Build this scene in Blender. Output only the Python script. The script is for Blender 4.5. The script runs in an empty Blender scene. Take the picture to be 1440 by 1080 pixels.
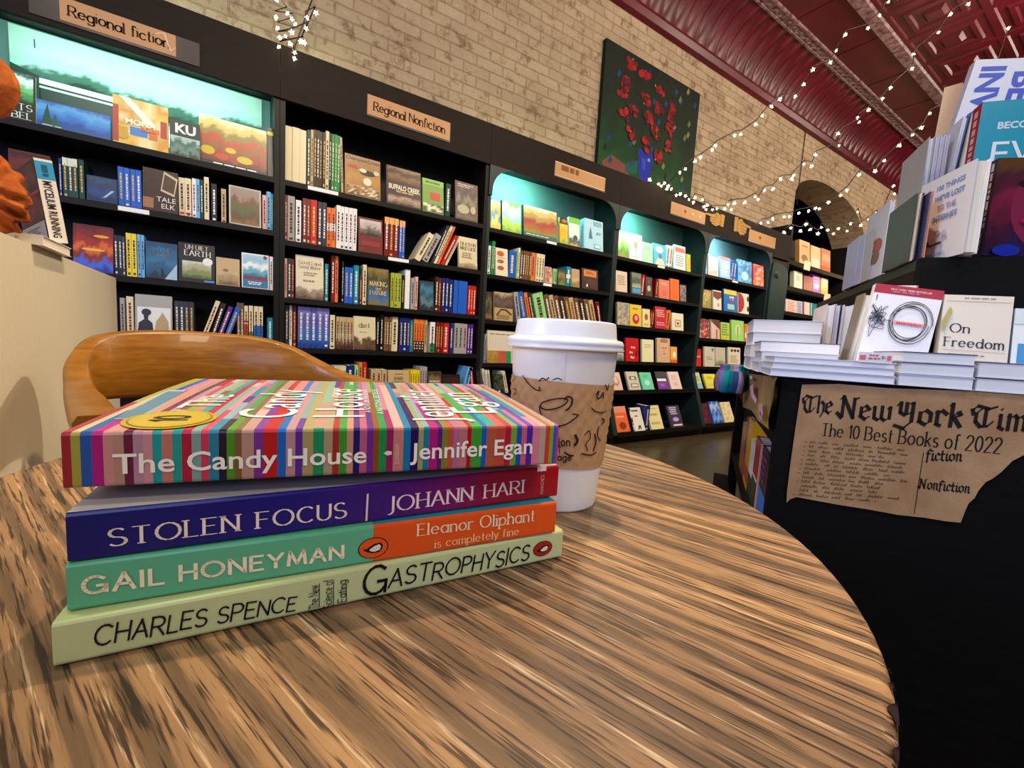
import bpy, math, random
from mathutils import Vector, Matrix, Euler
from mathutils.geometry import tessellate_polygon

# ------------------------------------------------------------------ camera, world, lights, exposure
S = bpy.context.scene
COL = S.collection
R = math.radians
EYE = 0.8548                      # lens height above the floor
FPX = 604.0                       # focal length in pixels of a 1440 wide frame
_p, _r, _y = R(5.75), R(-3.36), R(33.25)
_F = Vector((math.sin(_y)*math.cos(_p), math.cos(_y)*math.cos(_p), -math.sin(_p)))
_R0 = Vector((math.cos(_y), -math.sin(_y), 0)); _D0 = _F.cross(_R0)
CR = _R0*math.cos(_r) + _D0*math.sin(_r)
CD = -_R0*math.sin(_r) + _D0*math.cos(_r)
CAMP = Vector((0, 0, EYE))
cam_data = bpy.data.cameras.new('camera')
cam_data.sensor_width = 36; cam_data.lens = FPX/1440*36
cam_data.clip_start = 0.005; cam_data.clip_end = 60
cam = bpy.data.objects.new('camera', cam_data); COL.objects.link(cam)
cam.matrix_world = Matrix(((CR.x, -CD.x, -_F.x, 0), (CR.y, -CD.y, -_F.y, 0), (CR.z, -CD.z, -_F.z, EYE), (0, 0, 0, 1)))
S.camera = cam
S.view_settings.view_transform = 'Standard'
S.view_settings.look = 'None'
S.view_settings.gamma = 1
S.view_settings.use_curve_mapping = False
S.view_settings.exposure = 0.12

W = bpy.data.worlds.new('world'); S.world = W; W.use_nodes = True
W.node_tree.nodes['Background'].inputs[0].default_value = (1.0, 0.80, 0.66, 1)
W.node_tree.nodes['Background'].inputs[1].default_value = 0.035

def lamp(name, typ, loc, aim, energy, color, size=0.3, size_y=None, spot=None, blend=0.5):
    d = bpy.data.lights.new(name, typ); d.energy = energy; d.color = color
    if typ == 'AREA':
        d.size = size
        if size_y: d.shape = 'RECTANGLE'; d.size_y = size_y
    else:
        d.shadow_soft_size = size
    if spot: d.spot_size = R(spot); d.spot_blend = blend
    o = bpy.data.objects.new(name, d); COL.objects.link(o); o.location = loc
    o.rotation_euler = (Vector(aim)-Vector(loc)).to_track_quat('-Z', 'Y').to_euler()
    return o

# track lamp behind the table, high on the right: throws the stack's shadow towards the lens
lamp('track_and_fill_spot', 'SPOT', (0.55, 0.68, 3.05), (0.10, 0.25, 0.74), 150, (1.0, 0.74, 0.46), 0.03, spot=70)
# second track lamp above and behind on the left
lamp('track_and_fill_spot', 'SPOT', (-0.32, 0.45, 2.95), (0.2, 0.25, 0.74), 45, (0.90, 1.0, 0.62), 0.03, spot=60)
lamp('track_and_fill_spot', 'SPOT', (1.7, 1.35, 2.5), (-0.3, 0.95, 0.62), 105, (1.0, 0.86, 0.66), 0.05, spot=44, blend=0.6)
lamp('ceiling_and_fill_lamp', 'AREA', (0.5, -1.3, 2.9), (0.1, 0.25, 0.78), 22, (1.0, 0.86, 0.64), 0.5, 0.5)  # unseen warm fill, added to brighten the book spines from the front
lamp('track_and_fill_spot', 'SPOT', (1.0, -0.7, 2.6), (0.27, 0.07, 0.74), 34, (1.0, 0.82, 0.60), 0.06, spot=16, blend=1.0)  # unseen spot, added for a warm pool on the near right of the table
# the shop window behind the lens on the left: cool daylight
lamp('window_light', 'AREA', (-1.5, -2.6, 2.0), (0.8, 0.5, 0.95), 46, (0.50, 0.62, 1.0), 1.8, 1.6)
# a second pane further along on the left
lamp('window_light', 'AREA', (-2.7, 0.9, 2.2), (0.9, 0.6, 0.9), 60, (0.58, 0.66, 1.0), 1.0, 1.2)
# track spots of the shop floor aimed at the shelves, softer lamps for the brick
for lx, e in ((-0.6, 90), (0.7, 130), (2.0, 130), (3.3, 150), (4.6, 170), (6.4, 230)):
    lamp('track_and_fill_spot', 'SPOT', (lx-0.2, 0.4, 3.6), (lx+0.1, 2.73, 1.05), e, (1.0, 0.84, 0.64), 0.08, spot=62, blend=0.9)
for lx, e in ((0.6, 30), (3.0, 42), (6.0, 52), (9.5, 60)):
    lamp('ceiling_and_fill_lamp', 'AREA', (lx, 0.2, 3.7), (lx+0.1, 3.0, 3.0), e, (1.0, 0.84, 0.66), 0.8, 0.6)
lamp('ceiling_and_fill_lamp', 'AREA', (4.5, 0.2, 2.4), (5.6, 1.4, 4.3), 16, (1.0, 0.72, 0.62), 2.6, 1.6)  # unseen floating uplight, added to brighten the tin ceiling

# ------------------------------------------------------------------ projection helpers (pixel of the 1440x1080 frame -> point in the room)
def ray(u, v): return CR*((u-720)/FPX) + CD*((v-540)/FPX) + _F
def onz(u, v, z): d = ray(u, v); return CAMP + d*((z-EYE)/d.z)
def ony(u, v, Y): d = ray(u, v); return CAMP + d*(Y/d.y)
def onx(u, v, X): d = ray(u, v); return CAMP + d*(X/d.x)
def onpl(u, v, P, n): d = ray(u, v); return CAMP + d*((Vector(P)-CAMP).dot(n)/d.dot(n))

def lin(c):
    if isinstance(c, str):
        c = c.lstrip('#'); c = tuple(int(c[i:i+2], 16)/255 for i in (0, 2, 4))
    return tuple((x/12.92 if x <= 0.04045 else ((x+0.055)/1.055)**2.4) for x in c)

# ------------------------------------------------------------------ mesh builder
class MB:
    def __init__(s): s.v = []; s.f = []; s.c = []; s.m = []; s.sm = []; s.M = None; s.uvs = None
    def av(s, p):
        p = Vector(p)
        if s.M is not None: p = s.M @ p
        s.v.append(p); return len(s.v)-1
    def face(s, idx, col=(1, 1, 1), mat=0, smooth=False):
        s.f.append(tuple(idx)); s.c.append(col); s.m.append(mat); s.sm.append(smooth)
    def poly(s, pts, col=(1, 1, 1), mat=0, smooth=False): s.face([s.av(p) for p in pts], col, mat, smooth)
    def box(s, lo, hi, col=(1, 1, 1), mat=0, cols=None, mats=None):
        x0, y0, z0 = lo; x1, y1, z1 = hi
        i = [s.av(p) for p in ((x0,y0,z0),(x1,y0,z0),(x1,y1,z0),(x0,y1,z0),(x0,y0,z1),(x1,y0,z1),(x1,y1,z1),(x0,y1,z1))]
        F = ((0,3,2,1),(4,5,6,7),(0,1,5,4),(1,2,6,5),(2,3,7,6),(3,0,4,7))     # bottom top front right back left
        for k, q in enumerate(F):
            s.face([i[j] for j in q], cols[k] if cols else col, mats[k] if mats else mat)
    def prism(s, pts, a, b, axis='x', col=(1, 1, 1), mat=0):
        mk = {'x': lambda p, t: (t, p[0], p[1]), 'y': lambda p, t: (p[0], t, p[1]), 'z': lambda p, t: (p[0], p[1], t)}[axis]
        A = [s.av(mk(p, a)) for p in pts]; B = [s.av(mk(p, b)) for p in pts]; n = len(pts)
        s.face(A[::-1], col, mat); s.face(B, col, mat)
        for i in range(n): s.face((A[i], A[(i+1) % n], B[(i+1) % n], B[i]), col, mat)
    def tube(s, pts, rad, n=6, col=(1, 1, 1), mat=0, caps=True):
        pts = [Vector(p) for p in pts]; rings = []
        rr = rad if hasattr(rad, '__len__') else [rad]*len(pts)
        up = Vector((0, 0, 1))
        for i, p in enumerate(pts):
            t = (pts[min(i+1, len(pts)-1)]-pts[max(i-1, 0)])
            if t.length < 1e-9: t = Vector((0, 0, 1))
            t.normalize()
            a = t.cross(up)
            if a.length < 1e-3: a = t.cross(Vector((1, 0, 0)))
            a.normalize(); b = a.cross(t)
            rings.append([s.av(p + a*(rr[i]*math.cos(2*math.pi*k/n)) + b*(rr[i]*math.sin(2*math.pi*k/n))) for k in range(n)])
        for i in range(len(rings)-1):
            for k in range(n): s.face((rings[i][k], rings[i][(k+1) % n], rings[i+1][(k+1) % n], rings[i+1][k]), col, mat, True)
        if caps: s.face(rings[0][::-1], col, mat); s.face(rings[-1], col, mat)
    def lathe(s, prof, n=64, col=(1, 1, 1), mat=0, smooth=True, close=False):
        rings = [[s.av((r*math.cos(2*math.pi*k/n), r*math.sin(2*math.pi*k/n), z)) for k in range(n)] for r, z in prof]
        for i in range(len(rings)-1):
            for k in range(n): s.face((rings[i][k], rings[i][(k+1) % n], rings[i+1][(k+1) % n], rings[i+1][k]), col, mat, smooth)
        if close: s.face(rings[0][::-1], col, mat); s.face(rings[-1], col, mat)
    def grid(s, rows, col=(1, 1, 1), mat=0, smooth=True, wrap=False):
        I = [[s.av(p) for p in r] for r in rows]
        for i in range(len(I)-1):
            m = len(I[i])
            for k in range(m if wrap else m-1):
                s.face((I[i][k], I[i][(k+1) % m], I[i+1][(k+1) % m], I[i+1][k]), col, mat, smooth)
        return I
    def build(s, name, mats, parent=None, loc=None, rot=None):
        me = bpy.data.meshes.new(name)
        me.from_pydata([tuple(p) for p in s.v], [], s.f)
        at = me.color_attributes.new('Col', 'FLOAT_COLOR', 'CORNER')
        buf = []
        for f, c in zip(s.f, s.c):
            if isinstance(c[0], tuple):
                for q in c: buf += [q[0], q[1], q[2], 1.0]
            else: buf += [c[0], c[1], c[2], 1.0]*len(f)
        at.data.foreach_set('color', buf)
        if not isinstance(mats, (list, tuple)): mats = [mats]
        for m in mats: me.materials.append(m)
        me.polygons.foreach_set('material_index', s.m)
        me.polygons.foreach_set('use_smooth', s.sm)
        me.update()
        o = bpy.data.objects.new(name, me); COL.objects.link(o)
        if parent: o.parent = parent
        if loc is not None: o.location = loc
        if rot is not None: o.rotation_euler = rot
        return o

def tag(o, label=None, cat=None, group=None, kind=None):
    if label: o['label'] = label
    if cat: o['category'] = cat
    if group: o['group'] = group
    if kind: o['kind'] = kind
    return o
def empty(name, loc, rot=(0, 0, 0)):
    o = bpy.data.objects.new(name, None); COL.objects.link(o); o.empty_display_size = 0.02
    o.location = loc; o.rotation_euler = rot; return o

# ------------------------------------------------------------------ materials
def mat(name, base=None, rough=0.5, spec=0.5, metal=0.0, coat=0.0, emit=None, estr=0.0):
    m = bpy.data.materials.new(name); m.use_nodes = True
    b = m.node_tree.nodes['Principled BSDF']
    if base: b.inputs['Base Color'].default_value = (*base, 1)
    b.inputs['Roughness'].default_value = rough; b.inputs['Metallic'].default_value = metal
    b.inputs['Specular IOR Level'].default_value = spec; b.inputs['Coat Weight'].default_value = coat
    if emit: b.inputs['Emission Color'].default_value = (*emit, 1); b.inputs['Emission Strength'].default_value = estr
    return m
class NT:
    def __init__(s, m): s.t = m.node_tree; s.b = s.t.nodes['Principled BSDF']
    def n(s, typ, **kw):
        x = s.t.nodes.new(typ)
        for k, v in kw.items():
            if k in x.inputs: x.inputs[k].default_value = v
            else: setattr(x, k, v)
        return x
    def l(s, a, b): s.t.links.new(a, b)
    def coords(s, scale=(1, 1, 1), rot=(0, 0, 0), loc=(0, 0, 0), swap=None):
        tc = s.n('ShaderNodeTexCoord'); mp = s.n('ShaderNodeMapping')
        mp.inputs['Scale'].default_value = scale; mp.inputs['Rotation'].default_value = rot; mp.inputs['Location'].default_value = loc
        src = tc.outputs['Object']
        if swap:
            sp = s.n('ShaderNodeSeparateXYZ'); cb = s.n('ShaderNodeCombineXYZ'); s.l(src, sp.inputs[0])
            for i, a in enumerate(swap): s.l(sp.outputs['XYZ'.index(a)], cb.inputs[i])
            src = cb.outputs[0]
        s.l(src, mp.inputs[0]); return mp.outputs[0]
    def ramp(s, fac, stops):
        r = s.n('ShaderNodeValToRGB'); e = r.color_ramp.elements
        while len(e) < len(stops): e.new(0.5)
        for x, (p, c) in zip(e, stops): x.position = p; x.color = (*c, 1)
        s.l(fac, r.inputs[0]); return r.outputs[0]
    def noise(s, vec, scale, detail=4, rough=0.55, dist=0.0):
        x = s.n('ShaderNodeTexNoise'); x.inputs['Scale'].default_value = scale; x.inputs['Detail'].default_value = detail
        x.inputs['Roughness'].default_value = rough; x.inputs['Distortion'].default_value = dist
        s.l(vec, x.inputs['Vector']); return x.outputs['Fac']
    def mix(s, fac, a, b, mode='MIX'):
        x = s.n('ShaderNodeMix'); x.data_type = 'RGBA'; x.blend_type = mode
        for i, v in ((0, fac), (6, a), (7, b)):
            if hasattr(v, 'links'): s.l(v, x.inputs[i])
            else: x.inputs[i].default_value = v if not isinstance(v, tuple) else (*v, 1)
        return x.outputs[2]
    def math(s, op, a, b=None):
        x = s.n('ShaderNodeMath'); x.operation = op
        for i, v in ((0, a), (1, b)):
            if v is None: continue
            if hasattr(v, 'links'): s.l(v, x.inputs[i])
            else: x.inputs[i].default_value = v
        return x.outputs[0]
    def bump(s, h, strength, dist=0.01):
        x = s.n('ShaderNodeBump'); x.inputs['Strength'].default_value = strength; x.inputs['Distance'].default_value = dist
        s.l(h, x.inputs['Height']); s.l(x.outputs[0], s.b.inputs['Normal'])
    def base(s, c): s.l(c, s.b.inputs['Base Color'])

def attr_mat(name, rough, spec=0.5, coat=0.0):
    m = mat(name, rough=rough, spec=spec, coat=coat); t = NT(m)
    a = t.n('ShaderNodeAttribute'); a.attribute_name = 'Col'
    n = t.noise(t.coords((1, 1, 1)), 180, 2)
    t.base(t.mix(0.06, a.outputs['Color'], t.ramp(n, [(0.3, (0.3,)*3), (0.7, (0.9,)*3)]), 'MULTIPLY'))
    return m
M_PRINT = attr_mat('printed_cover', 0.38, 0.45)
M_GLOSS = attr_mat('glossy_cover', 0.26, 0.35, 0.0)
M_MATTE = attr_mat('matte_paint', 0.7, 0.3)
M_PAGE = mat('page_edges', lin('#efe8d6'), 0.75, 0.2)
t = NT(M_PAGE); c_ = t.coords((1, 1, 1)); w_ = t.noise(t.coords((3, 900, 3)), 1.0, 2)
t.base(t.ramp(w_, [(0.3, lin('#d9cfb8')), (0.7, lin('#f6f1e4'))]))
M_PAGEW = mat('white_page_edges', lin('#f2f2f4'), 0.7, 0.2)
t = NT(M_PAGEW); w_ = t.noise(t.coords((3, 700, 3)), 1.0, 2)
t.base(t.ramp(w_, [(0.3, lin('#cfd2da')), (0.7, lin('#fbfbff'))]))
M_BLACK = mat('black_laminate', lin('#17130f'), 0.5, 0.25)
t = NT(M_BLACK); n_ = t.noise(t.coords((4, 4, 30)), 6, 4)
t.base(t.ramp(n_, [(0.3, lin('#0c0a08')), (0.75, lin('#1b1510'))]))
M_COAL = mat('matte_black', lin('#0a0908'), 0.65, 0.12)
t = NT(M_COAL); n_ = t.noise(t.coords((3, 3, 20)), 6, 3)
t.base(t.ramp(n_, [(0.3, lin('#070606')), (0.75, lin('#100d0b'))]))
M_HEAD = mat('dark_brown_fascia', lin('#20160f'), 0.6, 0.15)
t = NT(M_HEAD); n_ = t.noise(t.coords((2, 2, 14)), 5, 5)
t.base(t.ramp(n_, [(0.3, lin('#150d07')), (0.75, lin('#22170e'))]))
M_BACK = mat('lightened_back', lin('#6f8480'), 0.6, 0.3)
M_FRAME = mat('green_black_trim', lin('#1c2b28'), 0.45, 0.4)

# table top: dark oak with bold open grain
M_WOOD = mat('oak_table_top', rough=0.42, spec=0.5)
t = NT(M_WOOD)
g = t.coords((1, 1, 1), (0, 0, R(-20)))
def stretch(k):
    q = t.n('ShaderNodeMapping'); q.inputs['Scale'].default_value = (1.0, k, 1.0); t.l(g, q.inputs[0]); return q.outputs[0]
f1 = t.noise(stretch(.035), 620, 3, 0.6)          # open pores
f2 = t.noise(stretch(.04), 560, 3, 0.6)          # pale limed streaks
wob = t.noise(stretch(.16), 7.5, 2, 0.45)         # cathedral figure
patch = t.noise(stretch(.10), 16, 3)
sep = t.n('ShaderNodeSeparateXYZ'); t.l(g, sep.inputs[0])
xx = t.math('ADD', t.math('ADD', sep.outputs[0], t.math('MULTIPLY', wob, 0.13)), t.math('MULTIPLY', f2, 0.012))
saw = t.math('FRACT', t.math('MULTIPLY', xx, 64.0))
band = t.ramp(saw, [(0.0, (0.55,)*3), (0.10, (0.05,)*3), (0.45, (0.0,)*3), (0.66, (0.85,)*3), (0.90, (1,)*3), (1.0, (0.55,)*3)])
lime = t.math('MULTIPLY', t.ramp(saw, [(0.36, (0,)*3), (0.52, (1,)*3), (0.66, (0,)*3)]), t.ramp(f2, [(0.52, (0,)*3), (0.60, (0.7,)*3)]))
basec = t.ramp(patch, [(0.32, lin('#6e5646')), (0.5, lin('#947152')), (0.70, lin('#bc9162'))])
c1 = t.mix(t.math('MULTIPLY', band, 0.80), basec, lin('#4e3c2e'))
c2 = t.mix(lime, c1, lin('#d9bfa0'))
c3 = t.mix(0.88, c2, t.ramp(f1, [(0.40, (0.10, 0.075, 0.06)), (0.475, (1, 1, 1))]), 'MULTIPLY')
t.base(c3)
t.bump(f1, 0.30, 0.0006)
rg = t.math('ADD', t.math('MULTIPLY', f1, 0.2), 0.36); t.l(rg, t.b.inputs['Roughness'])

M_CHAIR = mat('honey_maple', lin('#a5651a'), 0.34, 0.4, coat=0.15)
t = NT(M_CHAIR); n_ = t.noise(t.coords((3, 3, 22)), 5, 5, 0.6, 0.6)
t.base(t.ramp(n_, [(0.28, lin('#744a14')), (0.55, lin('#966018')), (0.8, lin('#a87426'))]))
M_PANEL = mat('cream_panel', lin('#d8cdb4'), 0.8, 0.2)
t = NT(M_PANEL); n_ = t.noise(t.coords((60, 60, 400)), 2, 3)
t.base(t.ramp(n_, [(0.3, lin('#d2c6ad')), (0.7, lin('#ded4bd'))])); t.bump(n_, 0.12, 0.001)
M_CUP = mat('white_paper_cup', lin('#eeeae4'), 0.45, 0.4)
M_LID = mat('white_plastic_lid', lin('#f1f0f4'), 0.30, 0.5)
M_KRAFT = attr_mat('kraft_board', 0.75, 0.2)
M_CARD = mat('kraft_paper', lin('#b08a63'), 0.8, 0.15)
t = NT(M_CARD); n_ = t.noise(t.coords((1, 1, 1)), 14, 5); n2 = t.noise(t.coords((1, 1, 1)), 300, 2)
t.base(t.mix(0.2, t.ramp(n_, [(0.3, lin('#a07a55')), (0.7, lin('#bd9871'))]), t.ramp(n2, [(0.3, (0.4,)*3), (0.7, (1,)*3)]), 'MULTIPLY'))
M_INK = mat('dark_ink', lin('#1d1718'), 0.6, 0.2)
M_PLASTIC = mat('clear_holder', lin('#4a4440'), 0.2, 0.5)
M_WIRE = mat('dark_wire', lin('#2a2018'), 0.5)
M_BULB = mat('warm_bulb', lin('#fff0d0'), 0.4, emit=(1.0, 0.74, 0.46), estr=9.0)
M_TUBEG = mat('mint_tube', lin('#ffffff'), 0.4, emit=(0.45, 1.0, 0.85), estr=30.0)
M_WHITE = mat('white_card', lin('#f0efe8'), 0.6)

# brick wall: cream paint over old brick
M_BRICK = mat('painted_brick', rough=0.85, spec=0.2)
t = NT(M_BRICK); v_ = t.coords((1, 1, 1), swap='XZY')
dn = t.n('ShaderNodeTexNoise'); dn.inputs['Scale'].default_value = 7; t.l(v_, dn.inputs['Vector'])
vm = t.mix(0.012, v_, dn.outputs['Color'])
bk = t.n('ShaderNodeTexBrick'); t.l(vm, bk.inputs['Vector'])
bk.inputs['Scale'].default_value = 1.0; bk.inputs['Brick Width'].default_value = 0.215; bk.inputs['Row Height'].default_value = 0.076
bk.inputs['Mortar Size'].default_value = 0.006; bk.inputs['Mortar Smooth'].default_value = 0.5
bk.inputs['Color1'].default_value = (*lin('#cbb89e'), 1); bk.inputs['Color2'].default_value = (*lin('#bdaa90'), 1); bk.inputs['Mortar'].default_value = (*lin('#b5a188'), 1)
chip = t.noise(v_, 11, 6, 0.7); big = t.noise(v_, 1.6, 4)
cc = t.mix(t.ramp(chip, [(0.53, (0,)*3), (0.64, (0.8,)*3)]), bk.outputs['Color'], lin('#8a7058'))
cc = t.mix(t.ramp(chip, [(0.30, (0.5,)*3), (0.40, (0,)*3)]), cc, lin('#dbcfb6'))
cc = t.mix(0.5, cc, t.ramp(big, [(0.3, lin('#b8a48c')), (0.7, lin('#f2e8d4'))]), 'MULTIPLY')
t.base(cc)
t.bump(t.math('ADD', t.math('MULTIPLY', bk.outputs['Fac'], -0.55), t.math('MULTIPLY', chip, 1.3)), 0.8, 0.02)
M_TIN = mat('oxblood_tin', lin('#5e1420'), 0.38, 0.5)
t = NT(M_TIN); n_ = t.noise(t.coords((1, 1, 1)), 3, 4)
t.base(t.ramp(n_, [(0.3, lin('#4c0616')), (0.7, lin('#660e22'))]))
M_TINW = mat('worn_tin_border', lin('#7d5a5c'), 0.45, 0.5)
t = NT(M_TINW); n_ = t.noise(t.coords((1, 1, 1)), 22, 4)
t.base(t.ramp(n_, [(0.35, lin('#6a2a34')), (0.62, lin('#9c8383'))]))
M_FLOOR = mat('dark_floor_boards', rough=0.30, spec=0.5)
t = NT(M_FLOOR); n_ = t.noise(t.coords((1, 14, 1)), 4, 5)
t.base(t.ramp(n_, [(0.3, lin('#2c2013')), (0.7, lin('#57432a'))]))
M_TEAL = mat('teal_black_paint', lin('#17302f'), 0.5, 0.4)
M_NAVY = mat('navy_wall', lin('#141844'), 0.8, 0.2)
M_ORANGE = mat('rust_felt', lin('#a8501c'), 0.85, 0.2)
t = NT(M_ORANGE); n_ = t.noise(t.coords((1, 1, 1)), 40, 4)
t.base(t.ramp(n_, [(0.3, lin('#8c3d12')), (0.7, lin('#c46a2c'))])); t.bump(n_, 0.5, 0.004)
M_CLOTH = attr_mat('woven_cloth', 0.85, 0.1)

# ------------------------------------------------------------------ lettering
GL = {
 'A': (.72, '0,0 .36,1 .72,0;.13,.35 .59,.35'), 'B': (.62, '0,0 0,1;0,1 .3,1 @.3,.76,.26,.24,90,-90 0,.52;.3,.52 @.32,.26,.3,.26,90,-90 0,0'),
 'C': (.76, '@.42,.5,.42,.5,48,312'), 'D': (.72, '0,0 0,1;0,1 .25,1 @.25,.5,.47,.5,90,-90 0,0'), 'E': (.54, '0,0 0,1;0,1 .52,1;0,.53 .45,.53;0,0 .54,0'),
 'F': (.52, '0,0 0,1;0,1 .52,1;0,.53 .45,.53'), 'G': (.82, '@.42,.5,.42,.5,48,330;.8,.06 .8,.44 .52,.44'), 'H': (.62, '0,0 0,1;.62,0 .62,1;0,.52 .62,.52'),
 'I': (.06, '.03,0 .03,1'), 'J': (.34, '.32,1 .32,.08 @.12,.08,.2,.24,0,-110'), 'K': (.6, '0,0 0,1;.55,1 0,.42;.2,.58 .6,0'), 'L': (.5, '0,1 0,0;0,0 .5,0'),
 'M': (.84, '0,0 .08,1;.08,1 .42,.1 .76,1;.76,1 .84,0'), 'N': (.66, '0,0 0,1;0,1 .66,0;.66,0 .66,1'), 'O': (.9, '@.45,.5,.45,.5,90,450'),
 'P': (.58, '0,0 0,1;0,1 .3,1 @.3,.74,.28,.26,90,-90 0,.48'), 'R': (.62, '0,0 0,1;0,1 .3,1 @.3,.74,.28,.26,90,-90 0,.48;.28,.48 .62,0'),
 'S': (.6, '@.3,.75,.27,.25,40,270 @.3,.25,.3,.25,90,-145'), 'T': (.66, '0,1 .66,1;.33,1 .33,0'), 'U': (.62, '0,1 0,.3 @.31,.3,.31,.3,180,360 .62,1'),
 'V': (.68, '0,1 .34,0 .68,1'), 'W': (.94, '0,1 .24,0 .47,.9 .7,0 .94,1'), 'X': (.62, '0,0 .62,1;0,1 .62,0'), 'Y': (.66, '0,1 .33,.48;.66,1 .33,.48;.33,.48 .33,0'), 'Z': (.6, '0,1 .6,1 0,0 .6,0'),
 'a': (.54, '@.27,.32,.27,.32,20,340;.54,.64 .54,0'), 'b': (.54, '0,1 0,0;@.27,.32,.27,.32,160,-160'), 'c': (.5, '@.28,.32,.28,.32,48,312'),
 'd': (.54, '@.27,.32,.27,.32,20,340;.54,1 .54,0'), 'e': (.54, '.02,.34 .53,.34 @.27,.32,.27,.32,5,312'), 'f': (.34, '.36,.94 @.26,.86,.12,.13,50,180 .14,0;0,.62 .3,.62'),
 'g': (.54, '@.27,.32,.27,.32,20,340;.54,.64 .54,-.1 @.28,-.1,.26,.2,0,-150'), 'h': (.48, '0,1 0,0;0,.38 @.24,.38,.24,.26,180,0 .48,0'),
 'i': (.06, '.03,.64 .03,0;.03,.86 .03,.92'), 'k': (.46, '0,1 0,0;.42,.64 0,.24;.14,.36 .46,0'), 'l': (.06, '.03,1 .03,0'),
 'm': (.76, '0,.64 0,0;0,.4 @.19,.4,.19,.24,180,0 .38,0;.38,.4 @.57,.4,.19,.24,180,0 .76,0'), 'n': (.46, '0,.64 0,0;0,.4 @.23,.4,.23,.24,180,0 .46,0'),
 'o': (.56, '@.28,.32,.28,.32,90,450'), 'p': (.54, '0,.64 0,-.3;@.27,.32,.27,.32,160,-160'), 'r': (.34, '0,.64 0,0;0,.38 @.22,.38,.22,.26,180,55'),
 's': (.38, '@.19,.48,.17,.16,40,270 @.19,.16,.19,.16,90,-145'), 't': (.32, '.14,.88 .14,.12 @.26,.12,.12,.12,180,290;0,.63 .32,.63'),
 'u': (.48, '0,.64 0,.24 @.24,.24,.24,.24,180,360 .48,.64;.48,.64 .48,0'), 'v': (.48, '0,.64 .24,0 .48,.64'), 'w': (.7, '0,.64 .18,0 .35,.56 .52,0 .7,.64'),
 'y': (.48, '0,.64 .24,0;.48,.64 .16,-.24 .03,-.28'), 'x': (.44, '0,.64 .44,0;0,0 .44,.64'),
 '0': (.54, '@.27,.5,.27,.5,90,450'), '1': (.18, '0,.82 .16,1 .16,0'), '2': (.54, '@.26,.74,.26,.26,170,-30 0,0 .54,0'), '3': (.5, '@.24,.76,.22,.24,150,-90 @.24,.26,.26,.26,90,-150'),
 '6': (.54, '.45,1 .08,.5 @.27,.3,.25,.3,150,510'), '5': (.5, '.48,1 .06,1 .03,.56 @.24,.3,.26,.3,120,-140'), "'": (.05, '.03,1 .0,.8'), '-': (.3, '0,.35 .3,.35'), '?': (.44, '@.22,.78,.22,.22,170,-80 .24,.3;.24,.04 .24,0'), '.': (.05, '0,.05 .02,0'),
}
BLK = {
 'T': (1.0, '.05,.62 .0,.78 .2,1 .7,.88 1.0,1;.42,.9 .18,.66 .18,.26 .42,.02 .72,.08 .92,.3;.58,.88 .58,.12'), 'h': (.52, '0,.96 .08,1 .08,0 .16,.04;.08,.5 .3,.66 .48,.5 .48,.1 .3,-.2'),
 'e': (.44, '.04,.12 .04,.52 .24,.66 .42,.48 .06,.3;.04,.12 .22,0 .44,.14'), 'N': (.95, '.0,.16 .16,.0 .22,.12;.06,.86 .22,1 .22,.08;.22,.98 .74,.02;.74,.02 .74,.92 .92,1'),
 'w': (.86, '0,.58 .1,.66 .1,.1 .28,0 .44,.12;.44,.66 .44,.1 .6,0 .8,.14;.7,.62 .8,.66 .8,.14'), 'Y': (.8, '.0,.84 .14,1 .14,.5 .34,.38 .64,.54;.52,.94 .64,1 .64,.08 .34,-.26 .0,-.16;.38,.96 .38,.44'),
 'o': (.5, '.04,.12 .04,.52 .26,.66 .46,.52 .46,.14 .24,0 .04,.12'), 'r': (.42, '0,.58 .1,.66 .1,.04 .2,0;.1,.5 .3,.66 .42,.56'), 'k': (.5, '0,.94 .1,1 .1,0;.1,.4 .36,.66 .44,.52 .12,.36;.22,.36 .46,0'),
 'i': (.24, '.0,.58 .1,.66 .1,.06 .22,0;.07,.86 .14,.93'), 'm': (.84, '0,.58 .1,.66 .1,0;.1,.52 .32,.66 .42,.54 .42,0;.42,.52 .64,.66 .74,.54 .74,.04 .84,0'), 'n': (.52, '0,.58 .1,.66 .1,0;.1,.52 .32,.66 .42,.54 .42,.04 .52,0'),
 's': (.44, '.42,.56 .24,.66 .06,.52 .4,.22 .22,0 0,.1'), 'f': (.4, '.44,.9 .3,1 .14,.86 .14,-.16;0,.62 .36,.62'), 'c': (.4, '.38,.54 .24,.66 .04,.5 .04,.12 .22,0 .4,.14'), 't': (.34, '.12,.9 .12,.1 .26,0;0,.62 .32,.62'),
}
def _strokes(code):
    out = []
    for st in code.split(';'):
        pts = []
        for tk in st.split():
            if tk[0] == '@':
                cx, cy, rx, ry, a0, a1 = map(float, tk[1:].split(','))
                n = max(3, int(abs(a1-a0)/24))
                pts += [(cx+rx*math.cos(R(a0+(a1-a0)*i/n)), cy+ry*math.sin(R(a0+(a1-a0)*i/n))) for i in range(n+1)]
            else: pts.append(tuple(map(float, tk.split(','))))
        q = [pts[0]]
        for p in pts[1:]:
            if math.hypot(p[0]-q[-1][0], p[1]-q[-1][1]) > 0.012: q.append(p)
        out.append(q)
    return out
STY = {'hand': (.115, .10, 30, 0, .18, 0), 'ink': (.11, .09, 30, 0, .20, 0), 'serif': (.135, .048, 0, 1, .22, 0), 'serifl': (.15, .055, 0, 1, .24, 0), 'round': (.175, .165, 0, 0, .28, 0),
       'black': (.19, .045, 38, 0, .12, 0), 'slab': (.17, .09, 0, 1, .16, 0), 'thin': (.07, .07, 0, 0, .3, 0), 'bold': (.19, .19, 0, 0, .22, 0)}
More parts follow.
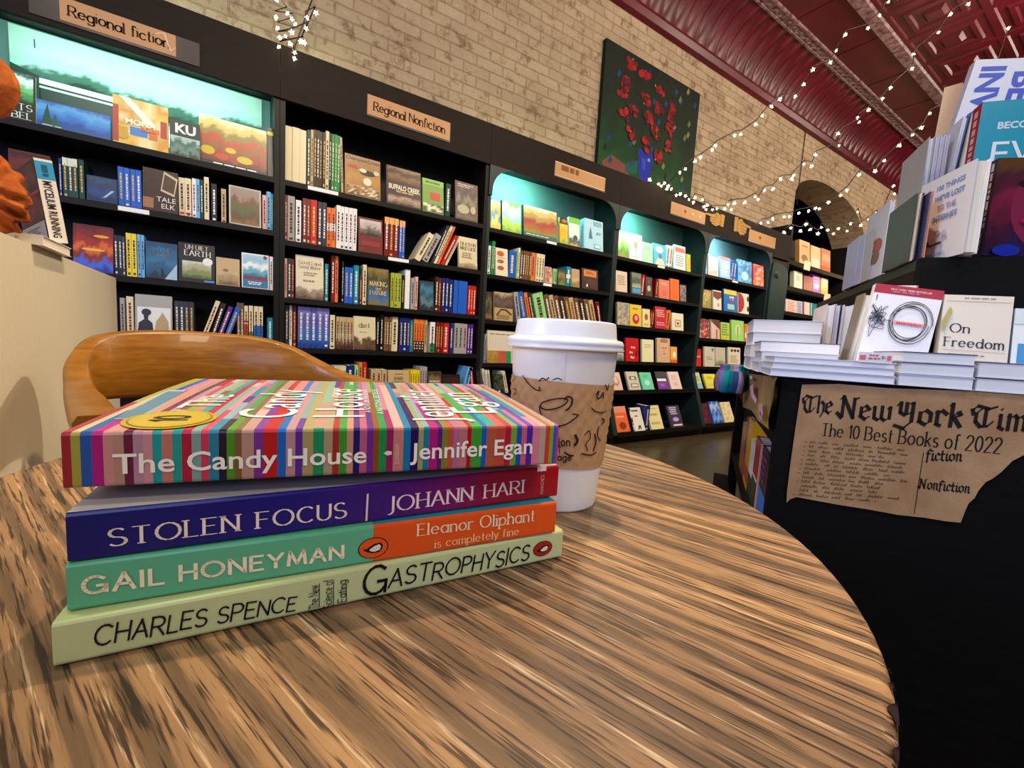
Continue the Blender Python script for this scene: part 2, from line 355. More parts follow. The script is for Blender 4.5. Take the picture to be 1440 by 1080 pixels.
def stroke_text(txt, style, slant=0.0, jit=0.0, seed=1):
    thick, thin, nib, ser, gap, _ = STY[style]; x = 0; quads = []; rng = random.Random(seed)
    def seg(a, b, w0, w1, ext):
        dx, dy = b[0]-a[0], b[1]-a[1]; L = math.hypot(dx, dy)
        if L < 1e-6: return
        ux, uy = dx/L, dy/L; a = (a[0]-ux*ext, a[1]-uy*ext); b = (b[0]+ux*ext, b[1]+uy*ext); nx, ny = -uy, ux
        quads.append([(a[0]-nx*w0/2, a[1]-ny*w0/2), (b[0]-nx*w1/2, b[1]-ny*w1/2), (b[0]+nx*w1/2, b[1]+ny*w1/2), (a[0]+nx*w0/2, a[1]+ny*w0/2)])
    for ch in txt:
        if ch == ' ': x += .62 if style == 'serif' and txt.isupper() else .42 if style != 'black' else .34; continue
        G = BLK if (style == 'black' and ch in BLK) else GL
        if ch not in G: x += .4; continue
        w, code = G[ch]; jy = rng.uniform(-jit, jit); sc = 1+rng.uniform(-jit, jit)
        for st in _strokes(code):
            pts = [(x+p[0]*sc+slant*p[1], p[1]*sc+jy) for p in st]; n = len(pts)
            for i in range(n-1):
                a, b = pts[i], pts[i+1]; th = math.degrees(math.atan2(b[1]-a[1], b[0]-a[0]))
                wd = thin+(thick-thin)*abs(math.sin(R(th-nib)))
                seg(a, b, wd, wd, (wd*.5 if i in (0, n-2) and style != 'serif' else wd*.22) if n > 2 else (wd*.35 if not ser else 0.0))
            if ser:
                for e, o_ in ((pts[0], pts[1]), (pts[-1], pts[-2])):
                    d = (e[0]-o_[0], e[1]-o_[1])
                    if abs(d[1]) > 1.2*abs(d[0]) and n == 2 and (abs(d[1]) > .3) and min(abs(e[1]-k) for k in (0, .64, 1, -.3)) < .03:
                        up = e[1] > o_[1]
                        if ch.islower() and up: seg((e[0]-.13, e[1]-.05), (e[0]+.03, e[1]), thin*1.25, thin*1.25, 0)
                        else: seg((e[0]-.15, e[1]), (e[0]+.15, e[1]), thin*1.2, thin*1.2, 0)
        x += w*sc+gap
    return quads, max(x-gap, .1)
_bf = {}
def sans_text(txt, bold):
    k = (txt, bold)
    if k not in _bf:
        cu = bpy.data.curves.new('lettering', 'FONT'); cu.body = txt; cu.size = 1.0; cu.offset = bold; cu.resolution_u = 3; cu.fill_mode = 'FRONT'
        ob = bpy.data.objects.new('lettering', cu); COL.objects.link(ob)
        dg = bpy.context.evaluated_depsgraph_get(); me = bpy.data.meshes.new_from_object(ob.evaluated_get(dg))
        v = [(p.co.x, p.co.y) for p in me.vertices]; f = [tuple(p.vertices) for p in me.polygons]
        bpy.data.objects.remove(ob); bpy.data.curves.remove(cu); bpy.data.meshes.remove(me)
        x0 = min(p[0] for p in v); x1 = max(p[0] for p in v); sc = 1/0.73
        _bf[k] = ([((p[0]-x0)*sc, p[1]*sc) for p in v], f, (x1-x0)*sc)
    return _bf[k]
def letters(txt, font, **kw):
    """polygons of a line of text with cap height 1, and its width"""
    if font.startswith('sans'):
        v, f, w = sans_text(txt, {'sans': 0.0, 'sansb': 0.014, 'sansx': 0.035}[font])
        return [[v[i] for i in q] for q in f], w
    return stroke_text(txt, font, **kw)
# ------------------------------------------------------------------ printed art on a flat face
def paint(mb, P, w, h, ops, mat=0):
    k = 1
    for o in ops:
        c = lin(o[5]) if o[0] in 'rte' and isinstance(o[5], str) and o[0] != 't' else None
        if o[0] == 'r':
            _, x0, y0, x1, y1, cc = o
            mb.poly([P(x*w, y*h, k) for x, y in ((x0, y0), (x1, y0), (x1, y1), (x0, y1))], lin(cc), mat)
        elif o[0] == 'e':
            _, cx, cy, rx, ry, cc = o
            mb.poly([P((cx+rx*math.cos(a*math.pi/10))*w, (cy+ry*math.sin(a*math.pi/10))*h, k) for a in range(20)], lin(cc), mat)
        elif o[0] == 'p':
            pts = o[1]
            tri = tessellate_polygon([[Vector((x*w, y*h, 0)) for x, y in pts]])
            I = [mb.av(P(x*w, y*h, k)) for x, y in pts]
            for q in tri:
                a, b, c3 = [pts[i] for i in q]
                if (b[0]-a[0])*(c3[1]-a[1])-(b[1]-a[1])*(c3[0]-a[0]) < 0: q = q[::-1]
                mb.face([I[i] for i in q], lin(o[2]), mat)
        elif o[0] in ('t', 'tv', 'tu'):
            _, txt, cx, cy, hh, cc, font = o[:7]; mw = o[7] if len(o) > 7 else 0.9
            kw = o[8] if len(o) > 8 else {}
            pl, tw = letters(txt, font, **kw)
            H_ = hh*(h if o[0] == 't' else w); avail = mw*(w if o[0] == 't' else h)
            sx = min(H_, avail/tw) if not kw.get('fit') else avail/tw
            for q in pl:
                pp = []
                for x, y in q:
                    a = (x-tw/2)*sx; b = (y-0.5)*H_
                    if o[0] == 't': X, Y = cx*w+a, cy*h+b
                    elif o[0] == 'tv': X, Y = cx*w+b, cy*h-a
                    else: X, Y = cx*w-b, cy*h+a
                    pp.append(P(X, Y, k))
                mb.poly(pp, lin(cc), mat)
        elif o[0] == 'l':
            _, x0, y0, x1, y1, n, cc = o; rng = random.Random(int(x0*977+y0*331+n)); step = (y1-y0)/n
            for i in range(n):
                x = x0+rng.uniform(0, .06); top = y1-i*step; e = x1-rng.uniform(0, .3)*(x1-x0)
                while x < e:
                    L = rng.uniform(.05, .16); mb.poly([P(a*w, b*h, k) for a, b in ((x, top-step*.55), (min(x+L, e), top-step*.55), (min(x+L, e), top), (x, top))], lin(cc), mat); x += L+.025
        elif o[0] == 'lv':
            _, x0, y0, x1, y1, cc = o; rng = random.Random(int(y0*977+x0*51)); y = y1
            while y > y0:
                L = rng.uniform(.03, .09); mb.poly([P(a*w, b*h, k) for a, b in ((x0, max(y-L, y0)), (x1, max(y-L, y0)), (x1, y), (x0, y))], lin(cc), mat); y -= L+.018
        elif o[0] in 'bn':
            x0, y0, x1, y1, pal = o[1:6]; pal = [lin(c) for c in pal]
            if o[0] == 'b': amp, fr, seed = o[6:9]; nx, ny = (o[9], o[10]) if len(o) > 9 else (12, 20)
            else: seed = o[6]; nx, ny = (o[7], o[8]) if len(o) > 7 else (10, 13)
            rng = random.Random(seed); ph = [rng.uniform(0, 6.28) for _ in range(6)]
            I = [[mb.av(P((x0+(x1-x0)*i/nx)*w, (y0+(y1-y0)*j/ny)*h, k)) for i in range(nx+1)] for j in range(ny+1)]
            def colat(i, j):
                    X, Y = i/nx, j/ny
                    if o[0] == 'b':
                        d = amp*(math.sin(fr*X*6.28+ph[0])+.6*math.sin(fr*2.3*X*6.28+ph[1]+4*Y)+.4*math.sin(fr*4.1*X*6.28+ph[2]-5*Y))
                        q = min(max((Y+d*(1-abs(2*Y-1)*.6))*(len(pal)-1)+rng.uniform(-.22, .22), 0), len(pal)-1.001)
                        a = int(q); fq = q-a; fq = 0 if fq < .3 else 1 if fq > .7 else (fq-.3)/.4
                        return tuple(pal[a][z]*(1-fq)+pal[a+1][z]*fq for z in range(3))
                    return rng.choice(pal)
            C_ = [[colat(i, j) for i in range(nx+1)] for j in range(ny+1)]
            for j in range(ny):
                for i in range(nx): mb.face((I[j][i], I[j][i+1], I[j+1][i+1], I[j+1][i]), (C_[j][i], C_[j][i+1], C_[j+1][i+1], C_[j+1][i]), mat)
        k += 1

EPS = 0.0003
def book_into(cm, pm, w, h, t, cov, spn, front=(), spine=(), ct=0.0012, pmat=1, back=None, eps=EPS):
    """local frame: spine on the x=0 side, front cover facing -y, standing on z=0"""
    c = lin(cov); s = lin(spn); bk = lin(back) if back else c
    cm.box((0, 0, 0), (w, ct, h), c); cm.box((0, t-ct, 0), (w, t, h), bk)
    cm.box((0, ct, 0), (ct*1.3, t-ct, h), s)
    cm.poly([(-.0001, t, 0), (-.0001, 0, 0), (-.0001, 0, h), (-.0001, t, h)], s)
    pm.box((ct*1.3, ct, .003), (w-.003, t-ct, h-.003), (1, 1, 1), pmat)
    paint(cm, lambda x, y, k: (x, -eps*k, y), w, h, front)
    paint(cm, lambda x, y, k: (-.0001-eps*k, t-x, y), t, h, spine)

def add_book(name, loc, rot, w, h, t, cov, spn=None, front=(), spine=(), label='', group=None, parts=False, mats=None, ct=0.0012, back=None, page=None, eps=EPS):
    spn = spn or cov; mats = mats or M_PRINT; page = page or M_PAGE
    if not parts:
        mb = MB(); book_into(mb, mb, w, h, t, cov, spn, front, spine, ct, 1, back, eps)
        o = mb.build(name, [mats, page], None, loc, rot)
    else:
        o = empty(name, loc, rot); a, b = MB(), MB()
        book_into(a, b, w, h, t, cov, spn, front, spine, ct, 0, back, eps)
        a.build('cover', [mats], o); tag(b.build('page_block', [page], o), 'pale page edges')
    return tag(o, label, 'book', group)

# ------------------------------------------------------------------ the wall of bookcases
YF = 2.73; YB = 3.02
BX = [-1.057, 0.22, 1.4985, 2.7745, 4.06, 5.34]
ZS = [[1.65, 1.372, 1.052, .758, .46, .10], [1.65, 1.332, 1.02, .742, .46, .10], [1.64, 1.318, .995, .68, .46, .10],
      [1.64, 1.34, 1.052, .726, .46, .10], [1.655, 1.313, 1.0, .697, .46, .10]]
YSH = [YF, YF, YF, YF, 2.677, 2.557]
HZ0, HZ1 = 2.055, 2.318
CASE = ['leftmost bookcase', 'second bookcase', 'third bookcase', 'fourth bookcase', 'farthest bookcase']
SHELF = ['top shelf', 'second shelf', 'third shelf', 'fourth shelf', 'sloped fifth shelf', 'bottom shelf']
CASELAB = ['black bookcase on the left with a mint-lit panorama in its top', 'unlit black bookcase, second from the left, crowded with spines',
           'black bookcase with arched mint-lit top, behind the coffee cup', 'black bookcase with arched lit top, right of the coffee cup', 'farthest black bookcase with arched blue-white lit top']
for i in range(5):
    x0, x1 = BX[i]+.001, BX[i+1]-.001
    b = empty('bookcase', ((x0+x1)/2, YF, 0)); tag(b, CASELAB[i], 'bookcase', 'wall of black bookcases'); bl = Matrix.Translation((-(x0+x1)/2, -YF, 0))
    prof = [(YB, 0), (YB, HZ0+.09), (YF+.0105, HZ0+.09), (YF+.0105, HZ0-.0005), (YF, HZ0-.0005), (YF, .62), (2.55, .09), (2.60, .09), (2.60, 0)]
    for a in (x0, x1-.025):
        m = MB(); m.M = bl; m.prism(prof, a, a+.025, 'x'); m.build('side_panel', M_BLACK if i < 2 else M_FRAME, b)
    m = MB(); m.M = bl; m.box((x0+.0255, YB-.008, .05), (x1-.0255, YB, HZ0+.09)); m.build('back_panel', M_BLACK, b)
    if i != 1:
        m = MB(); m.M = bl; m.box((x0+.0256, YB-.0115, ZS[i][0]+.0005), (x1-.0256, YB-.0085, HZ0+.088)); m.build('lightened_back', M_BACK, b)  # sheet coloured lighter than the black back, where the tube glow falls
    # below the lightened sheet the back panel stays near black
    for j, z in enumerate(ZS[i]):
        m = MB(); m.M = bl; m.box((x0+.0255, YSH[j], z-.028), (x1-.0255, YB-.0120, z)); 
        if j >= 4: m.box((x0+.0255, YSH[j]-.008, z-.028), (x1-.0255, YSH[j]-.0003, z+.008))
        m.build('shelf', M_BLACK, b)
    m = MB(); m.M = bl; m.box((x0+.0255, 2.605, 0), (x1-.0255, 2.62, .0715)); m.build('plinth', M_BLACK, b)
    m = MB(); m.M = bl; m.box((x0+.0005, YF+.0105, HZ0+.0905), (x1-.0005, YB, HZ0+.106)); m.build('top_board', M_BLACK, b)
    m = MB(); m.M = bl; m.box((x0, YF-.012, HZ0), (x1, YF+.01, HZ1)); m.box((x0, YF+.0101, HZ1-.02), (x1, YB-.16, HZ1)); m.build('header_board', M_HEAD, b)
    if i >= 2:
        r = .17
        for sx, xa in ((1, x0+.0005), (-1, x1-.0005)):
            m = MB(); m.M = bl; n = 10
            pts = [(xa, HZ0-.0005), (xa, HZ0-r-.03), (xa+sx*.026, HZ0-r-.03)] + [(xa+sx*(.026+r-r*math.cos(R(90*k/n))), HZ0-r-.0005+r*math.sin(R(90*k/n))) for k in range(n+1)]
            if sx < 0: pts = pts[::-1]
            m.prism(pts, YF-.012, YF-.0005, 'y'); m.build('arch_corner', M_FRAME, b)

# lamps tucked behind the header boards
def tube_lamp(x, w, z, y, e, col, label):
    o = empty('shelf_lamp', (x, y, z)); tag(o, label, 'lamp', 'tube lamps behind the header boards')
    m = MB(); m.box((-w/2, -.02, 0), (w/2, .02, .018)); m.build('housing', M_BLACK, o)
    m = MB(); m.tube([(-w/2+.02, 0, -.012), (w/2-.02, 0, -.012)], .009, 8); m.build('tube', M_TUBEG, o)
    d = bpy.data.lights.new('tube_light', 'AREA'); d.shape = 'RECTANGLE'; d.size = w; d.size_y = .03; d.energy = e; d.color = col
    l = bpy.data.objects.new('tube_light', d); COL.objects.link(l); l.parent = o; l.location = (0, 0, -.024); l.rotation_euler = (R(24), 0, 0)
tube_lamp(-.36, 1.0, HZ0+.07, YF+.045, 2.0, (.50, 1.0, .78), 'tube lamp behind the header over the panorama picture')
tube_lamp(1.80, .42, HZ0+.07, YF+.045, 9, (.30, 1.0, .84), 'tube lamp behind the header of the third bookcase')
tube_lamp(3.05, .40, HZ0+.07, YF+.045, 9, (.30, 1.0, .84), 'tube lamp behind the header of the fourth bookcase')
tube_lamp(4.42, .50, HZ0+.07, YF+.045, 10, (.45, .75, 1.0), 'tube lamp behind the header of the farthest bookcase')
# strip lamps lying on the tops, washing the brick upwards
def up_lamp(x, w, e, col, label):
    o = empty('strip_lamp', (x, 2.96, HZ0+.107)); tag(o, label, 'lamp', 'strip lamps on top of the bookcases')
    m = MB(); m.box((-w/2, -.02, 0), (w/2, .02, .02)); m.build('housing', M_BLACK, o)
    d = bpy.data.lights.new('strip_light', 'AREA'); d.shape = 'RECTANGLE'; d.size = w; d.size_y = .03; d.energy = e; d.color = col
    l = bpy.data.objects.new('strip_light', d); COL.objects.link(l); l.parent = o; l.location = (0, 0, .024); l.rotation_euler = (R(180-20), 0, 0)
up_lamp(-.1, 1.5, 5, (.62, 1.0, .55), 'strip lamp on top of the leftmost bookcase')
up_lamp(2.0, 1.2, 2.6, (.75, 1.0, .5), 'strip lamp on top of the third bookcase')
up_lamp(4.6, .9, 2, (.8, 1.0, .65), 'strip lamp on top of the farthest bookcase')

PAL = {'cr': ('#e6d9ac', 'cream'), 'wh': ('#f2f0ea', 'white'), 'gy': ('#a9a49c', 'grey'), 'dg': ('#123a22', 'dark green'), 'gr': ('#1f8f45', 'green'), 'lg': ('#9cd68a', 'light green'), 'yg': ('#a5b83a', 'yellow-green'),
       'ye': ('#f2d51c', 'yellow'), 'or': ('#ee7a2c', 'orange'), 'rd': ('#c8201e', 'red'), 'dr': ('#7d1616', 'dark red'), 'br': ('#75502f', 'brown'), 'db': ('#38251a', 'dark brown'), 'tn': ('#c6aa78', 'tan'), 'bk': ('#141214', 'black'),
       'nv': ('#1a2870', 'navy'), 'bl': ('#2360c4', 'blue'), 'lb': ('#6db6e4', 'light blue'), 'tl': ('#128f9c', 'teal'), 'vi': ('#7a74cc', 'violet-blue'), 'pu': ('#5c2a86', 'purple'), 'pk': ('#eab4a8', 'pink'), 'dn': ('#3a3640', 'charcoal')}
ORD = ['first', 'second', 'third', 'fourth', 'fifth', 'sixth', 'seventh', 'eighth', 'ninth', 'tenth', 'eleventh', 'twelfth']
NUM = {1: 'one', 2: 'two', 3: 'three', 4: 'four', 5: 'five', 6: 'six', 7: 'seven', 8: 'eight', 9: 'nine', 10: 'ten', 11: 'eleven', 12: 'twelve'}
_rng = random.Random(5)

def proj(p):
    d = Vector(p)-CAMP; z = d.dot(_F); return (720+FPX*d.dot(CR)/z, 540+FPX*d.dot(CD)/z)

ROWS = {}
def spine_art(ck, t, h, marks, rng):
    dark = ck in ('cr', 'wh', 'gy', 'lg', 'ye', 'tn', 'pk', 'lb', 'yg', 'or')
    mc = ('#3a2a20', '#7a1c18', '#1c2a50')[rng.randrange(3)] if dark else ('#e8dfc4', '#f2f0ea', '#d8b860')[rng.randrange(3)]
    ops = []
    if marks == 'band': ops.append(('r', 0, .42, 1, .62, '#efe6d6'))
    if marks == 'dots': ops.append(('e', .5, .1, .42, .03, '#c8201e'))
    if marks == 'half': ops.append(('b', 0, 0, 1, 1, ['#1c3f8c', '#3f6fbe', '#5c60b4', '#8e84cc'], .03, 1, 3, 2, 14))
    if marks == 'trees': ops += [('b', 0, 0, 1, .5, ['#4a2c1c', '#6a4028', '#c9b08a', '#e0cda0'], .12, 1, rng.randrange(99), 3, 8)]
    if marks == 'dkfoot': ops += [('r', 0, 0, 1, .34, '#2a1616'), ('l', .2, .05, .8, .3, 3, '#e8dfc4')]
    if marks == 'blufoot': ops += [('r', 0, 0, 1, .48, '#1f66b8')]
    if marks == 'grfoot': ops += [('r', 0, 0, 1, .3, '#1c8a4a')]
    if marks == 'topcap': ops += [('r', 0, .8, 1, 1, '#dfe8c8')]
    if marks == 'orcap': ops += [('r', 0, .84, 1, 1, '#eeb060')]
    if marks == 'redfoot': ops += [('r', 0, .55, 1, .6, '#c8201e'), ('r', 0, .0, 1, .5, '#b84a2a')]
    if marks != 'plain': ops.append(('lv', .33, .30 if marks == 'dkfoot' else .2, .67, .85, mc))
    if rng.random() < .5 and marks != 'plain': ops.append(('r', .25, .05, .75, .1, mc))
    return ops

def run(bay, row, items):
    """items: S spine-out run, F face-out book, L leaning spine; pixel columns are read where the things stand"""
    zs = ZS[bay][row]; recs = []
    gap = (HZ0 if row == 0 else ZS[bay][row-1]-.028)-zs-.012
    for it in items:
        k = it[0]
        if k == 'S':
            _, u0, u1, vt, ck = it[:5]; n = it[5] if len(it) > 5 else 1; marks = it[6] if len(it) > 6 else 'std'; look = it[7] if len(it) > 7 else None
            Y = YSH[row]+.03
            P = ony((u0+u1)/2, vt, Y); h = min(max(P.z-zs, .11), gap); vb = proj((P.x, Y, zs))[1]; vm = (vt+vb)/2
            X0, X1 = ony(u0, vm, Y).x, ony(u1, vm, Y).x
            for j in range(n): recs.append(dict(k='S', x0=X0+(X1-X0)*j/n+.0006, x1=X0+(X1-X0)*(j+1)/n-.0006, h=h, ck=ck, marks=marks, n=n, j=j, look=look))
        elif k == 'L':
            _, u0, u1, ut, vt, ck = it[:6]; look = it[6] if len(it) > 6 else None
            Y = YSH[row]+.03; vb = proj((ony(u0, vt, Y).x, Y, zs))[1]
            X0, X1 = ony(u0, vb, Y).x, ony(u1, vb, Y).x; T = ony(ut, vt, Y)
            recs.append(dict(k='L', x0=X0, x1=X1, xt=T.x, zt=T.z, ck=ck, look=look))
        else:
            _, u0, u1, vt, cov, ops, lab = it[:7]; dy = it[7] if len(it) > 7 else 0; ex = it[8] if len(it) > 8 else {}
            tilt = ex.get('tilt', (R(7), R(7), R(7), R(7), R(24), R(24))[row]); Y = YSH[row]+.012+dy
            P = ony((u0+u1)/2, vt, Y); h = (P.z-zs)
            for _i in range(3): P = ony((u0+u1)/2, vt, Y+h*math.sin(tilt)); h = (P.z-zs)/math.cos(tilt)
            h = min(max(h, .1), (gap-.012)/math.cos(tilt)); vb = proj((P.x, Y, zs))[1]; vm = vb-.08*(vb-vt) if row >= 4 else (vt+vb)/2; Ym = Y+h*math.sin(tilt)*(.08 if row >= 4 else .5)
            X0, X1 = ony(u0, vm, Ym).x, ony(u1, vm, Ym).x
            recs.append(dict(k='F', x0=X0, x1=X1, h=h, cov=cov, ops=ops, lab=lab, Y=Y, tilt=tilt, t=ex.get('t', .02), spn=ex.get('spn')))
    # labels
    spines = [r for r in recs if r['k'] in 'SL']
    def nm(r): return r['look'] or PAL[r['ck']][1]
    cnt = {}
    for r in spines: cnt[(r['k'], nm(r))] = cnt.get((r['k'], nm(r)), 0)+1
    seen = {}
    where = f"{SHELF[row]}, {CASE[bay]}"
    for r in recs:
        lo_, hi_ = BX[bay]+.0285, BX[bay+1]-.0285
        if r['k'] != 'L': r['x0'] = max(r['x0'], lo_); r['x1'] = max(min(r['x1'], hi_), r['x0']+.006)
        if r['k'] == 'F':
            o = add_book('book', (r['x0'], r['Y'], zs+.0008+0.0), (-r['tilt'], 0, 0), max(r['x1']-r['x0'], .03), r['h'], r['t'], r['cov'], r['spn'] or r['cov'], r['ops'], (), f"{r['lab']}, {where}", eps=.0005)
            o.location.z = zs+.0006+r['t']*math.sin(r['tilt'])
            continue
        key = (r['k'], nm(r)); seen[key] = seen.get(key, 0)+1; tot = cnt[key]
        w = 'leaning '+nm(r)+' book' if r['k'] == 'L' else nm(r)+' book'
        lab = f"{w} standing spine out, only one on the {where}" if tot == 1 and False else (f"{w} seen from its spine on the {where}" if tot == 1 else f"{ORD[min(seen[key]-1, 11)]} from left of {NUM[min(tot, 12)]} {w}s, spine out, {where}")
        grp = f"books on the {where}"
        rng = random.Random(int(r['x0']*1000)+row*7); lab = f"{nm(r)} spine{' leaning' if r['k'] == 'L' else ''}, the only such one on the {where}" if tot == 1 else f"{ORD[min(seen[key]-1, 11)]} of {NUM[min(tot, 12)]}{' leaning' if r['k'] == 'L' else ''} {nm(r)} spines counted from the left, {where}"
        if r['k'] == 'S':
            t = r['x1']-r['x0']; d = _rng.uniform(.135, .165); dy = .03+_rng.uniform(0, .012)
            add_book('book', (r['x1'], YSH[row]+dy, zs+.0005), (0, 0, R(90)), d, r['h']*(1 if r['n'] > 1 else 1), t, PAL[r['ck']][0], None, (), spine_art(r['ck'], t, r['h'], r['marks'], rng), lab, grp, eps=.0005)
        else:
            a = math.atan2(r['xt']-r['x0'], r['zt']-zs); t = max((r['x1']-r['x0'])*math.cos(a), .006); h = math.hypot(r['xt']-r['x0'], r['zt']-zs)
            Rm = Matrix.Rotation(a, 3, 'Y'); loc = Vector((r['x1'], YSH[row]+.03, zs+.0005)) if a >= 0 else Vector((r['x0'], YSH[row]+.03, zs+.0005))-Rm @ Vector((-t, 0, 0))
            e = (Rm @ Matrix.Rotation(R(90), 3, 'Z')).to_euler()
            add_book('book', loc, e, .15, h, t, PAL[r['ck']][0], None, (), spine_art(r['ck'], t, h, 'std', rng), lab, grp, eps=.0005)
# ---- bay 1
run(0, 0, [
 ('F', -8, 50, 99, '#1c2418', [('b', .04, .4, .94, .97, ['#20301c', '#3f8f4a', '#69c078', '#d8f0e8', '#2c5a50'], .05, 1, 4), ('t', 'TS', .74, .33, .12, '#f0f0e0', 'serif'), ('t', 'BEL', .66, .17, .12, '#f0f0e0', 'serif')], 'dark book with green picture and white capitals, half behind the ornament', .06, {'spn': '#cfd8d8'}),
 ('F', 56, 159, 124, '#0d3a36', [('r', 0, .9, 1, 1, '#dcefe8'), ('r', 0, .82, 1, .86, '#cfe8e0')], 'wide dark teal album with white lines along its top edge', .11),
 ('F', 52, 155, 152, '#2c7cc0', [('b', 0, 0, 1, 1, ['#1c5a8c', '#1a50a0', '#2c74c4', '#3f92d8', '#58a8e0', '#2a6ec0'], .09, 1.2, 8, 22, 14), ('p', [(.06, .1), (.2, .1), (.14, .9)], '#14503c'), ('p', [(.18, .05), (.3, .05), (.24, .55)], '#1a5c48'), ('l', .02, .0, .4, .06, 1, '#d8e8b0')], 'wide blue album with a lake and dark firs'),
 ('F', 159, 236, 143, '#e0b23a', [('n', 0, 0, 1, 1, ['#e8c048', '#d89a30', '#e8dca0', '#d8b868'], 4, 6, 7), ('r', 0, .02, .1, .8, '#b03a28'), ('r', .3, .22, .62, .4, '#3a80c8'), ('r', .64, .2, .8, .38, '#d07030'), ('r', .1, .1, .26, .36, '#c8a030'), ('r', .86, .3, .98, .66, '#b03830'), ('p', [(.1, 1), (.3, 1), (.8, .5), (.6, .5)], '#f2ecd8'), ('t', 'MONA', .5, .5, .12, '#fff6e0', 'sansx'), ('t', 'BOMI', .66, .4, .1, '#e07840', 'sansx')], 'yellow and orange picture book with white lettering'),
 ('F', 239, 281, 172, '#18262a', [('b', .02, 0, 1, .55, ['#20302a', '#5c8478', '#3a6458', '#a8c8c0'], .15, 2, 3), ('t', 'KU', .52, .78, .26, '#f2f8f4', 'sansx', .96)], 'black and white book with two huge white letters'),
 ('F', 280, 375, 173, '#3a2c18', [('b', 0, .1, 1, 1, ['#6a2a1c', '#a03c24', '#8c5a2c', '#b8482c', '#8a7c3c', '#e8b868', '#f2e0b0'], .07, 1.6, 9, 26, 22), ('e', .12, .3, .1, .09, '#c8b020'), ('e', .32, .22, .1, .07, '#b8481c'), ('e', .66, .24, .12, .08, '#c8b428'), ('e', .45, .38, .08, .06, '#d0b030'), ('r', 0, 0, 1, .1, '#140f0c'), ('l', .2, .03, .9, .07, 1, '#f0ece0')], 'wide album with red and yellow autumn hills', .03),
 ('F', 376, 384, 181, '#1a1a12', [('t', 'ns', .5, .9, .1, '#f0d830', 'sansx')], 'narrow black book with yellow letters at the right end', .02, {'t': .03}),
])
run(0, 1, [
 ('F', 12, 70, 215, '#5a1c16', [('b', .05, .45, .95, .95, ['#2c100c', '#6a2418', '#3a1410'], .1, 2, 2), ('r', .05, .25, .95, .4, '#7a2018')], 'dark red book half hidden by the leaning white spine', .05),
 ('S', 82, 86, 222, 'nv'), ('S', 87, 109, 222, 'dg', 3, 'topcap', 'dark green white-capped'), ('S', 110, 118, 224, 'dg'),
 ('F', 122, 165, 250, '#1c3558', [('b', .06, .06, .94, .94, ['#142a50', '#1f4880', '#2a3c60', '#22506c'], .1, 1, 6), ('p', [(.5, .15), (.62, .2), (.9, .5), (.8, .5)], '#a8c0d0')], 'dark blue book facing out with a pale streak'),
 ('S', 166, 199, 237, 'bl', 4),
 ('F', 201, 250, 240, '#301812', [('p', [(.5, .5), (.9, .4), (1, .85), (.6, .98)], '#cbb894'), ('p', [(.54, .54), (.88, .46), (.95, .8), (.62, .92)], '#4a3420'), ('t', 'TALE', .66, .3, .12, '#e8e4d8', 'sans'), ('t', 'ELK', .72, .14, .12, '#e8e4d8', 'sans'), ('r', .0, .05, .3, .3, '#9a6a48')], 'dark brown book with a tilted pale photo and white capitals'),
 ('S', 251, 269, 250, 'cr', 2, 'dots', 'cream red-dotted'), ('S', 270, 276, 251, 'wh'), ('S', 276, 281, 252, 'lb'), ('S', 281, 286, 252, 'dg'), ('S', 287, 294, 249, 'cr'), ('S', 297, 305, 258, 'bk'), ('S', 311, 318, 265, 'tn'),
 ('F', 322, 367, 265, '#b8b4a4', [('b', .05, .03, .95, .97, ['#7c5a34', '#5a3c24', '#4c5a2c', '#6a4a2c', '#93796c', '#8c8478'], .08, 1.5, 5, 14, 18)], 'silver framed picture book of brown fields'),
 ('S', 369, 375, 274, 'pk'), ('S', 375, 381, 269, 'lb'), ('S', 381, 386, 272, 'tl'),
])
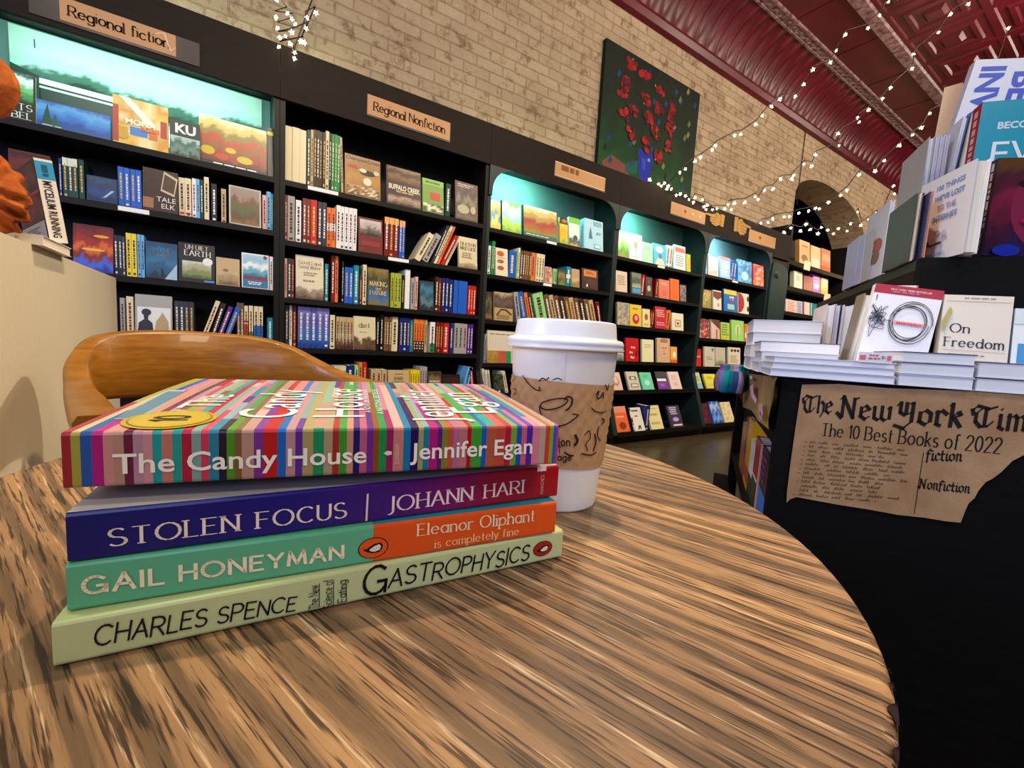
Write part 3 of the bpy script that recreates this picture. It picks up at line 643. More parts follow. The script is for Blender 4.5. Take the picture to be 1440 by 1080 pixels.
run(0, 2, [
 ('F', 103, 159, 318, '#5a140c', [('b', 0, 0, 1, 1, ['#1a2c8c', '#3a62d0', '#7c2418', '#d8641c', '#9c2410', '#7a180c', '#521008'], .07, 1.6, 12, 18, 24), ('e', .7, .78, .2, .03, '#f0a020'), ('e', .5, .48, .3, .03, '#f0b030')], 'sunset book in burning red over blue water'),
 ('S', 160, 172, 331, 'bk', 2), ('S', 172, 176, 333, 'dn'), ('S', 177, 192, 328, 'ye', 2), ('S', 193, 203, 330, 'lb', 2),
 ('F', 205, 249, 342, '#1c4a68', [('b', 0, 0, 1, 1, ['#0c2238', '#1c5078', '#2c6c94', '#205a80', '#1a3f60'], .08, 1, 7, 14, 20), ('t', 'LOST', .5, .8, .1, '#4a90b8', 'serif'), ('t', 'STARS', .5, .66, .09, '#8a6a60', 'serif'), ('p', [(.6, .0), (1, .0), (1, .45)], '#9fc0d0'), ('r', .48, .1, .56, .28, '#0c1828')], 'deep blue seascape book facing out'),
 ('F', 251, 302, 344, '#0e0d0e', [('t', 'UNQUIET', .5, .9, .1, '#cfcac0', 'serifl'), ('t', 'EARTH', .52, .75, .13, '#e8e4d8', 'serifl', .75), ('b', .1, .1, .9, .54, ['#4c5a34', '#7c8a50', '#a8a884', '#c8ccc0'], .08, 1, 3, 14, 12), ('e', .8, .56, .14, .1, '#e8e8e4'), ('r', .7, .02, .98, .07, '#3a8cc8')], 'black book with white serif capitals and a round white badge'),
 ('F', 304, 337, 364, '#c0a478', [('b', .05, .02, .95, .5, ['#6a5438', '#a58a60', '#c4aa80'], .1, 1, 4, 8, 8), ('e', .4, .55, .12, .06, '#8a6a48')], 'small tan book facing out'),
 ('F', 340, 378, 358, '#dfe6ea', [('b', .04, .34, .96, .96, ['#1c6c8c', '#54a4b8', '#e8ecec', '#8cc0d8', '#a8c8d8'], .06, 1.4, 3, 12, 14), ('r', .04, .24, .96, .34, '#7a1c34'), ('r', .04, .02, .96, .24, '#1a6c94'), ('e', .86, .92, .07, .05, '#7a1c34'), ('l', .2, .08, .8, .18, 2, '#dfe6ea')], 'white and teal book with a maroon band'),
 ('S', 379, 386, 361, 'wh'),
])
run(0, 3, [
 ('S', 169, 176, 419, 'gy'), ('S', 178, 188, 417, 'cr'),
 ('F', 190, 242, 416, '#a7a59c', [('r', .06, .1, .96, .72, '#e4e4e0'), ('p', [(.5, .1), (.92, .1), (.9, .4), (.78, .56), (.74, .62), (.7, .56), (.56, .4)], '#b89c6c'), ('p', [(.06, .1), (.5, .1), (.46, .36), (.34, .44), (.36, .56), (.22, .56), (.24, .44), (.1, .36)], '#241e22'), ('e', .3, .6, .13, .08, '#241e22')], 'grey book with a dark statue before a dome'),
 ('S', 245, 273, 424, 'dn', 4), ('L', 281, 288, 303, 424, 'cr'), ('L', 293, 300, 311, 427, 'db'), ('L', 302, 309, 321, 432, 'pu'), ('L', 312, 320, 331, 433, 'bl'),
 ('S', 333, 343, 426, 'br', 2), ('S', 343.5, 349, 430, 'cr', 1, 'redfoot', 'cream and red'), ('S', 350, 356, 430, 'cr', 1, 'grfoot', 'cream and green'), ('S', 357, 370, 431, 'cr', 2, 'blufoot', 'cream and blue'), ('S', 376, 386, 447, 'tl'),
])
# ---- bay 2
run(1, 0, [
 ('S', 401, 431, 179, 'cr', 3, 'plain', 'thick plain cream'), ('S', 432, 437, 182, 'dg'), ('S', 437, 441, 182, 'tn'), ('S', 441, 458, 184, 'db', 4), ('S', 458, 463, 184, 'cr'), ('S', 463, 466, 187, 'bk'), ('S', 466.5, 479, 189, 'gr', 3), ('L', 480, 483, 478, 193, 'tn'),
 ('F', 485, 535, 222, '#a9804a', [('b', .02, .02, .98, .98, ['#7a5a34', '#a8783c', '#b8863c', '#a07a44', '#a8845c'], .06, 1, 4, 14, 16), ('t', 'ChampionCross', .5, .92, .09, '#3a2014', 'sansb', .94), ('r', .1, .68, .34, .75, '#b83a20'), ('e', .62, .62, .22, .07, '#2c1c14'), ('e', .5, .66, .1, .05, '#e0d4b8'), ('e', .62, .4, .12, .1, '#e8dcc0'), ('e', .88, .66, .08, .06, '#cfc4a8'), ('n', .05, .03, .95, .26, ['#e0d0a8', '#8a6438', '#4c3420', '#b89458'], 6, 12, 5)], 'tan picture book with a bird and a round badge'),
 ('F', 543, 592, 238, '#3c1a16', [('b', .04, .62, .98, .98, ['#5a3a20', '#7c5a30', '#4a2c1c', '#8c7450'], .1, 1, 5, 12, 9), ('t', 'BUFFALO CREEK', .52, .47, .13, '#e4d8b8', 'sansx', .9), ('l', .25, .3, .8, .38, 1, '#b8a070'), ('b', .04, .02, .98, .26, ['#3c2418', '#8c6a58', '#a8907c', '#5a3c2c'], .12, 1, 8, 12, 6)], 'dark brown book with bold cream capitals'),
 ('F', 594, 624, 254, '#6f9a34', [('r', 0, .82, 1, 1, '#87b848'), ('l', .08, .85, .9, .93, 1, '#2c4420'), ('r', .36, .4, .82, .62, '#c03a24'), ('n', .02, .03, .98, .26, ['#e4dcb8', '#5c4430', '#f0e8d0', '#3c5a24'], 8, 7, 4)], 'green magazine with red block and white flowers'),
 ('S', 627, 634, 258, 'dg'),
 ('F', 640, 672, 258, '#4a3024', [('b', .05, .05, .95, .95, ['#6a5a44', '#4a3020', '#7c7458', '#3a241c', '#5a3a2c'], .12, 2, 5, 12, 16), ('e', .35, .28, .26, .12, '#a8a884'), ('e', .78, .3, .12, .1, '#b8a488'), ('l', .1, .84, .8, .94, 2, '#c8b8a0')], 'brown photo book at the right end'),
])
run(1, 1, [
 ('S', 400, 404, 274, 'dr'), ('S', 404.5, 415, 275, 'gy'), ('S', 416, 424, 281, 'wh'), ('S', 425.5, 437, 279, 'dr', 2, 'std', 'dark red white-titled'), ('S', 437, 446, 281, 'rd'), ('S', 447, 459.5, 284, 'dn', 2), ('S', 460, 472, 292, 'or', 2, 'band', 'orange white-banded'), ('S', 473, 502, 291, 'wh', 5, 'std', 'white numbered'),
 ('F', 504, 538, 308, '#6a1412', [('r', .06, .5, .94, .94, '#8c7c74'), ('b', .06, .5, .94, .94, ['#2c1c1c', '#6a5a58', '#b8aca4', '#d0c4b8'], .1, 1, 3, 10, 9), ('r', .1, .2, .9, .34, '#8c201a')], 'dark red book with a grey photograph'),
 ('S', 541, 561, 306, 'dr', 3, 'orcap', 'dark red orange-capped'), ('S', 562, 570, 310, 'bl', 2, 'orcap', 'blue orange-capped'),
 ('L', 581, 590, 602, 330, 'cr'), ('L', 592, 601, 612, 331, 'gy'), ('L', 606, 609, 629, 317, 'dn'), ('L', 609.5, 613, 634, 318, 'cr', 'cream tilted'), ('L', 614, 617, 638, 319, 'or'), ('L', 619, 623, 640, 332, 'rd'), ('L', 625.5, 628, 645, 335, 'cr', 'cream low'),
 ('F', 645, 671, 335, '#d8caa0', [('t', 'DEATH IN', .5, .78, .1, '#3a2c20', 'slab', .8), ('t', 'MUD LICK', .5, .64, .1, '#3a2c20', 'slab', .84), ('l', .15, .3, .85, .5, 3, '#8a7454'), ('b', 0, 0, 1, .2, ['#7c6a4c', '#a8946c', '#d8caa0'], .2, 1, 3, 8, 4)], 'cream book with dark slab capitals over low hills'),
])
run(1, 2, [
 ('S', 400, 404, 363, 'pk'), ('S', 404.5, 410, 363, 'dn'), ('S', 410, 414, 364, 'dr'),
 ('F', 416, 455, 361, '#ded3b4', [('b', 0, 0, 1, .3, ['#4c3a2c', '#7a6450', '#9c8870', '#ded3b4'], .18, 1, 5, 12, 8), ('t', 'Good Land', .5, .84, .08, '#6a5a48', 'serif', .8), ('t', 'Good Water', .5, .74, .08, '#6a5a48', 'serif', .8), ('l', .25, .52, .8, .62, 2, '#a08c70'), ('l', .2, .38, .8, .44, 1, '#8a765c')], 'cream book with brown hill along its foot'),
 ('S', 457, 462, 371, 'tl'), ('S', 466, 471, 358, 'dr'), ('S', 471.5, 476, 359, 'or'), ('S', 481, 484, 367, 'bk'), ('S', 485, 497, 376, 'bl', 2), ('S', 498, 505, 373, 'tl', 1, 'std', 'bright teal'), ('S', 506, 509.5, 388, 'dr'), ('S', 510.5, 516, 372, 'cr'),
 ('F', 517, 547, 378, '#4c4420', [('b', .03, .02, .97, .98, ['#7a6a30', '#3f6a94', '#2c5480', '#5c5224', '#3c3818', '#6a5a2c', '#8c7434'], .1, 1.2, 9, 12, 18), ('t', 'MAKING', .5, .58, .12, '#e8d8a0', 'serif', .8), ('t', 'our', .5, .46, .08, '#e8d8a0', 'serif'), ('t', 'FUTURE', .5, .34, .1, '#e8d8a0', 'serif', .8)], 'olive book with cream capitals and a blue river'),
 ('S', 550, 565, 384, 'yg', 3), ('S', 565, 569, 387, 'bk'), ('S', 570, 577, 379, 'wh', 1, 'plain', 'white black-sided'), ('S', 578, 583, 391, 'gy'), ('S', 584, 588, 389, 'pk'),
 ('F', 590, 610, 396, '#1a3040', [('b', .05, .05, .95, .95, ['#0f2028', '#5a7480', '#2a5068', '#3a7890', '#1c3c50'], .1, 1, 5, 9, 14)], 'small dark teal landscape book'),
 ('S', 612, 617, 389, 'db'), ('S', 617, 621, 391, 'dr'), ('S', 622, 631, 391, 'nv', 2), ('S', 632, 637, 393, 'nv', 1, 'std', 'deep navy white-lettered'), ('S', 638.5, 657, 395, 'bl', 3, 'plain', 'plain bright blue'), ('S', 658, 669, 402, 'rd', 3),
])
run(1, 3, [
 ('S', 401, 406, 424, 'dn'), ('S', 407, 411, 426, 'wh'), ('S', 412, 417, 427, 'dr'), ('S', 419, 463, 431, 'vi', 5, 'half', 'violet-to-blue'), ('S', 464, 471, 443, 'cr'), ('S', 473, 497, 446, 'tn', 5, 'trees', 'tan tree-footed'),
 ('F', 497.5, 528, 446, '#d8cca0', [('b', 0, 0, 1, .42, ['#4c3422', '#6a4a30', '#5a3c28', '#d8cca0'], .2, 1.5, 6, 12, 9), ('t', 'diet', .48, .74, .15, '#5a4a34', 'serif', .8), ('l', .2, .5, .6, .54, 1, '#8a7a58')], 'cream book with one short lowercase word over brown trees'),
 ('S', 530, 534, 446, 'bk'), ('S', 535, 539, 442, 'bk'), ('S', 540, 551, 446, 'br', 3), ('S', 551.5, 560, 446, 'cr'), ('S', 562, 577, 447, 'nv', 3), ('S', 577.5, 581, 450, 'tl'), ('S', 582, 597, 449, 'or', 4, 'dkfoot', 'orange dark-footed'), ('S', 597.5, 601, 450, 'tn'), ('S', 605, 612, 453, 'wh', 1, 'grfoot', 'white and green'),
 ('S', 613, 623, 453, 'dr', 3), ('S', 624, 632, 454, 'rd'), ('S', 633, 637, 456, 'nv', 1, 'std', 'thin navy'), ('S', 639, 657, 455, 'gy', 3, 'std', 'pale grey'), ('S', 658, 665, 456, 'pu', 2),
])
run(1, 4, [
 ('S', 436, 469, 518, 'lb', 7, 'plain', 'thin light blue'), ('S', 470, 487, 515, 'cr', 5), ('S', 488, 497, 514, 'nv'), ('S', 498.5, 504, 514, 'lg'), ('S', 505, 510, 510, 'or'), ('S', 511, 516, 510, 'rd'), ('S', 522, 544, 520, 'tn', 3),
 ('F', 546, 576, 521, '#c4a870', [('t', 'RARE', .5, .66, .12, '#3a2c1c', 'slab', .5), ('t', 'BREED', .5, .48, .12, '#3a2c1c', 'slab', .6), ('r', .3, .82, .7, .85, '#8a6c40')], 'tan book with two short dark lines of capitals', 0, {'tilt': R(8)}),
 ('S', 577, 590, 521, 'ye', 4, 'std', 'yellow-edged'), ('S', 591, 601, 516, 'gy', 3),
 ('F', 602.5, 621, 523, '#54402c', [('b', .04, .3, .96, .96, ['#5c4830', '#7c6444', '#3c2c20'], .1, 2, 4, 8, 10), ('l', .1, .3, .9, .6, 3, '#e0d0a8')], 'brown picture book with pale lettering', 0, {'tilt': R(8)}),
 ('F', 622, 647, 527, '#171112', [('b', .05, .45, .95, .95, ['#2c1414', '#3c1c18', '#1c1012'], .1, 1, 4, 8, 8), ('t', 'DREAM', .52, .36, .13, '#e8e4dc', 'sansb', .85)], 'black book with wide white capitals', 0, {'tilt': R(8)}),
 ('L', 649, 656, 658, 517, 'lb'), ('L', 663, 667, 660, 517, 'rd'),
])
# ---- bay 3
AUT = [('b', 0, .12, 1, 1, ['#8c8a30', '#b06030', '#a84038', '#b89040', '#e0b070', '#f0e8c8'], .06, 1.5, 9, 18, 16), ('r', 0, 0, 1, .12, '#3a6a60'), ('l', .06, .04, .9, .08, 1, '#f0f4ec')]
run(2, 0, [
 ('F', 690, 704, 283, '#f2e6c8', [('b', 0, 0, 1, 1, ['#e8a838', '#f0d070', '#5a90b0', '#f0b848', '#f4e8c8'], .1, 1, 4, 6, 10)], 'white and orange picture book at the left end', .03),
 ('F', 706, 732, 285, '#d8ecd8', [('b', 0, 0, 1, 1, ['#78a830', '#b8cc48', '#a8e0c8', '#e8f4e8', '#8cc850'], .1, 1, 5, 10, 14)], 'mint and green picture book with a dark spine', .02, {'spn': '#241c18', 't': .03}),
 ('F', 736, 783, 294, '#8a7848', AUT, 'wide autumn hills album with a tag below', 0, {'spn': '#241c18', 't': .03}),
 ('F', 787, 798, 307, '#e8b81c', [('r', 0, .76, 1, 1, '#14403c'), ('e', .6, .88, .3, .07, '#e06030'), ('b', 0, .0, 1, .75, ['#8cb028', '#e8c020', '#f0b018', '#f4d040'], .1, 1, 3, 5, 9)], 'narrow yellow flower guide with a dark top', .01),
 ('F', 800, 815, 307, '#dff0e0', [('r', 0, .8, 1, 1, '#7cc838'), ('b', 0, 0, 1, .36, ['#e0b040', '#5a6a60', '#3a5050', '#dff0e0'], .16, 1, 4, 6, 6), ('e', .6, .3, .2, .1, '#3c4c4c')], 'white guide with a green band and small animals', .01),
 ('F', 822, 848, 311, '#a8d8e8', [('l', .45, .78, .95, .94, 3, '#3a6484'), ('p', [(.2, .35), (.42, .35), (.36, .6), (.31, .75), (.26, .6)], '#3c6c90'), ('l', .6, .5, .9, .6, 2, '#3c6c90'), ('r', .5, .05, .85, .2, '#5a90a8'), ('r', .53, .07, .82, .18, '#b8e4f0')], 'thick pale blue boxed book with small blue figure', 0, {'t': .06}),
])
run(2, 1, [
 ('S', 686.5, 691, 345, 'wh'), ('S', 691.5, 696, 339, 'gr', 2),
 ('F', 697, 714, 350, '#e8dcbc', [('e', .4, .8, .3, .1, '#c85a24'), ('e', .4, .52, .28, .07, '#9c6a38'), ('e', .4, .28, .28, .08, '#a85a3c'), ('r', .1, .64, .8, .66, '#c89a60')], 'cream cookery book with three dishes'),
 ('S', 716.5, 726, 353, 'bl'), ('S', 727, 729, 352, 'lg'), ('S', 729.5, 732, 348, 'wh', 1, 'std', 'thin white'), ('S', 732.5, 747.5, 353, 'br', 5), ('S', 748, 753, 355, 'or'), ('S', 754, 766, 357, 'cr', 3),
 ('F', 767, 776, 376, '#d8b0a0', [('n', .05, .05, .95, .95, ['#d89080', '#e8d0b0', '#6a8a60', '#c0584c'], 3, 4, 6)], 'small floral booklet'), ('S', 777.5, 784, 378, 'lg', 2),
 ('F', 785, 795, 380, '#5a5a30', [('b', 0, 0, 1, 1, ['#6a8a3c', '#6a5030', '#8a7c4c', '#4a3c28'], .1, 1, 3, 5, 8)], 'small brown and green booklet'), ('S', 797, 803, 375, 'tl', 1, 'band', 'teal white-banded'),
 ('F', 804, 815, 379, '#b89c6c', [('b', 0, 0, 1, .5, ['#8a7c50', '#c4ac80'], .1, 1, 2, 5, 5)], 'small tan booklet'),
 ('F', 818, 841, 379, '#38201a', [('r', .12, .62, .9, .94, '#d88028'), ('l', .2, .72, .8, .86, 2, '#5a2c10'), ('p', [(.25, .1), (.36, .12), (.38, .34), (.3, .3)], '#f0e4c8'), ('p', [(.1, .4), (.5, .56), (.9, .4), (.9, .1), (.6, .05)], '#4c2820')], 'dark brown book with an orange title block'),
])
run(2, 2, [
 ('F', 682, 692, 411, '#4a3a28', [('b', .05, .05, .95, .95, ['#8a6a38', '#3a3024', '#6a5a44', '#2c2420'], .12, 1, 4, 6, 10)], 'dark picture book at the left end', .01),
 ('F', 695, 721, 412, '#b89c68', [('b', 0, .45, 1, 1, ['#4a3a34', '#6a5448', '#5a4840', '#b8a078'], .12, 1, 6, 10, 8), ('p', [(.1, .2), (.35, .42), (.65, .42), (.95, .25), (.9, .2), (.6, .36), (.36, .36), (.14, .14)], '#54401c'), ('l', .1, .03, .9, .2, 3, '#7c6038')], 'tan book with brown mountains'),
 ('L', 727, 733, 722, 411, 'gy'), ('L', 735, 742, 728, 411, 'bl'), ('L', 743.5, 748, 736.5, 412, 'or'), ('L', 749, 753, 741.5, 412, 'db'), ('L', 756.5, 771, 748.5, 414, 'lg', 'thick pale green'),
] + [('L', 772.5+6.9*k, 778.4+6.9*k, 764.5+7.0*k, 415+.9*k, ('br', 'tn', 'br', 'db')[k % 4]) for k in range(10)] + [('L', 843, 847, 838, 425, 'dr')])
run(2, 3, [
 ('S', 682, 685, 470, 'gy'),
 ('F', 685.5, 728, 466, '#ddd2b8', [('l', .06, .86, .9, .9, 1, '#4c3c30'), ('n', .0, .0, .34, .38, ['#a88434', '#b8903c', '#9c7830'], 2, 4, 5), ('n', .34, .0, .6, .38, ['#b8503c', '#c05a48'], 2, 3, 5), ('r', .6, 0, .76, .38, '#28904c'), ('r', .76, 0, 1, .38, '#d0bc88')] + [('r', .08*i+.08, .42, .08*i+.086, .82, '#c4b898') for i in range(11)], 'wide cream wall calendar with coloured foot'),
])
run(2, 4, [('L', 680.5, 683, 678, 519, 'cr'), ('L', 685, 687, 682.5, 521, 'wh'), ('L', 689, 691, 686, 521, 'cr', 'thin cream'),
 ('F', 694, 708, 527, '#1c1814', [('n', .05, .2, .95, .95, ['#1c1814', '#3a3428', '#4c5a44', '#2c2420'], 4, 7, 9), ('e', .6, .1, .1, .06, '#e0d8d0')], 'black book with dim leaves beside the coffee cup', 0, {'tilt': R(8)}), ('L', 711, 715, 706, 523, 'cr', 'cream tilted')])
# ---- bay 4
run(3, 0, [
 ('F', 869, 884, 325, '#8fcf78', [('b', 0, 0, 1, 1, ['#b08a30', '#5a9a28', '#a8dc78', '#d8f4c8', '#a0e0a0'], .1, 1, 3, 7, 10)], 'green picture book at the left end', .02),
 ('F', 885, 903, 330, '#e8f4e4', [('e', .5, .58, .16, .14, '#e09a90'), ('r', .48, .2, .52, .48, '#8cc070'), ('l', .1, .06, .7, .14, 1, '#b0c8b0')], 'white book with one pink flower', .01),
 ('F', 904, 918, 342, '#b8ecc0', [('l', .1, .6, .8, .8, 2, '#8cd0a0')], 'plain pale green book'),
 ('F', 919, 937, 344, '#5cc4e4', [('e', .45, .74, .3, .16, '#f0f8f8'), ('p', [(.1, 0), (.9, 0), (.7, .3), (.4, .45)], '#e8dcc0'), ('e', .5, .42, .14, .12, '#2c90c0')], 'light blue book with a white cloud shape'),
 ('S', 938, 946.5, 345, 'wh', 2),
 ('F', 948, 964, 346, '#e4eaf0', [('r', .1, .72, .95, .9, '#e07870'), ('l', .1, .1, .9, .6, 5, '#a8b4c0')], 'white book with a pink block near the top'),
 ('F', 965, 971, 358, '#b8d828', [('r', .3, .1, .95, .8, '#f0b048')], 'narrow lime and orange booklet', .01),
])
run(3, 1, [
 ('F', 866, 882, 382, '#e0ccb0', [('l', .14, .3, .86, .8, 6, '#a08a70')], 'cream book full of small text'),
 ('F', 888, 902, 384, '#5c604c', [('r', .1, .06, .9, .26, '#4aa0d8'), ('b', .05, .3, .95, .95, ['#a8b090', '#4c5044', '#7c8470'], .1, 1, 3, 6, 8)], 'olive grey book with a blue block'), ('S', 903.5, 907, 386, 'rd'),
 ('F', 908, 917, 390, '#4a3834', [('e', .5, .4, .26, .16, '#c8b8a8'), ('e', .5, .75, .2, .1, '#8a3c34')], 'dark photo book'), ('S', 922, 925.5, 392, 'dr'),
 ('F', 926.5, 941.5, 394, '#e0785c', [('l', .12, .7, .86, .84, 2, '#f0c8b0'), ('l', .3, .15, .7, .4, 3, '#c85a40')], 'coral book facing out'),
 ('F', 942.5, 955, 393, '#f06a1c', [], 'plain bright orange book'),
 ('F', 956, 965, 401, '#4c444c', [('n', .05, .05, .95, .95, ['#4c444c', '#8c7c84', '#b0a0a0', '#5a4c58'], 6, 4, 6)], 'grey floral booklet at the right end'),
])
run(3, 2, [
 ('F', 868, 885, 426, '#b0a48c', [('n', 0, 0, 1, 1, ['#c4b494', '#8c8474', '#d0b8a0', '#a89c8c', '#7c948c'], 4, 7, 10)], 'grey floral collage book', .01),
 ('F', 886, 902, 429, '#e8c838', [('e', .5, .34, .3, .24, '#c02838'), ('e', .52, .38, .14, .12, '#e8a0a0'), ('l', .2, .72, .8, .84, 1, '#a88818')], 'yellow book with a red portrait'),
 ('F', 903.5, 914, 435, '#ecdc9c', [('e', .5, .56, .22, .18, '#a8583c'), ('r', .2, .1, .8, .2, '#d0b868')], 'pale yellow book with a small brown figure'), ('S', 915, 919.5, 436, 'dr', 2),
 ('F', 921, 936.5, 432, '#c02c30', [('l', .1, .5, .9, .86, 4, '#f0b0b0'), ('l', .1, .1, .9, .3, 2, '#e8a0b8')], 'red book with rows of pink lettering', 0, {'spn': '#7a1818'}), ('S', 937.5, 943, 436, 'or'),
 ('F', 945, 961, 441, '#ece4c8', [('r', .24, .2, .76, .62, '#a8906c'), ('r', .3, .25, .7, .57, '#e4d8b4'), ('e', .5, .4, .1, .08, '#7a6448')], 'cream book with a framed picture'),
])
run(3, 3, [
 ('F', 867, 877, 486, '#a8a09c', [('b', 0, 0, 1, .5, ['#4c5a60', '#8c8c8c', '#c8c0b8'], .1, 1, 3, 5, 7)], 'grey photo book just right of the cup lid'),
 ('F', 880, 898, 476, '#c41820', [('t', 'true', .55, .62, .11, '#f4d8cc', 'sansx', .7), ('t', 'she', .4, .4, .11, '#f4d8cc', 'sansx', .5), ('t', 'Plan', .5, .18, .11, '#f4d8cc', 'sansx', .7), ('r', .8, .25, .88, .46, '#241414')], 'red book with pale bold lettering'),
 ('F', 903, 919, 478, '#ece8b8', [('l', .2, .6, .8, .8, 3, '#c8b890')], 'pale cream book with faint lettering'),
 ('F', 924, 942, 476, '#d8b48c', [('e', .54, .56, .3, .34, '#e8b494'), ('e', .42, .6, .06, .025, '#5a4434'), ('e', .66, .6, .06, .025, '#5a4434'), ('e', .54, .36, .1, .025, '#b06a58'), ('p', [(.5, .6), (.58, .46), (.48, .46)], '#cf9878'), ('e', .54, .9, .3, .08, '#a8845c')], 'book with a large pale face on its cover'),
 ('F', 943, 952, 488, '#f0b050', [('e', .6, .5, .26, .2, '#fff4e0'), ('r', 0, 0, 1, .2, '#e86830')], 'orange and white booklet'),
])
run(3, 4, [
 ('F', 861, 876, 525, '#e0bca4', [('e', .5, .5, .3, .26, '#a87c68'), ('e', .5, .55, .2, .18, '#e0c0a8')], 'pinkish book with a line drawing'),
 ('F', 885, 901, 524, '#c8c0a8', [('r', .2, .55, .8, .74, '#5c5850'), ('r', .35, .58, .65, .7, '#d8d4c4'), ('r', .2, .14, .85, .34, '#5c5850'), ('r', .26, .18, .8, .3, '#d8d4c4')], 'stone grey book with two label boxes'),
 ('F', 904, 920, 525, '#5fcfa4', [('e', .5, .4, .22, .16, '#a8e8d0'), ('l', .2, .7, .8, .84, 2, '#3ca880')], 'mint green book'),
 ('F', 926, 941, 524, '#1c1020', [('r', 0, 0, 1, .42, '#6a1a8c'), ('r', .06, .46, .9, .6, '#e8e4f0'), ('l', .2, .12, .8, .3, 2, '#b868d8')], 'black and purple book with a white band'),
 ('F', 944, 959, 524, '#e4ccc4', [('l', .2, .5, .8, .8, 4, '#c0a09c'), ('r', .3, .2, .7, .4, '#d8b8b0')], 'pale pink book'),
])
run(3, 5, [
 ('F', 868, 886, 573, '#ea6428', [('r', 0, .74, 1, 1, '#e88c6c'), ('l', .1, .5, .9, .62, 1, '#f4b898'), ('e', .5, .24, .26, .14, '#8c3018')], 'bright orange book with a pale band', 0, {'spn': '#f0e8e0', 't': .03}),
 ('F', 891, 907, 574, '#ece4d4', [('l', .1, .76, .9, .9, 1, '#4c3c38'), ('l', .3, .56, .7, .66, 1, '#4c3c38'), ('p', [(.4, .05), (.5, .22), (.66, .24), (.7, .05), (.62, .05), (.58, .16), (.48, .05)], '#2c2424'), ('n', 0, 0, .12, 1, ['#3a2420', '#ece4d4'], 3, 1, 14)], 'ragged edged white book with a small dark animal', 0, {'spn': '#2c1418'}),
 ('S', 908.5, 914, 571, 'nv'),
 ('F', 916, 933, 571, '#e8dc9c', [('l', .1, .5, .9, .66, 1, '#b89c58'), ('l', .1, .12, .9, .3, 1, '#c0ac68'), ('r', .1, .86, .8, .89, '#b0a070')], 'pale yellow book with brown capitals'),
 ('F', 944, 961, 571, '#3a2c48', [('l', .15, .55, .85, .92, 4, '#d8d4f0'), ('e', .5, .36, .24, .1, '#b8a0d8'), ('r', .2, .06, .9, .14, '#e0d0c0')], 'dark violet book with white lettering'),
])
# ---- bay 5
run(4, 0, [
 ('F', 996, 1010, 361, '#f0e8e4', [('b', .1, .05, .9, .5, ['#d8c0b0', '#f0e4dc'], .1, 1, 2, 5, 6)], 'white book at the left end'),
 ('F', 1012, 1027, 362, '#9cc8ec', [('r', .0, .84, 1, 1, '#e08888'), ('e', .5, .55, .32, .14, '#e4f0fc'), ('l', .1, .08, .9, .36, 3, '#e8f4ff')], 'pale blue book with a pink band'),
 ('S', 1028, 1036, 366, 'bl', 2),
 ('F', 1037.5, 1057, 367, '#2c98d8', [('n', 0, .0, 1, 1, ['#2c98d8', '#54b8ec', '#1c78c0', '#78d0f4'], 5, 7, 9), ('e', .5, .3, .24, .2, '#c0e8fa')], 'bright blue patterned book'),
 ('F', 1059, 1074, 373, '#d83c34', [('n', 0, 0, 1, 1, ['#d83c34', '#f06a40', '#c02838', '#f8a060', '#f0d0c8'], 5, 6, 9)], 'red and orange patterned book'),
])
run(4, 1, [
 ('F', 988, 1000, 408, '#a8a050', [('n', 0, 0, 1, 1, ['#c06048', '#88a840', '#c8c070', '#a88850'], 5, 6, 9)], 'green and red floral book'),
 ('F', 1003, 1014.5, 409, '#ece4d4', [('r', 0, .66, 1, .94, '#7a4030'), ('p', [(0, .66), (.5, .5), (1, .66)], '#7a4030'), ('e', .6, .25, .14, .1, '#c0a890')], 'white book with a brown top'),
 ('F', 1018, 1036, 408, '#2070c4', [('r', 0, .78, 1, .98, '#f0d82c'), ('p', [(.4, .7), (.8, .7), (.6, .4)], '#e8e0e8'), ('r', .52, .42, .66, .64, '#b83050'), ('r', .25, .1, .8, .34, '#a8e0c8')], 'blue book with a yellow title band'),
 ('F', 1038.5, 1053, 413, '#f4ecdc', [('p', [(0, 0), (.3, .1), (.5, .3), (.55, .5), (.5, .75), (.3, .95), (0, 1)], '#b8142c'), ('e', .9, .75, .1, .14, '#3a2018'), ('e', .9, .25, .1, .14, '#3a2018')], 'white book with a crimson curve'),
])
run(4, 2, [
 ('F', 984, 997, 449, '#b83828', [('n', 0, 0, 1, 1, ['#b83828', '#8c2018', '#d86850', '#f0c8a0', '#3c5a70'], 6, 6, 9)], 'dark red patterned book'),
 ('F', 1000, 1012, 450, '#e8c8b8', [('p', [(0, 1), (1, 1), (1, .5), (0, .9)], '#6a4434'), ('r', .55, .0, .75, .5, '#b87868')], 'pinkish book with a brown corner'),
 ('F', 1014, 1026, 454, '#c8d848', [('l', .06, .2, .94, .9, 5, '#38a078')], 'yellow-green book with slanting green lettering'),
 ('F', 1028.5, 1046, 451, '#a8e078', [('e', .5, .5, .2, .3, '#d8f0a8'), ('r', .46, .2, .54, .7, '#88905c')], 'light green book'),
 ('F', 1047, 1053, 456, '#f08424', [('r', 0, .2, 1, .5, '#e8d0c8'), ('r', .6, .5, 1, .9, '#7a2818')], 'narrow orange booklet', .01),
])
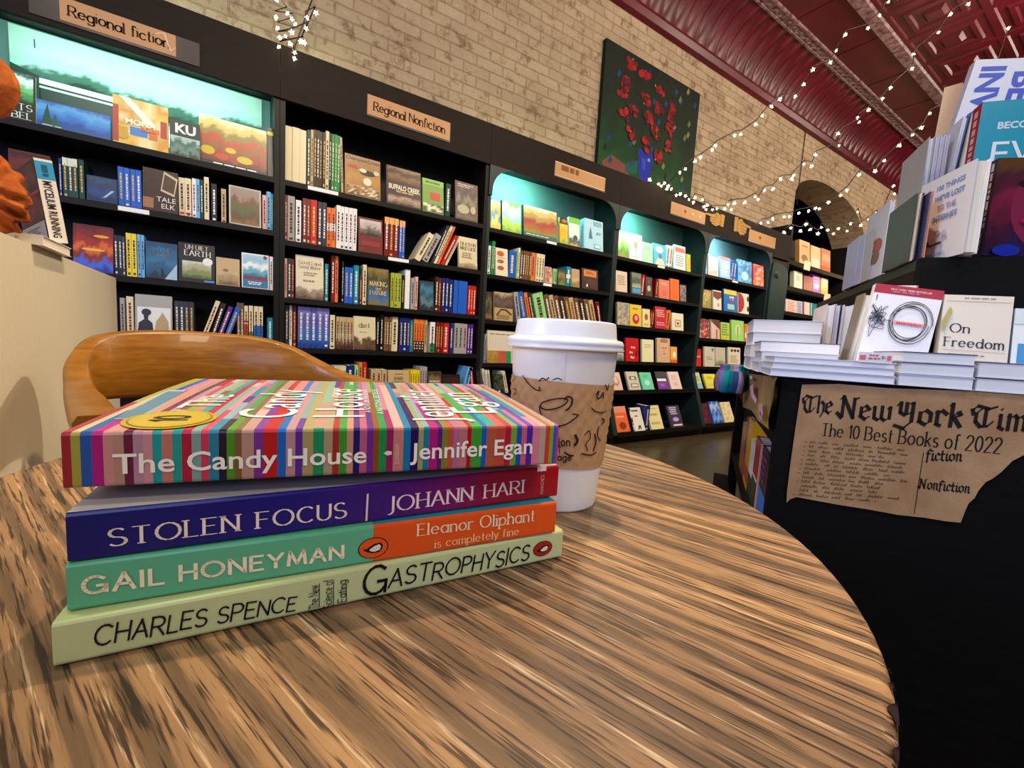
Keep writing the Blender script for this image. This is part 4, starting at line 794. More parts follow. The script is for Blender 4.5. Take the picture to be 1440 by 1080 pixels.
run(4, 3, [
 ('F', 977, 986, 491, '#d8302c', [('l', .1, .45, .9, .6, 1, '#f0a8a0')], 'plain red book at the left end'),
 ('F', 990.5, 1005, 488, '#dcd4bc', [('e', .8, .86, .12, .08, '#3c9c90'), ('l', .2, .3, .8, .5, 2, '#a8a48c')], 'stone coloured book with a teal dot'),
 ('F', 1006, 1020, 489, '#d0ccb4', [('b', .0, .06, 1, .4, ['#5c7048', '#a8a888', '#d0ccb4'], .14, 1, 3, 8, 6)], 'grey book with a dim green field'),
 ('F', 1024, 1041, 489, '#ece0c4', [('e', .3, .84, .1, .07, '#5a1c1c'), ('e', .55, .84, .1, .07, '#5a1c1c'), ('e', .8, .84, .1, .07, '#5a1c1c'), ('l', .15, .2, .8, .6, 4, '#c8b898')], 'cream book with three dark dots'),
])
run(4, 4, [
 ('F', 979, 988.5, 523, '#c8d0a0', [('r', 0, 0, 1, .3, '#88b8c8'), ('l', .1, .4, .9, .7, 3, '#7a9c50')], 'pale green and blue book'),
 ('F', 994, 1010, 527, '#e8e030', [('r', .2, .15, .8, .35, '#d0c890'), ('l', .2, .6, .8, .8, 2, '#a8a030')], 'bright yellow book'),
 ('F', 1014.5, 1022, 529, '#d8ccb0', [('n', .1, .3, .9, .95, ['#8c8470', '#d8ccb0'], 5, 3, 5), ('r', .15, .04, .8, .22, '#2c2824')], 'cream booklet with small icons, left one of the pair'), ('F', 1023, 1030.5, 529, '#d8ccb0', [('n', .1, .3, .9, .95, ['#8c8470', '#d8ccb0'], 5, 3, 5), ('r', .15, .04, .8, .22, '#2c2824')], 'cream booklet with small icons, right one of the pair'),
])
run(4, 5, [
 ('F', 988, 1002, 568, '#5c1420', [('n', .1, .1, .9, .9, ['#5c1420', '#7c2030', '#2c1830'], 5, 5, 7)], 'dark red book in the left corner', .02),
 ('F', 1004, 1017, 565, '#2858c0', [('b', 0, 0, 1, 1, ['#1c3c94', '#78a8e8', '#2858c0', '#a8c8f0', '#2048a8'], .1, 2, 4, 7, 10)], 'blue book with pale rays'),
 ('F', 1019.5, 1033, 566, '#ecdca8', [('n', .1, .1, .9, .9, ['#ecdca8', '#d8c080', '#f0e8c8'], 5, 5, 8)], 'pale yellow book'),
])
# ------------------------------------------------------------------ the room
def curve(px, n=5):
    out = []
    for i in range(len(px)-1):
        p0, p1, p2, p3 = px[max(i-1, 0)], px[i], px[i+1], px[min(i+2, len(px)-1)]
        for k in range(n):
            t_ = k/n; out.append(tuple(.5*((2*p1[c_])+(-p0[c_]+p2[c_])*t_+(2*p0[c_]-5*p1[c_]+4*p2[c_]-p3[c_])*t_*t_+(-p0[c_]+3*p1[c_]-3*p2[c_]+p3[c_])*t_**3) for c_ in (0, 1)))
    return out+[px[-1]]
curve0 = curve
def struct(name, mb, m, **k): o = mb.build(name, m, **k); o['kind'] = 'structure'; return o
m = MB(); m.poly([(-4, -4, 0), (17, -4, 0), (17, 7, 0), (-4, 7, 0)]); struct('floor', m, M_FLOOR)
YW = 3.03; YW2 = 3.53; ZC = 3.95
m = MB(); n = 28
arc = [(p.x, p.z) for p in (ony(u, v, YW) for u, v in curve0([(1119, 268), (1126, 257), (1140, 253), (1160, 258), (1184, 275), (1202, 296), (1214, 325), (1221, 360), (1224, 400)], 4))]; n = len(arc)-1; XA, XB = arc[0][0], arc[-1][0]
m.poly([(-4, YW, 0), (XA, YW, 0), (XA, YW, ZC), (-4, YW, ZC)]); m.poly([(XB, YW, 0), (17, YW, 0), (17, YW, ZC), (XB, YW, ZC)])
for k in range(n): m.poly([(arc[k][0], YW, arc[k][1]), (arc[k+1][0], YW, arc[k+1][1]), (arc[k+1][0], YW, ZC), (arc[k][0], YW, ZC)])
pr = [(XA, 0)]+arc+[(XB, 0)]
for k in range(len(pr)-1): m.poly([(pr[k][0], YW, pr[k][1]), (pr[k][0], YW2, pr[k][1]), (pr[k+1][0], YW2, pr[k+1][1]), (pr[k+1][0], YW, pr[k+1][1])])
struct('wall_back', m, M_BRICK)
m = MB(); m.poly([(4, 6, 0), (14, 6, 0), (14, 6, 4.3), (4, 6, 4.3)]); m.poly([(10.4, 3.53, 0), (10.4, 6, 0), (10.4, 6, 4.3), (10.4, 3.53, 4.3)]); struct('wall_beyond', m, M_NAVY)
m = MB(); m.box((10.0, 5.9, 0), (10.5, 5.98, 2.6)); struct('trim_1', m, mat('blue_grey_post', lin('#5f86a8'), 0.6))
m = MB(); m.poly([(17, -4, 0), (17, 3.03, 0), (17, 3.03, 4.3), (17, -4, 4.3)]); struct('wall_right', m, M_BRICK)
# oxblood tin ceiling: plain field, embossed field, cove with flutes, borders
CZ = 4.33
def onceil(u, v): return onz(u, v, CZ)
m = MB()
m.poly([(-4, 2.03, CZ), (-4, 2.66, CZ), (17, 2.66, CZ), (17, 2.03, CZ)])
cell = .62
for i in range(-2, 21):
    for j in range(9):
        x0 = 1.2+i*cell; y1 = 2.0-j*cell; 
        def ringz(ins, z): return [(x0+ins, y1-cell+ins, z), (x0+cell-ins, y1-cell+ins, z), (x0+cell-ins, y1-ins, z), (x0+ins, y1-ins, z)]
        R_ = [ringz(a, CZ+z) for a, z in ((0, -.012), (.03, -.012), (.045, .0), (.10, .0), (.115, -.018), (.15, -.018), (.165, .0), (.22, 0.0), (.25, -.03))]
        for a, b in zip(R_, R_[1:]):
            for k in range(4): m.poly([a[k], b[k], b[(k+1) % 4], a[(k+1) % 4]])
        m.poly(R_[-1][::-1])
struct('ceiling', m, M_TIN)
m = MB(); rows = []
step = .18; nx = int(18/.015)
for i in range(nx+1):
    x = -2.5+i*.015; b = abs(math.sin(math.pi*x/step)); row = []
    for k in range(11):
        a = R(90*k/10); e = math.sin(min(max((k-.6)/8.8, 0), 1)*math.pi)**.5
        r = .39-.055*(b**.55)*e
        row.append((x, 2.645+r*math.cos(a), 3.95+r*math.sin(a)))
    rows.append(row)
m.grid(rows); struct('trim_2', m, M_TIN)
m = MB(); m.prism([(YW, 3.84), (2.985, 3.86), (2.965, 3.91), (2.985, 3.93), (2.985, 3.955), (YW, 3.955)], -2.5, 15.5, 'x'); struct('trim_3', m, M_TIN)
m = MB(); m.prism([(2.66, CZ-.001), (2.655, CZ-.02), (2.635, CZ-.02), (2.63, CZ-.008), (2.56, CZ-.008), (2.553, CZ-.022), (2.535, CZ-.022), (2.53, CZ-.001)], -2.5, 15.5, 'x')
for i in range(120):
    x = -.5+i*.13; m.prism([(x, 2.625), (x+.05, 2.60), (x+.11, 2.625), (x+.07, 2.572), (x+.04, 2.572)], CZ-.018, CZ-.0085, 'z')
struct('trim_4', m, M_TINW)
m = MB(); m.prism([(2.13, CZ-.001), (2.12, CZ-.03), (2.02, CZ-.03), (2.0, CZ-.001)], -2.5, 15.5, 'x'); struct('trim_5', m, M_TINW)
m = MB()
for i in range(14): m.box((1.2+i*.93, 2.135, CZ-.006), (1.212+i*.93, 2.525, CZ-.0005))
struct('trim_6', m, M_TIN)
# far brick pilaster seam
p = onz(1130, 172, 3.8); 
m = MB(); q = ony(1131, 200, YW-.012); m.tube([(q.x, YW-.012, 3.84), (q.x, YW-.012, 2.9)], .006, 6); o = m.build('cable', M_WIRE); tag(o, 'dark cable running down the brick above the arch', 'cable')

# painting of red flowers
tl = ony(853, 58, 2.985); tr = ony(985, 131, 2.985)
pw = tr.x-tl.x; ph = 1.045
o = empty('painting', (tl.x, 2.985, 3.50-ph)); tag(o, 'dark green canvas of red blooms in a blue vase hung on the brick', 'painting')
m = MB(); m.box((0, .001, 0), (pw, .04, ph), lin('#0c1410'))
rng = random.Random(3)
ops = [('b', 0, 0, 1, 1, ['#0f4a22', '#0a3a18', '#122a14', '#0c2212', '#161f12', '#0a190e'], .12, 1.6, 5, 22, 22),
       ('p', [(.04, .04), (.12, .12), (.26, .08), (.3, 0), (.05, 0)], '#7a4438'), ('p', [(.37, .27), (.54, .26), (.5, 0), (.41, 0)], '#1c289c'), ('p', [(.41, .2), (.46, .2), (.46, .1), (.43, .1)], '#2c44c0'), ('e', .49, .2, .014, .016, '#8c98a8'), ('p', [(.26, .1), (.38, .16), (.38, .04), (.26, .02)], '#0f5450')]
for _ in range(34):
    x, y = rng.uniform(.03, .97), rng.uniform(.05, .95); ops.append(('p', [(x, y), (x+.02, y+.05), (x+.04, y+.02), (x+.02, y-.02)], rng.choice(['#54743a', '#7c7a40', '#2c1a14', '#1c3c6c', '#18140f'])))
for fx, fy in ((.24, .9), (.38, .89), (.54, .82), (.7, .75), (.2, .74), (.4, .7), (.18, .66), (.54, .66), (.68, .63), (.3, .57), (.45, .56), (.68, .53), (.2, .48), (.54, .46), (.68, .4), (.28, .34), (.44, .32), (.57, .26)):
    for a in range(11):
        q_, w_ = rng.uniform(0, 6.28), rng.uniform(0, .05); ops.append(('e', fx+w_*math.cos(q_), fy+w_*1.1*math.sin(q_), rng.uniform(.012, .028), rng.uniform(.014, .032), rng.choice(['#8c1016', '#680b10', '#a0181c', '#54090d', '#7a0e14'])))
    ops.append(('e', fx+rng.uniform(-.05, .05), fy+rng.uniform(-.06, .06), .008, .01, rng.choice(['#8c8c3c', '#24307c', '#6a7a34'])))
paint(m, lambda x, y, k: (x, .001-.0004*k*.1, y), pw, ph, ops)
m.build('canvas', [M_MATTE], o)

# ------------------------------------------------------------------ signs on the header boards
def sign(tlp, trp, blp, txt, label, font='slab', margin=(.0, .0), frame=None, marks=None):
    Y = YF-.0125; a, b, c = ony(*tlp, Y), ony(*trp, Y), ony(*blp, Y)
    x0, x1, z0, z1 = a.x, b.x, c.z, a.z; w, h = x1-x0, z1-z0
    o = empty('shelf_sign', (x0, Y, z0)); tag(o, label, 'sign', 'section signs on the header boards')
    if frame is not None:
        g = frame; m = MB(); m.box((-g, -.004, -.012), (w+g, 0, -.001)); m.box((-g, -.003, -.012), (-.001, 0, h)); m.box((w+.001, -.003, -.012), (w+g, 0, h)); m.build('holder', M_PLASTIC, o)
    m = MB(); m.box((0, -.003, 0), (w, -.0004, h), lin('#c09468'))
    ops = []
    if txt: ops.append(('t', txt, .5, .52, .44, '#3a2016', font, .86, {'jit': .05, 'seed': 4}))
    if marks: ops += marks
    paint(m, lambda x, y, k: (x, -.003-.0004*k, y), w, h, ops); m.build('card', [M_KRAFT], o)
HL = [('p', [(.80, .78), (.88, .95), (.9, .95), (.82, .76)], '#d8c0a0'), ('p', [(.88, .95), (.94, .2), (.955, .2), (.9, .95)], '#d8c0a0'), ('p', [(.94, .2), (1, .45), (1, .4), (.95, .16)], '#d8c0a0')]
sign((83, -6), (247, 40), (83, 27), 'Regional fiction', 'brown card reading Regional fiction in a holder on the leftmost header', frame=.09, marks=HL)
sign((517, 132), (633, 173), (516, 160), 'Regional Nonfiction', 'brown card reading Regional Nonfiction on the second header', frame=.004)
sign((781, 226), (851, 251), (779, 246), None, 'light-edged brown card with faded strokes below the painting', frame=.006, marks=[('r', 0, .93, 1, 1, '#dcb48a'), ('r', 0, 0, 1, .07, '#dcb48a'), ('l', .06, .2, .48, .86, 1, '#8a5428')])
sign((944, 283), (992, 301), (943, 300), None, 'brown card with a pointing paper hand at its right', frame=.003, marks=[('e', .4, .55, .03, .14, '#7a4a2c'), ('e', .62, .55, .02, .1, '#f4e0c0'), ('e', .84, .55, .02, .1, '#f4e0c0')])
sign((1054, 322), (1091, 334), (1053, 338), None, 'brown card with a pointing paper hand at its left', frame=.003, marks=[('e', .4, .55, .04, .16, '#7a4a2c')])
def paper_hand(u0, v0, u1, v1, flip, label):
    Y = YF-.014; a, b = ony(u0, v0, Y), ony(u1, v1, Y); w, h = b.x-a.x, a.z-b.z
    out = [(0, .60), (.01, .68), (.1, .73), (.34, .76), (.5, .86), (.56, .97), (.66, .99), (.70, .90), (.78, .88), (.80, 1.0), (1, .97), (.97, .1), (.8, .12), (.79, .2), (.7, .12), (.62, .02), (.52, 0), (.47, .07), (.38, .05), (.34, .14), (.36, .2), (.28, .2), (.25, .3), (.3, .38), (.25, .42), (.24, .5), (.32, .57)]
    fx = (lambda x: 1-x) if flip else (lambda x: x)
    pts = [(fx(x)*w, y*h) for x, y in out]
    if flip: pts = pts[::-1]
    m = MB(); m.prism(pts, -.005, 0, 'y', lin('#b08a4c'))
    ln = [[(.32, .57), (.6, .6), (.6, .575), (.32, .545)], [(.3, .38), (.52, .42), (.52, .395), (.3, .355)], [(.36, .2), (.56, .27), (.56, .245), (.36, .175)], [(.5, .86), (.58, .7), (.61, .71), (.53, .87)], [(.79, .2), (.8, .88), (.815, .88), (.805, .2)]]
    for q in ln: m.poly([(fx(x)*w, -.0056, y*h) for x, y in (q if not flip else q[::-1])], lin('#4c3418'))
    tag(m.build('paper_hand', [M_KRAFT], None, (a.x, Y, b.z)), label, 'sign', 'pointing paper hands')
paper_hand(992, 293, 1017, 322, False, 'tan cut-out hand pointing left at the fourth sign')
paper_hand(1033, 304, 1054, 335, True, 'tan cut-out hand pointing right at the last sign')

# lit panorama of a river valley in the leftmost bookcase
Yp = YB-.019; a = ony(11, 33, Yp); b = ony(368, 128, Yp); zt, zb = 2.135, 1.652
m = MB(); m.box((0, 0, 0), (b.x-a.x, .006, zt-zb), lin('#dfe8dc'))
ops = [('r', 0, .80, 1, 1, '#dfe8dc'), ('b', 0, .0, 1, .82, ['#1c3428', '#2c4438', '#4c6458', '#e4ecec', '#c8d8d4', '#1f3a2c', '#52705f', '#cfe0d8', '#dfe8dc'], .06, 1.3, 11, 60, 40), ('p', [(.0, .66), (.12, .58), (.3, .42), (.2, .36), (0, .4)], '#34483e'), ('r', .08, .84, .085, .92, '#4c6458')]
paint(m, lambda x, y, k: (x, -.0004*k, y), b.x-a.x, zt-zb, ops)
tag(m.build('poster', [M_MATTE], None, (a.x, Yp, zb)), 'brightly lit panorama of a misty river valley inside the leftmost bookcase', 'poster')

# white price strips on shelf edges
def strip(u0, u1, v, bay, row, label):
    z = ZS[bay][row]; Y = YSH[row]-.0015; a, b = ony(u0, v, Y), ony(u1, v, Y)
    m = MB(); m.box((a.x, -.001+Y, z-.024), (b.x, .001+Y, z-.004)); tag(m.build('shelf_tag', M_WHITE), label, 'tag', 'white strips on shelf edges')
strip(166, 210, 299, 0, 1, 'white strip on the second shelf edge under blue books'); strip(769, 783, 340, 2, 0, 'white strip below the autumn hills album'); strip(925, 935, 374, 3, 0, 'white strip on the fourth bookcase top shelf')
strip(1030, 1038, 395, 4, 0, 'white strip on the farthest bookcase top shelf'); strip(546, 575, 362, 1, 1, 'white strip under dark red and blue spines'); strip(764, 776, 400, 2, 1, 'white strip on the third bookcase second shelf'); strip(433, 476, 262, 1, 0, 'grey strip under thin dark spines on the second top shelf')

# narrow cabinet closing the row of bookcases
o = empty('corner_cabinet', (5.55, YF, 0)); tag(o, 'narrow teal-black cabinet with arched door closing the bookcase row', 'cabinet')
mm = Matrix.Translation((-5.55, -YF, 0))
m = MB(); m.M = mm; m.box((5.343, YF+.012, 0), (5.76, YB, 2.02)); m.build('body', M_BLACK, o)
m = MB(); m.M = mm; m.box((5.343, YF-.012, 2.021), (5.76, YB, HZ1)); m.build('header_board', M_HEAD, o)
m = MB(); m.M = mm; pts = [(5.36, .1), (5.75, .1), (5.75, 1.80)]+[(5.55+.2*math.cos(R(90*k/6)), 1.80+.16*math.sin(R(90*k/6))) for k in range(7)]+[(5.42, 1.96)]+[(5.42-.06*math.sin(R(90*k/4)), 1.90+.06*math.cos(R(90*k/4))) for k in range(5)]
m.prism(pts, YF-.02, YF+.0115, 'y'); d = m.build('door', M_TEAL, o)
q = ony(1093, 386, YF-.022); m = MB(); m.M = mm @ Matrix.Translation((q.x, YF-.02, q.z)) @ Matrix.Rotation(R(90), 4, 'X'); m.lathe([(.001, .012), (.03, .012), (.045, .006), (.05, 0)], 20); m.build('round_plate', M_FRAME, d)

# rack of books beyond the cabinet
YR = 2.75
o = empty('book_rack', (6.5, YR, 0)); tag(o, 'wire and board book rack beyond the cabinet, before the arch', 'shelf')
mm = Matrix.Translation((-6.5, -YR, 0)); rz = [ony(1140, 378, YR).z, ony(1140, 413, YR).z, ony(1140, 447, YR).z]
X0, X1 = 5.795, 7.45
for z in rz+[rz[2]-.3]:
    m = MB(); m.M = mm; m.box((X0, YR, z-.02), (X1, YR+.34, z)); m.box((X0, YR-.01, z-.02), (X1, YR-.0005, z+.03)); m.build('shelf', M_TINW if False else M_HEAD, o)
for x in (X0-.031, X1+.001):
    m = MB(); m.M = mm; m.box((x, YR-.01, 0), (x+.03, YR+.34, rz[0]+.45)); m.build('side_panel', M_BLACK, o)
m = MB(); m.M = mm; m.box((X0, YR+.345, 0), (X1, YR+.36, rz[0]+.45)); m.build('back_panel', M_BLACK, o)
def rk(u0, u1, vt, zi, cov, ops, lab, spn=None, t=.05):
    P = ony((u0+u1)/2, vt, YR+.03); h = P.z-rz[zi]; vm = (vt+proj((P.x, YR+.03, rz[zi]))[1])/2
    x0, x1 = ony(u0, vm, YR+.03).x, ony(u1, vm, YR+.03).x
    add_book('book', (x0, YR+.03, rz[zi]+.001+t*math.sin(R(6))), (-R(6), 0, 0), x1-x0, h, t, cov, spn, ops, (), lab, 'books on the rack beyond the cabinet', eps=.001)
rk(1126, 1141, 338, 0, '#e0b878', [('e', .5, .35, .3, .14, '#8a6c48'), ('l', .2, .7, .8, .84, 1, '#b08850')], 'tan book at the left of the rack, topmost row', '#c89850')
rk(1142, 1156, 346, 0, '#ecc898', [('r', .1, .1, .9, .5, '#f4e0c0')], 'cream book in the middle of the top rack row'); rk(1157, 1170, 350, 0, '#e0906c', [('r', 0, .0, 1, .3, '#d85c34'), ('r', .1, .5, .9, .8, '#f0b890')], 'salmon book with red foot at the right of the rack')
rk(1118, 1130, 382, 1, '#f0ecd0', [('l', .2, .5, .8, .8, 3, '#a8a468')], 'white book with green lettering on the second rack row'); rk(1131, 1144, 389, 1, '#8c1018', [], 'thick dark red book side on the second rack row', None, .1)
rk(1144.5, 1155, 386, 1, '#a83cc8', [('l', .1, .2, .9, .9, 4, '#e0b0f0'), ('e', .5, .45, .3, .12, '#f4e4f8')], 'purple book with pale lettering on the rack'); rk(1156, 1166, 391, 1, '#e8b85c', [('e', .5, .8, .3, .16, '#e0f0b0')], 'golden yellow book at the end of the second rack row')
rk(1106, 1122, 422, 2, '#ecd4c8', [('l', .1, .1, .9, .9, 7, '#d08c7c')], 'pink-cream book full of lines on the lowest rack row'); rk(1122.5, 1129, 424, 2, '#d0d4e8', [('l', .1, .1, .9, .9, 7, '#7c84b8')], 'narrow bluish book on the lowest rack row'); rk(1130, 1140, 425, 2, '#f0ded0', [('r', 0, 0, .2, 1, '#a03c78')], 'cream book with a magenta edge on the lowest rack row')
rk(1141, 1160, 428, 2, '#10909c', [('r', 0, 0, .06, 1, '#e0f0f0')], 'plain teal book on the lowest rack row')
# shelf cards of the rack
for u0, v0, u1, v1, lab in ((1132, 366, 1139, 381, 'white card clipped to the rack top shelf'), (1160, 412, 1167, 424, 'white card clipped to the rack second shelf')):
    a, b = ony(u0, v0, YR-.016), ony(u1, v1, YR-.016)
    m = MB(); m.box((a.x, YR-.0135, b.z), (b.x, YR-.0103, a.z), lin('#f0e2c0')); tag(m.build('shelf_card', [M_KRAFT]), lab, 'tag')
# picture leaning in the arch
m = MB(); m.box((0, 0, 0), (.03, .42, .9), lin('#3c3018'))
paint(m, lambda x, y, k: (-.0006*k, .42-x, y), .42, .9, [('b', 0, 0, 1, 1, ['#5a5420', '#a89040', '#8c7a34', '#d8642c', '#a83c20', '#4c3c20'], .12, 1, 5, 10, 14)])
tag(m.build('mural_panel', [M_MATTE], None, (min(p_[0] for p_ in arc[n//2:] if p_[1] < 2.7)-.05, 3.07, 1.55)), 'orange and olive painted panel on the arch jamb', 'painting')
lamp('arch_lamp', 'POINT', (8.2, 2.3, 2.2), (8.2, 3, 2), 14, (1.0, 0.72, 0.4), .1)

# ------------------------------------------------------------------ string lights
bm_ = MB(); pr_ = [(.0005, -.012), (.004, -.010), (.0075, 0), (.006, .008), (.0025, .014)]
bm_.lathe(pr_, 8)
for a in range(5):
    c, s_ = math.cos(a*1.2566), math.sin(a*1.2566)
    bm_.poly([(c*.005-s_*.004, s_*.005+c*.004, .003), (c*.017, s_*.017, .006), (c*.005+s_*.004, s_*.005-c*.004, .003)])
BULB = bm_.build('bulb', M_BULB); BMESH = BULB.data; bpy.data.objects.remove(BULB)
def strand(name, label, pts3, wire_extra_a=(), wire_extra_b=(), sz=1.0, seed=1):
    o = empty(name, pts3[0]); tag(o, label, 'string lights', 'warm fairy light strands'); rng = random.Random(seed); base = Vector(pts3[0])
    path = [Vector(p) for p in wire_extra_a]+[Vector(p)+Vector((rng.uniform(-.01, .01), 0, .03*sz)) for p in pts3]+[Vector(p) for p in wire_extra_b]
    m = MB(); m.tube([p-base for p in path], .0035*sz, 5); m.build('wire', M_WIRE, o)
    for p in pts3:
        b = bpy.data.objects.new('bulb', BMESH); COL.objects.link(b); b.parent = o; b.location = Vector(p)-base
        s_ = sz*rng.uniform(.85, 1.25); b.scale = (s_*.8, s_*.8, s_*.8); b.rotation_euler = (rng.uniform(-1, 1), rng.uniform(-1, 1), rng.uniform(0, 6))
def vstrand(label, A, B, px, seed, sz=1.0, ea=(), eb=()):
    """bulbs seen at px, hung in the vertical plane through A and B"""
    A = Vector(A); B = Vector(B); n = Vector((B.y-A.y, A.x-B.x, 0)).normalized()
    strand('string_lights', label, [onpl(u, v, A, n) for u, v in px], ea, eb, sz, seed)
A0 = ony(927, 262, YF-.03)
vstrand('light strand rising from the painting to the ceiling border', A0, onz(1248, 5, 4.1),
        [(940, 262), (956, 243), (964, 238), (977, 227), (985, 222), (1001, 211), (1006, 205), (1033, 191), (1042, 189), (1063, 175), (1072, 163), (1085, 150), (1097, 140), (1118, 136), (1130, 119), (1143, 98), (1168, 88), (1176, 71), (1189, 49), (1220, 40), (1237, 22), (1249, 3)], 2, 1.3)
A1 = ony(1010, 293, YF-.03)
vstrand('light strand rising from between the paper hands', A1, onz(1362, 8, 4.1),
        [(1024, 288), (1033, 286), (1047, 285), (1062, 277), (1066, 281), (1075, 268), (1087, 266), (1098, 252), (1114, 252), (1116, 247), (1130, 231), (1141, 234), (1147, 218), (1180, 205), (1179, 188), (1208, 172), (1206, 166), (1221, 155), (1241, 139), (1252, 124), (1283, 97), (1285, 76), (1320, 46), (1337, 20), (1362, 6)], 3, 1.35)
A2 = ony(1068, 318, YF-.03)
vstrand('light strand rising past the arch crown to the ceiling', A2, onz(1418, 38, 4.1),
        [(1070, 314), (1080, 313), (1087, 308), (1103, 305), (1110, 305), (1123, 300), (1137, 297), (1147, 293), (1152, 294), (1165, 285), (1182, 275), (1191, 268), (1208, 246), (1230, 241), (1244, 226), (1265, 205), (1283, 190), (1296, 180), (1307, 160), (1330, 150), (1345, 137), (1358, 124), (1385, 110), (1400, 95), (1418, 40)], 4, 1.45)
A3 = ony(1095, 326, YF-.2)
vstrand('lowest light strand looping before the dark arch', A3, onz(1290, 230, 3.6),
        [(1103, 327), (1112, 321), (1126, 325), (1133, 316), (1139, 323), (1150, 329), (1155, 320), (1164, 324), (1172, 329), (1179, 322), (1191, 325), (1196, 315), (1206, 298), (1211, 317), (1222, 309), (1232, 300), (1236, 313), (1256, 262), (1258, 273)], 5, 1.5)
strand('string_lights', 'light strand lying along the headers below the painting', [ony(u, v, YF-.05) for u, v in ((914, 253), (926, 259), (930, 262), (938, 266), (934, 258), (944, 266), (951, 275), (957, 273), (964, 276), (969, 281), (975, 285), (977, 278), (988, 281), (990, 291), (994, 289), (1002, 295), (993, 295), (1008, 294), (1019, 294), (1028, 295))], sz=1.25, seed=7)
strand('string_lights', 'bunch of fairy lights over the header joint of the first bookcases', [ony(u, v, YF-.03) for u, v in ((389, 0), (404, 19), (388, 25), (410, 27), (415, 34), (390, 40), (411, 46), (394, 54), (402, 52), (430, 40), (432, 26), (444, 18), (423, 59), (427, 60), (392, 66), (408, 62), (414, 74), (414, 83))], [ony(398, -30, YF-.03)], [ony(446, -20, YF-.03)], sz=1.0, seed=9)
# ------------------------------------------------------------------ the table
TZ = 0.74
TC = Vector((.1111, .3276)); TA = (.3028, Vector((.02795, -.99961))); TB = (.2646, Vector((-.99961, -.02795)))
def tp(a, k=1.0, z=TZ): p = TA[1]*(TA[0]*k*math.cos(a))+TB[1]*(TB[0]*k*math.sin(a)); return (p.x, p.y, z-TZ)
o = empty('cafe_table', (TC.x, TC.y, TZ)); tag(o, 'round dark oak cafe table carrying the stacked paperbacks and cup', 'table')
m = MB(); n = 160; rng = random.Random(2)
ang = [2*math.pi*k/n for k in range(n)]
prof = [(0.0, 0), (.5, 0), (.985, 0), (.9945, -.0006), (.9985, -.002), (1.0, -.0045), (1.0, -.028), (.996, -.030), (.5, -.030)]
rings = [[m.av(tuple(Vector(tp(a, max(k, .001)))+Vector((0, 0, dz)))) for a in ang] for k, dz in prof]
for i in range(len(rings)-1):
    for k in range(n): m.face((rings[i][k], rings[i+1][k], rings[i+1][(k+1) % n], rings[i][(k+1) % n]), (1, 1, 1), 0, 2 <= i <= 4)
m.build('table_top', M_WOOD, o)
m = MB()
M_CHIP = mat('chipped_core', lin('#2a1a1c'), 0.8, 0.2)
def chips(lst):
    for u, v, L, wd in lst:
        P = onz(u, v, TZ); d = Vector((P.x-TC.x, P.y-TC.y)); a = math.atan2(d.dot(TB[1])/TB[0], d.dot(TA[1])/TA[0])
        pts = []; 
        for k in range(9): pts.append(tuple(Vector(tp(a+L*(k/8-.5), .9995))+Vector((0, 0, -.0008))))
        for k in range(8, -1, -1): pts.append(tuple(Vector(tp(a+L*(k/8-.5), 1-wd*math.sin(math.pi*(k+.001)/8)*(0.7+.3*rng.random())))+Vector((0, 0, .0004))))
        I = [m.av(p) for p in pts]
        for k in range(8): m.face((I[k], I[k+1], I[16-k], I[17-k]), (1, 1, 1), 0)
chips([(1273, 1010, .05, .012), (1272, 972, .016, .008), (1277, 1070, .03, .008), (1268, 950, .008, .005)])
m.build('chipped_edge', M_CHIP, o)
m = MB(); m.lathe([(.03, -.62), (.03, -.0305)], 20, close=True); m.build('pedestal', M_BLACK, o)
m = MB(); m.lathe([(.20, -.74), (.20, -.73), (.04, -.69), (.03, -.6202)], 32, close=True); m.build('base', M_BLACK, o)

# ------------------------------------------------------------------ the stack of four paperbacks
def spine_frame(z, pl, pr):
    A = onz(*pl, z); B = onz(*pr, z); d = (B-A).normalized(); n = Vector((-d.y, d.x, 0)); return A, d, n, (B-A).length
class SP:
    """maps photo pixels on a spine face to (along, up)"""
    def __init__(s, A, d, n): s.A, s.d, s.n = A, d, n
    def q(s, u, v): P = onpl(u, v, s.A, s.n); return (P-s.A).dot(s.d), P.z-s.A.z
def spine_text(mb, sp, txt, L0, L1, R0, R1, col, font, eps=.0004, **kw):
    """L0/L1: pixel of the first letter's foot and head; R0/R1 the last letter's"""
    a, b, c, d = sp.q(*L0), sp.q(*L1), sp.q(*R0), sp.q(*R1)
    x0, x1 = (a[0]+b[0])/2, (c[0]+d[0])/2; pl, tw = letters(txt, font, **kw)
    for q in pl:
        pp = []
        for x, y in q:
            f = x/tw; z0 = a[1]+(c[1]-a[1])*f; z1 = b[1]+(d[1]-b[1])*f
            pp.append((x0+(x1-x0)*f, -eps, z0+(z1-z0)*y))
        mb.poly(pp, lin(col), 0)
def spine_vert(mb, sp, txt, foot, head, hpx, col, font, eps=.0004, down=False, **kw):
    """text turned to read upwards (or downwards) between two pixels"""
    a, b = sp.q(*foot), sp.q(*head); L = b[1]-a[1]; x = (a[0]+b[0])/2; pl, tw = letters(txt, font, **kw); w = hpx
    for q in pl:
        if down: mb.poly([(x+(Y-.5)*w, -eps, b[1]-X/tw*L) for X, Y in q], lin(col), 0)
        else: mb.poly([(x-(Y-.5)*w, -eps, a[1]+X/tw*L) for X, Y in q], lin(col), 0)
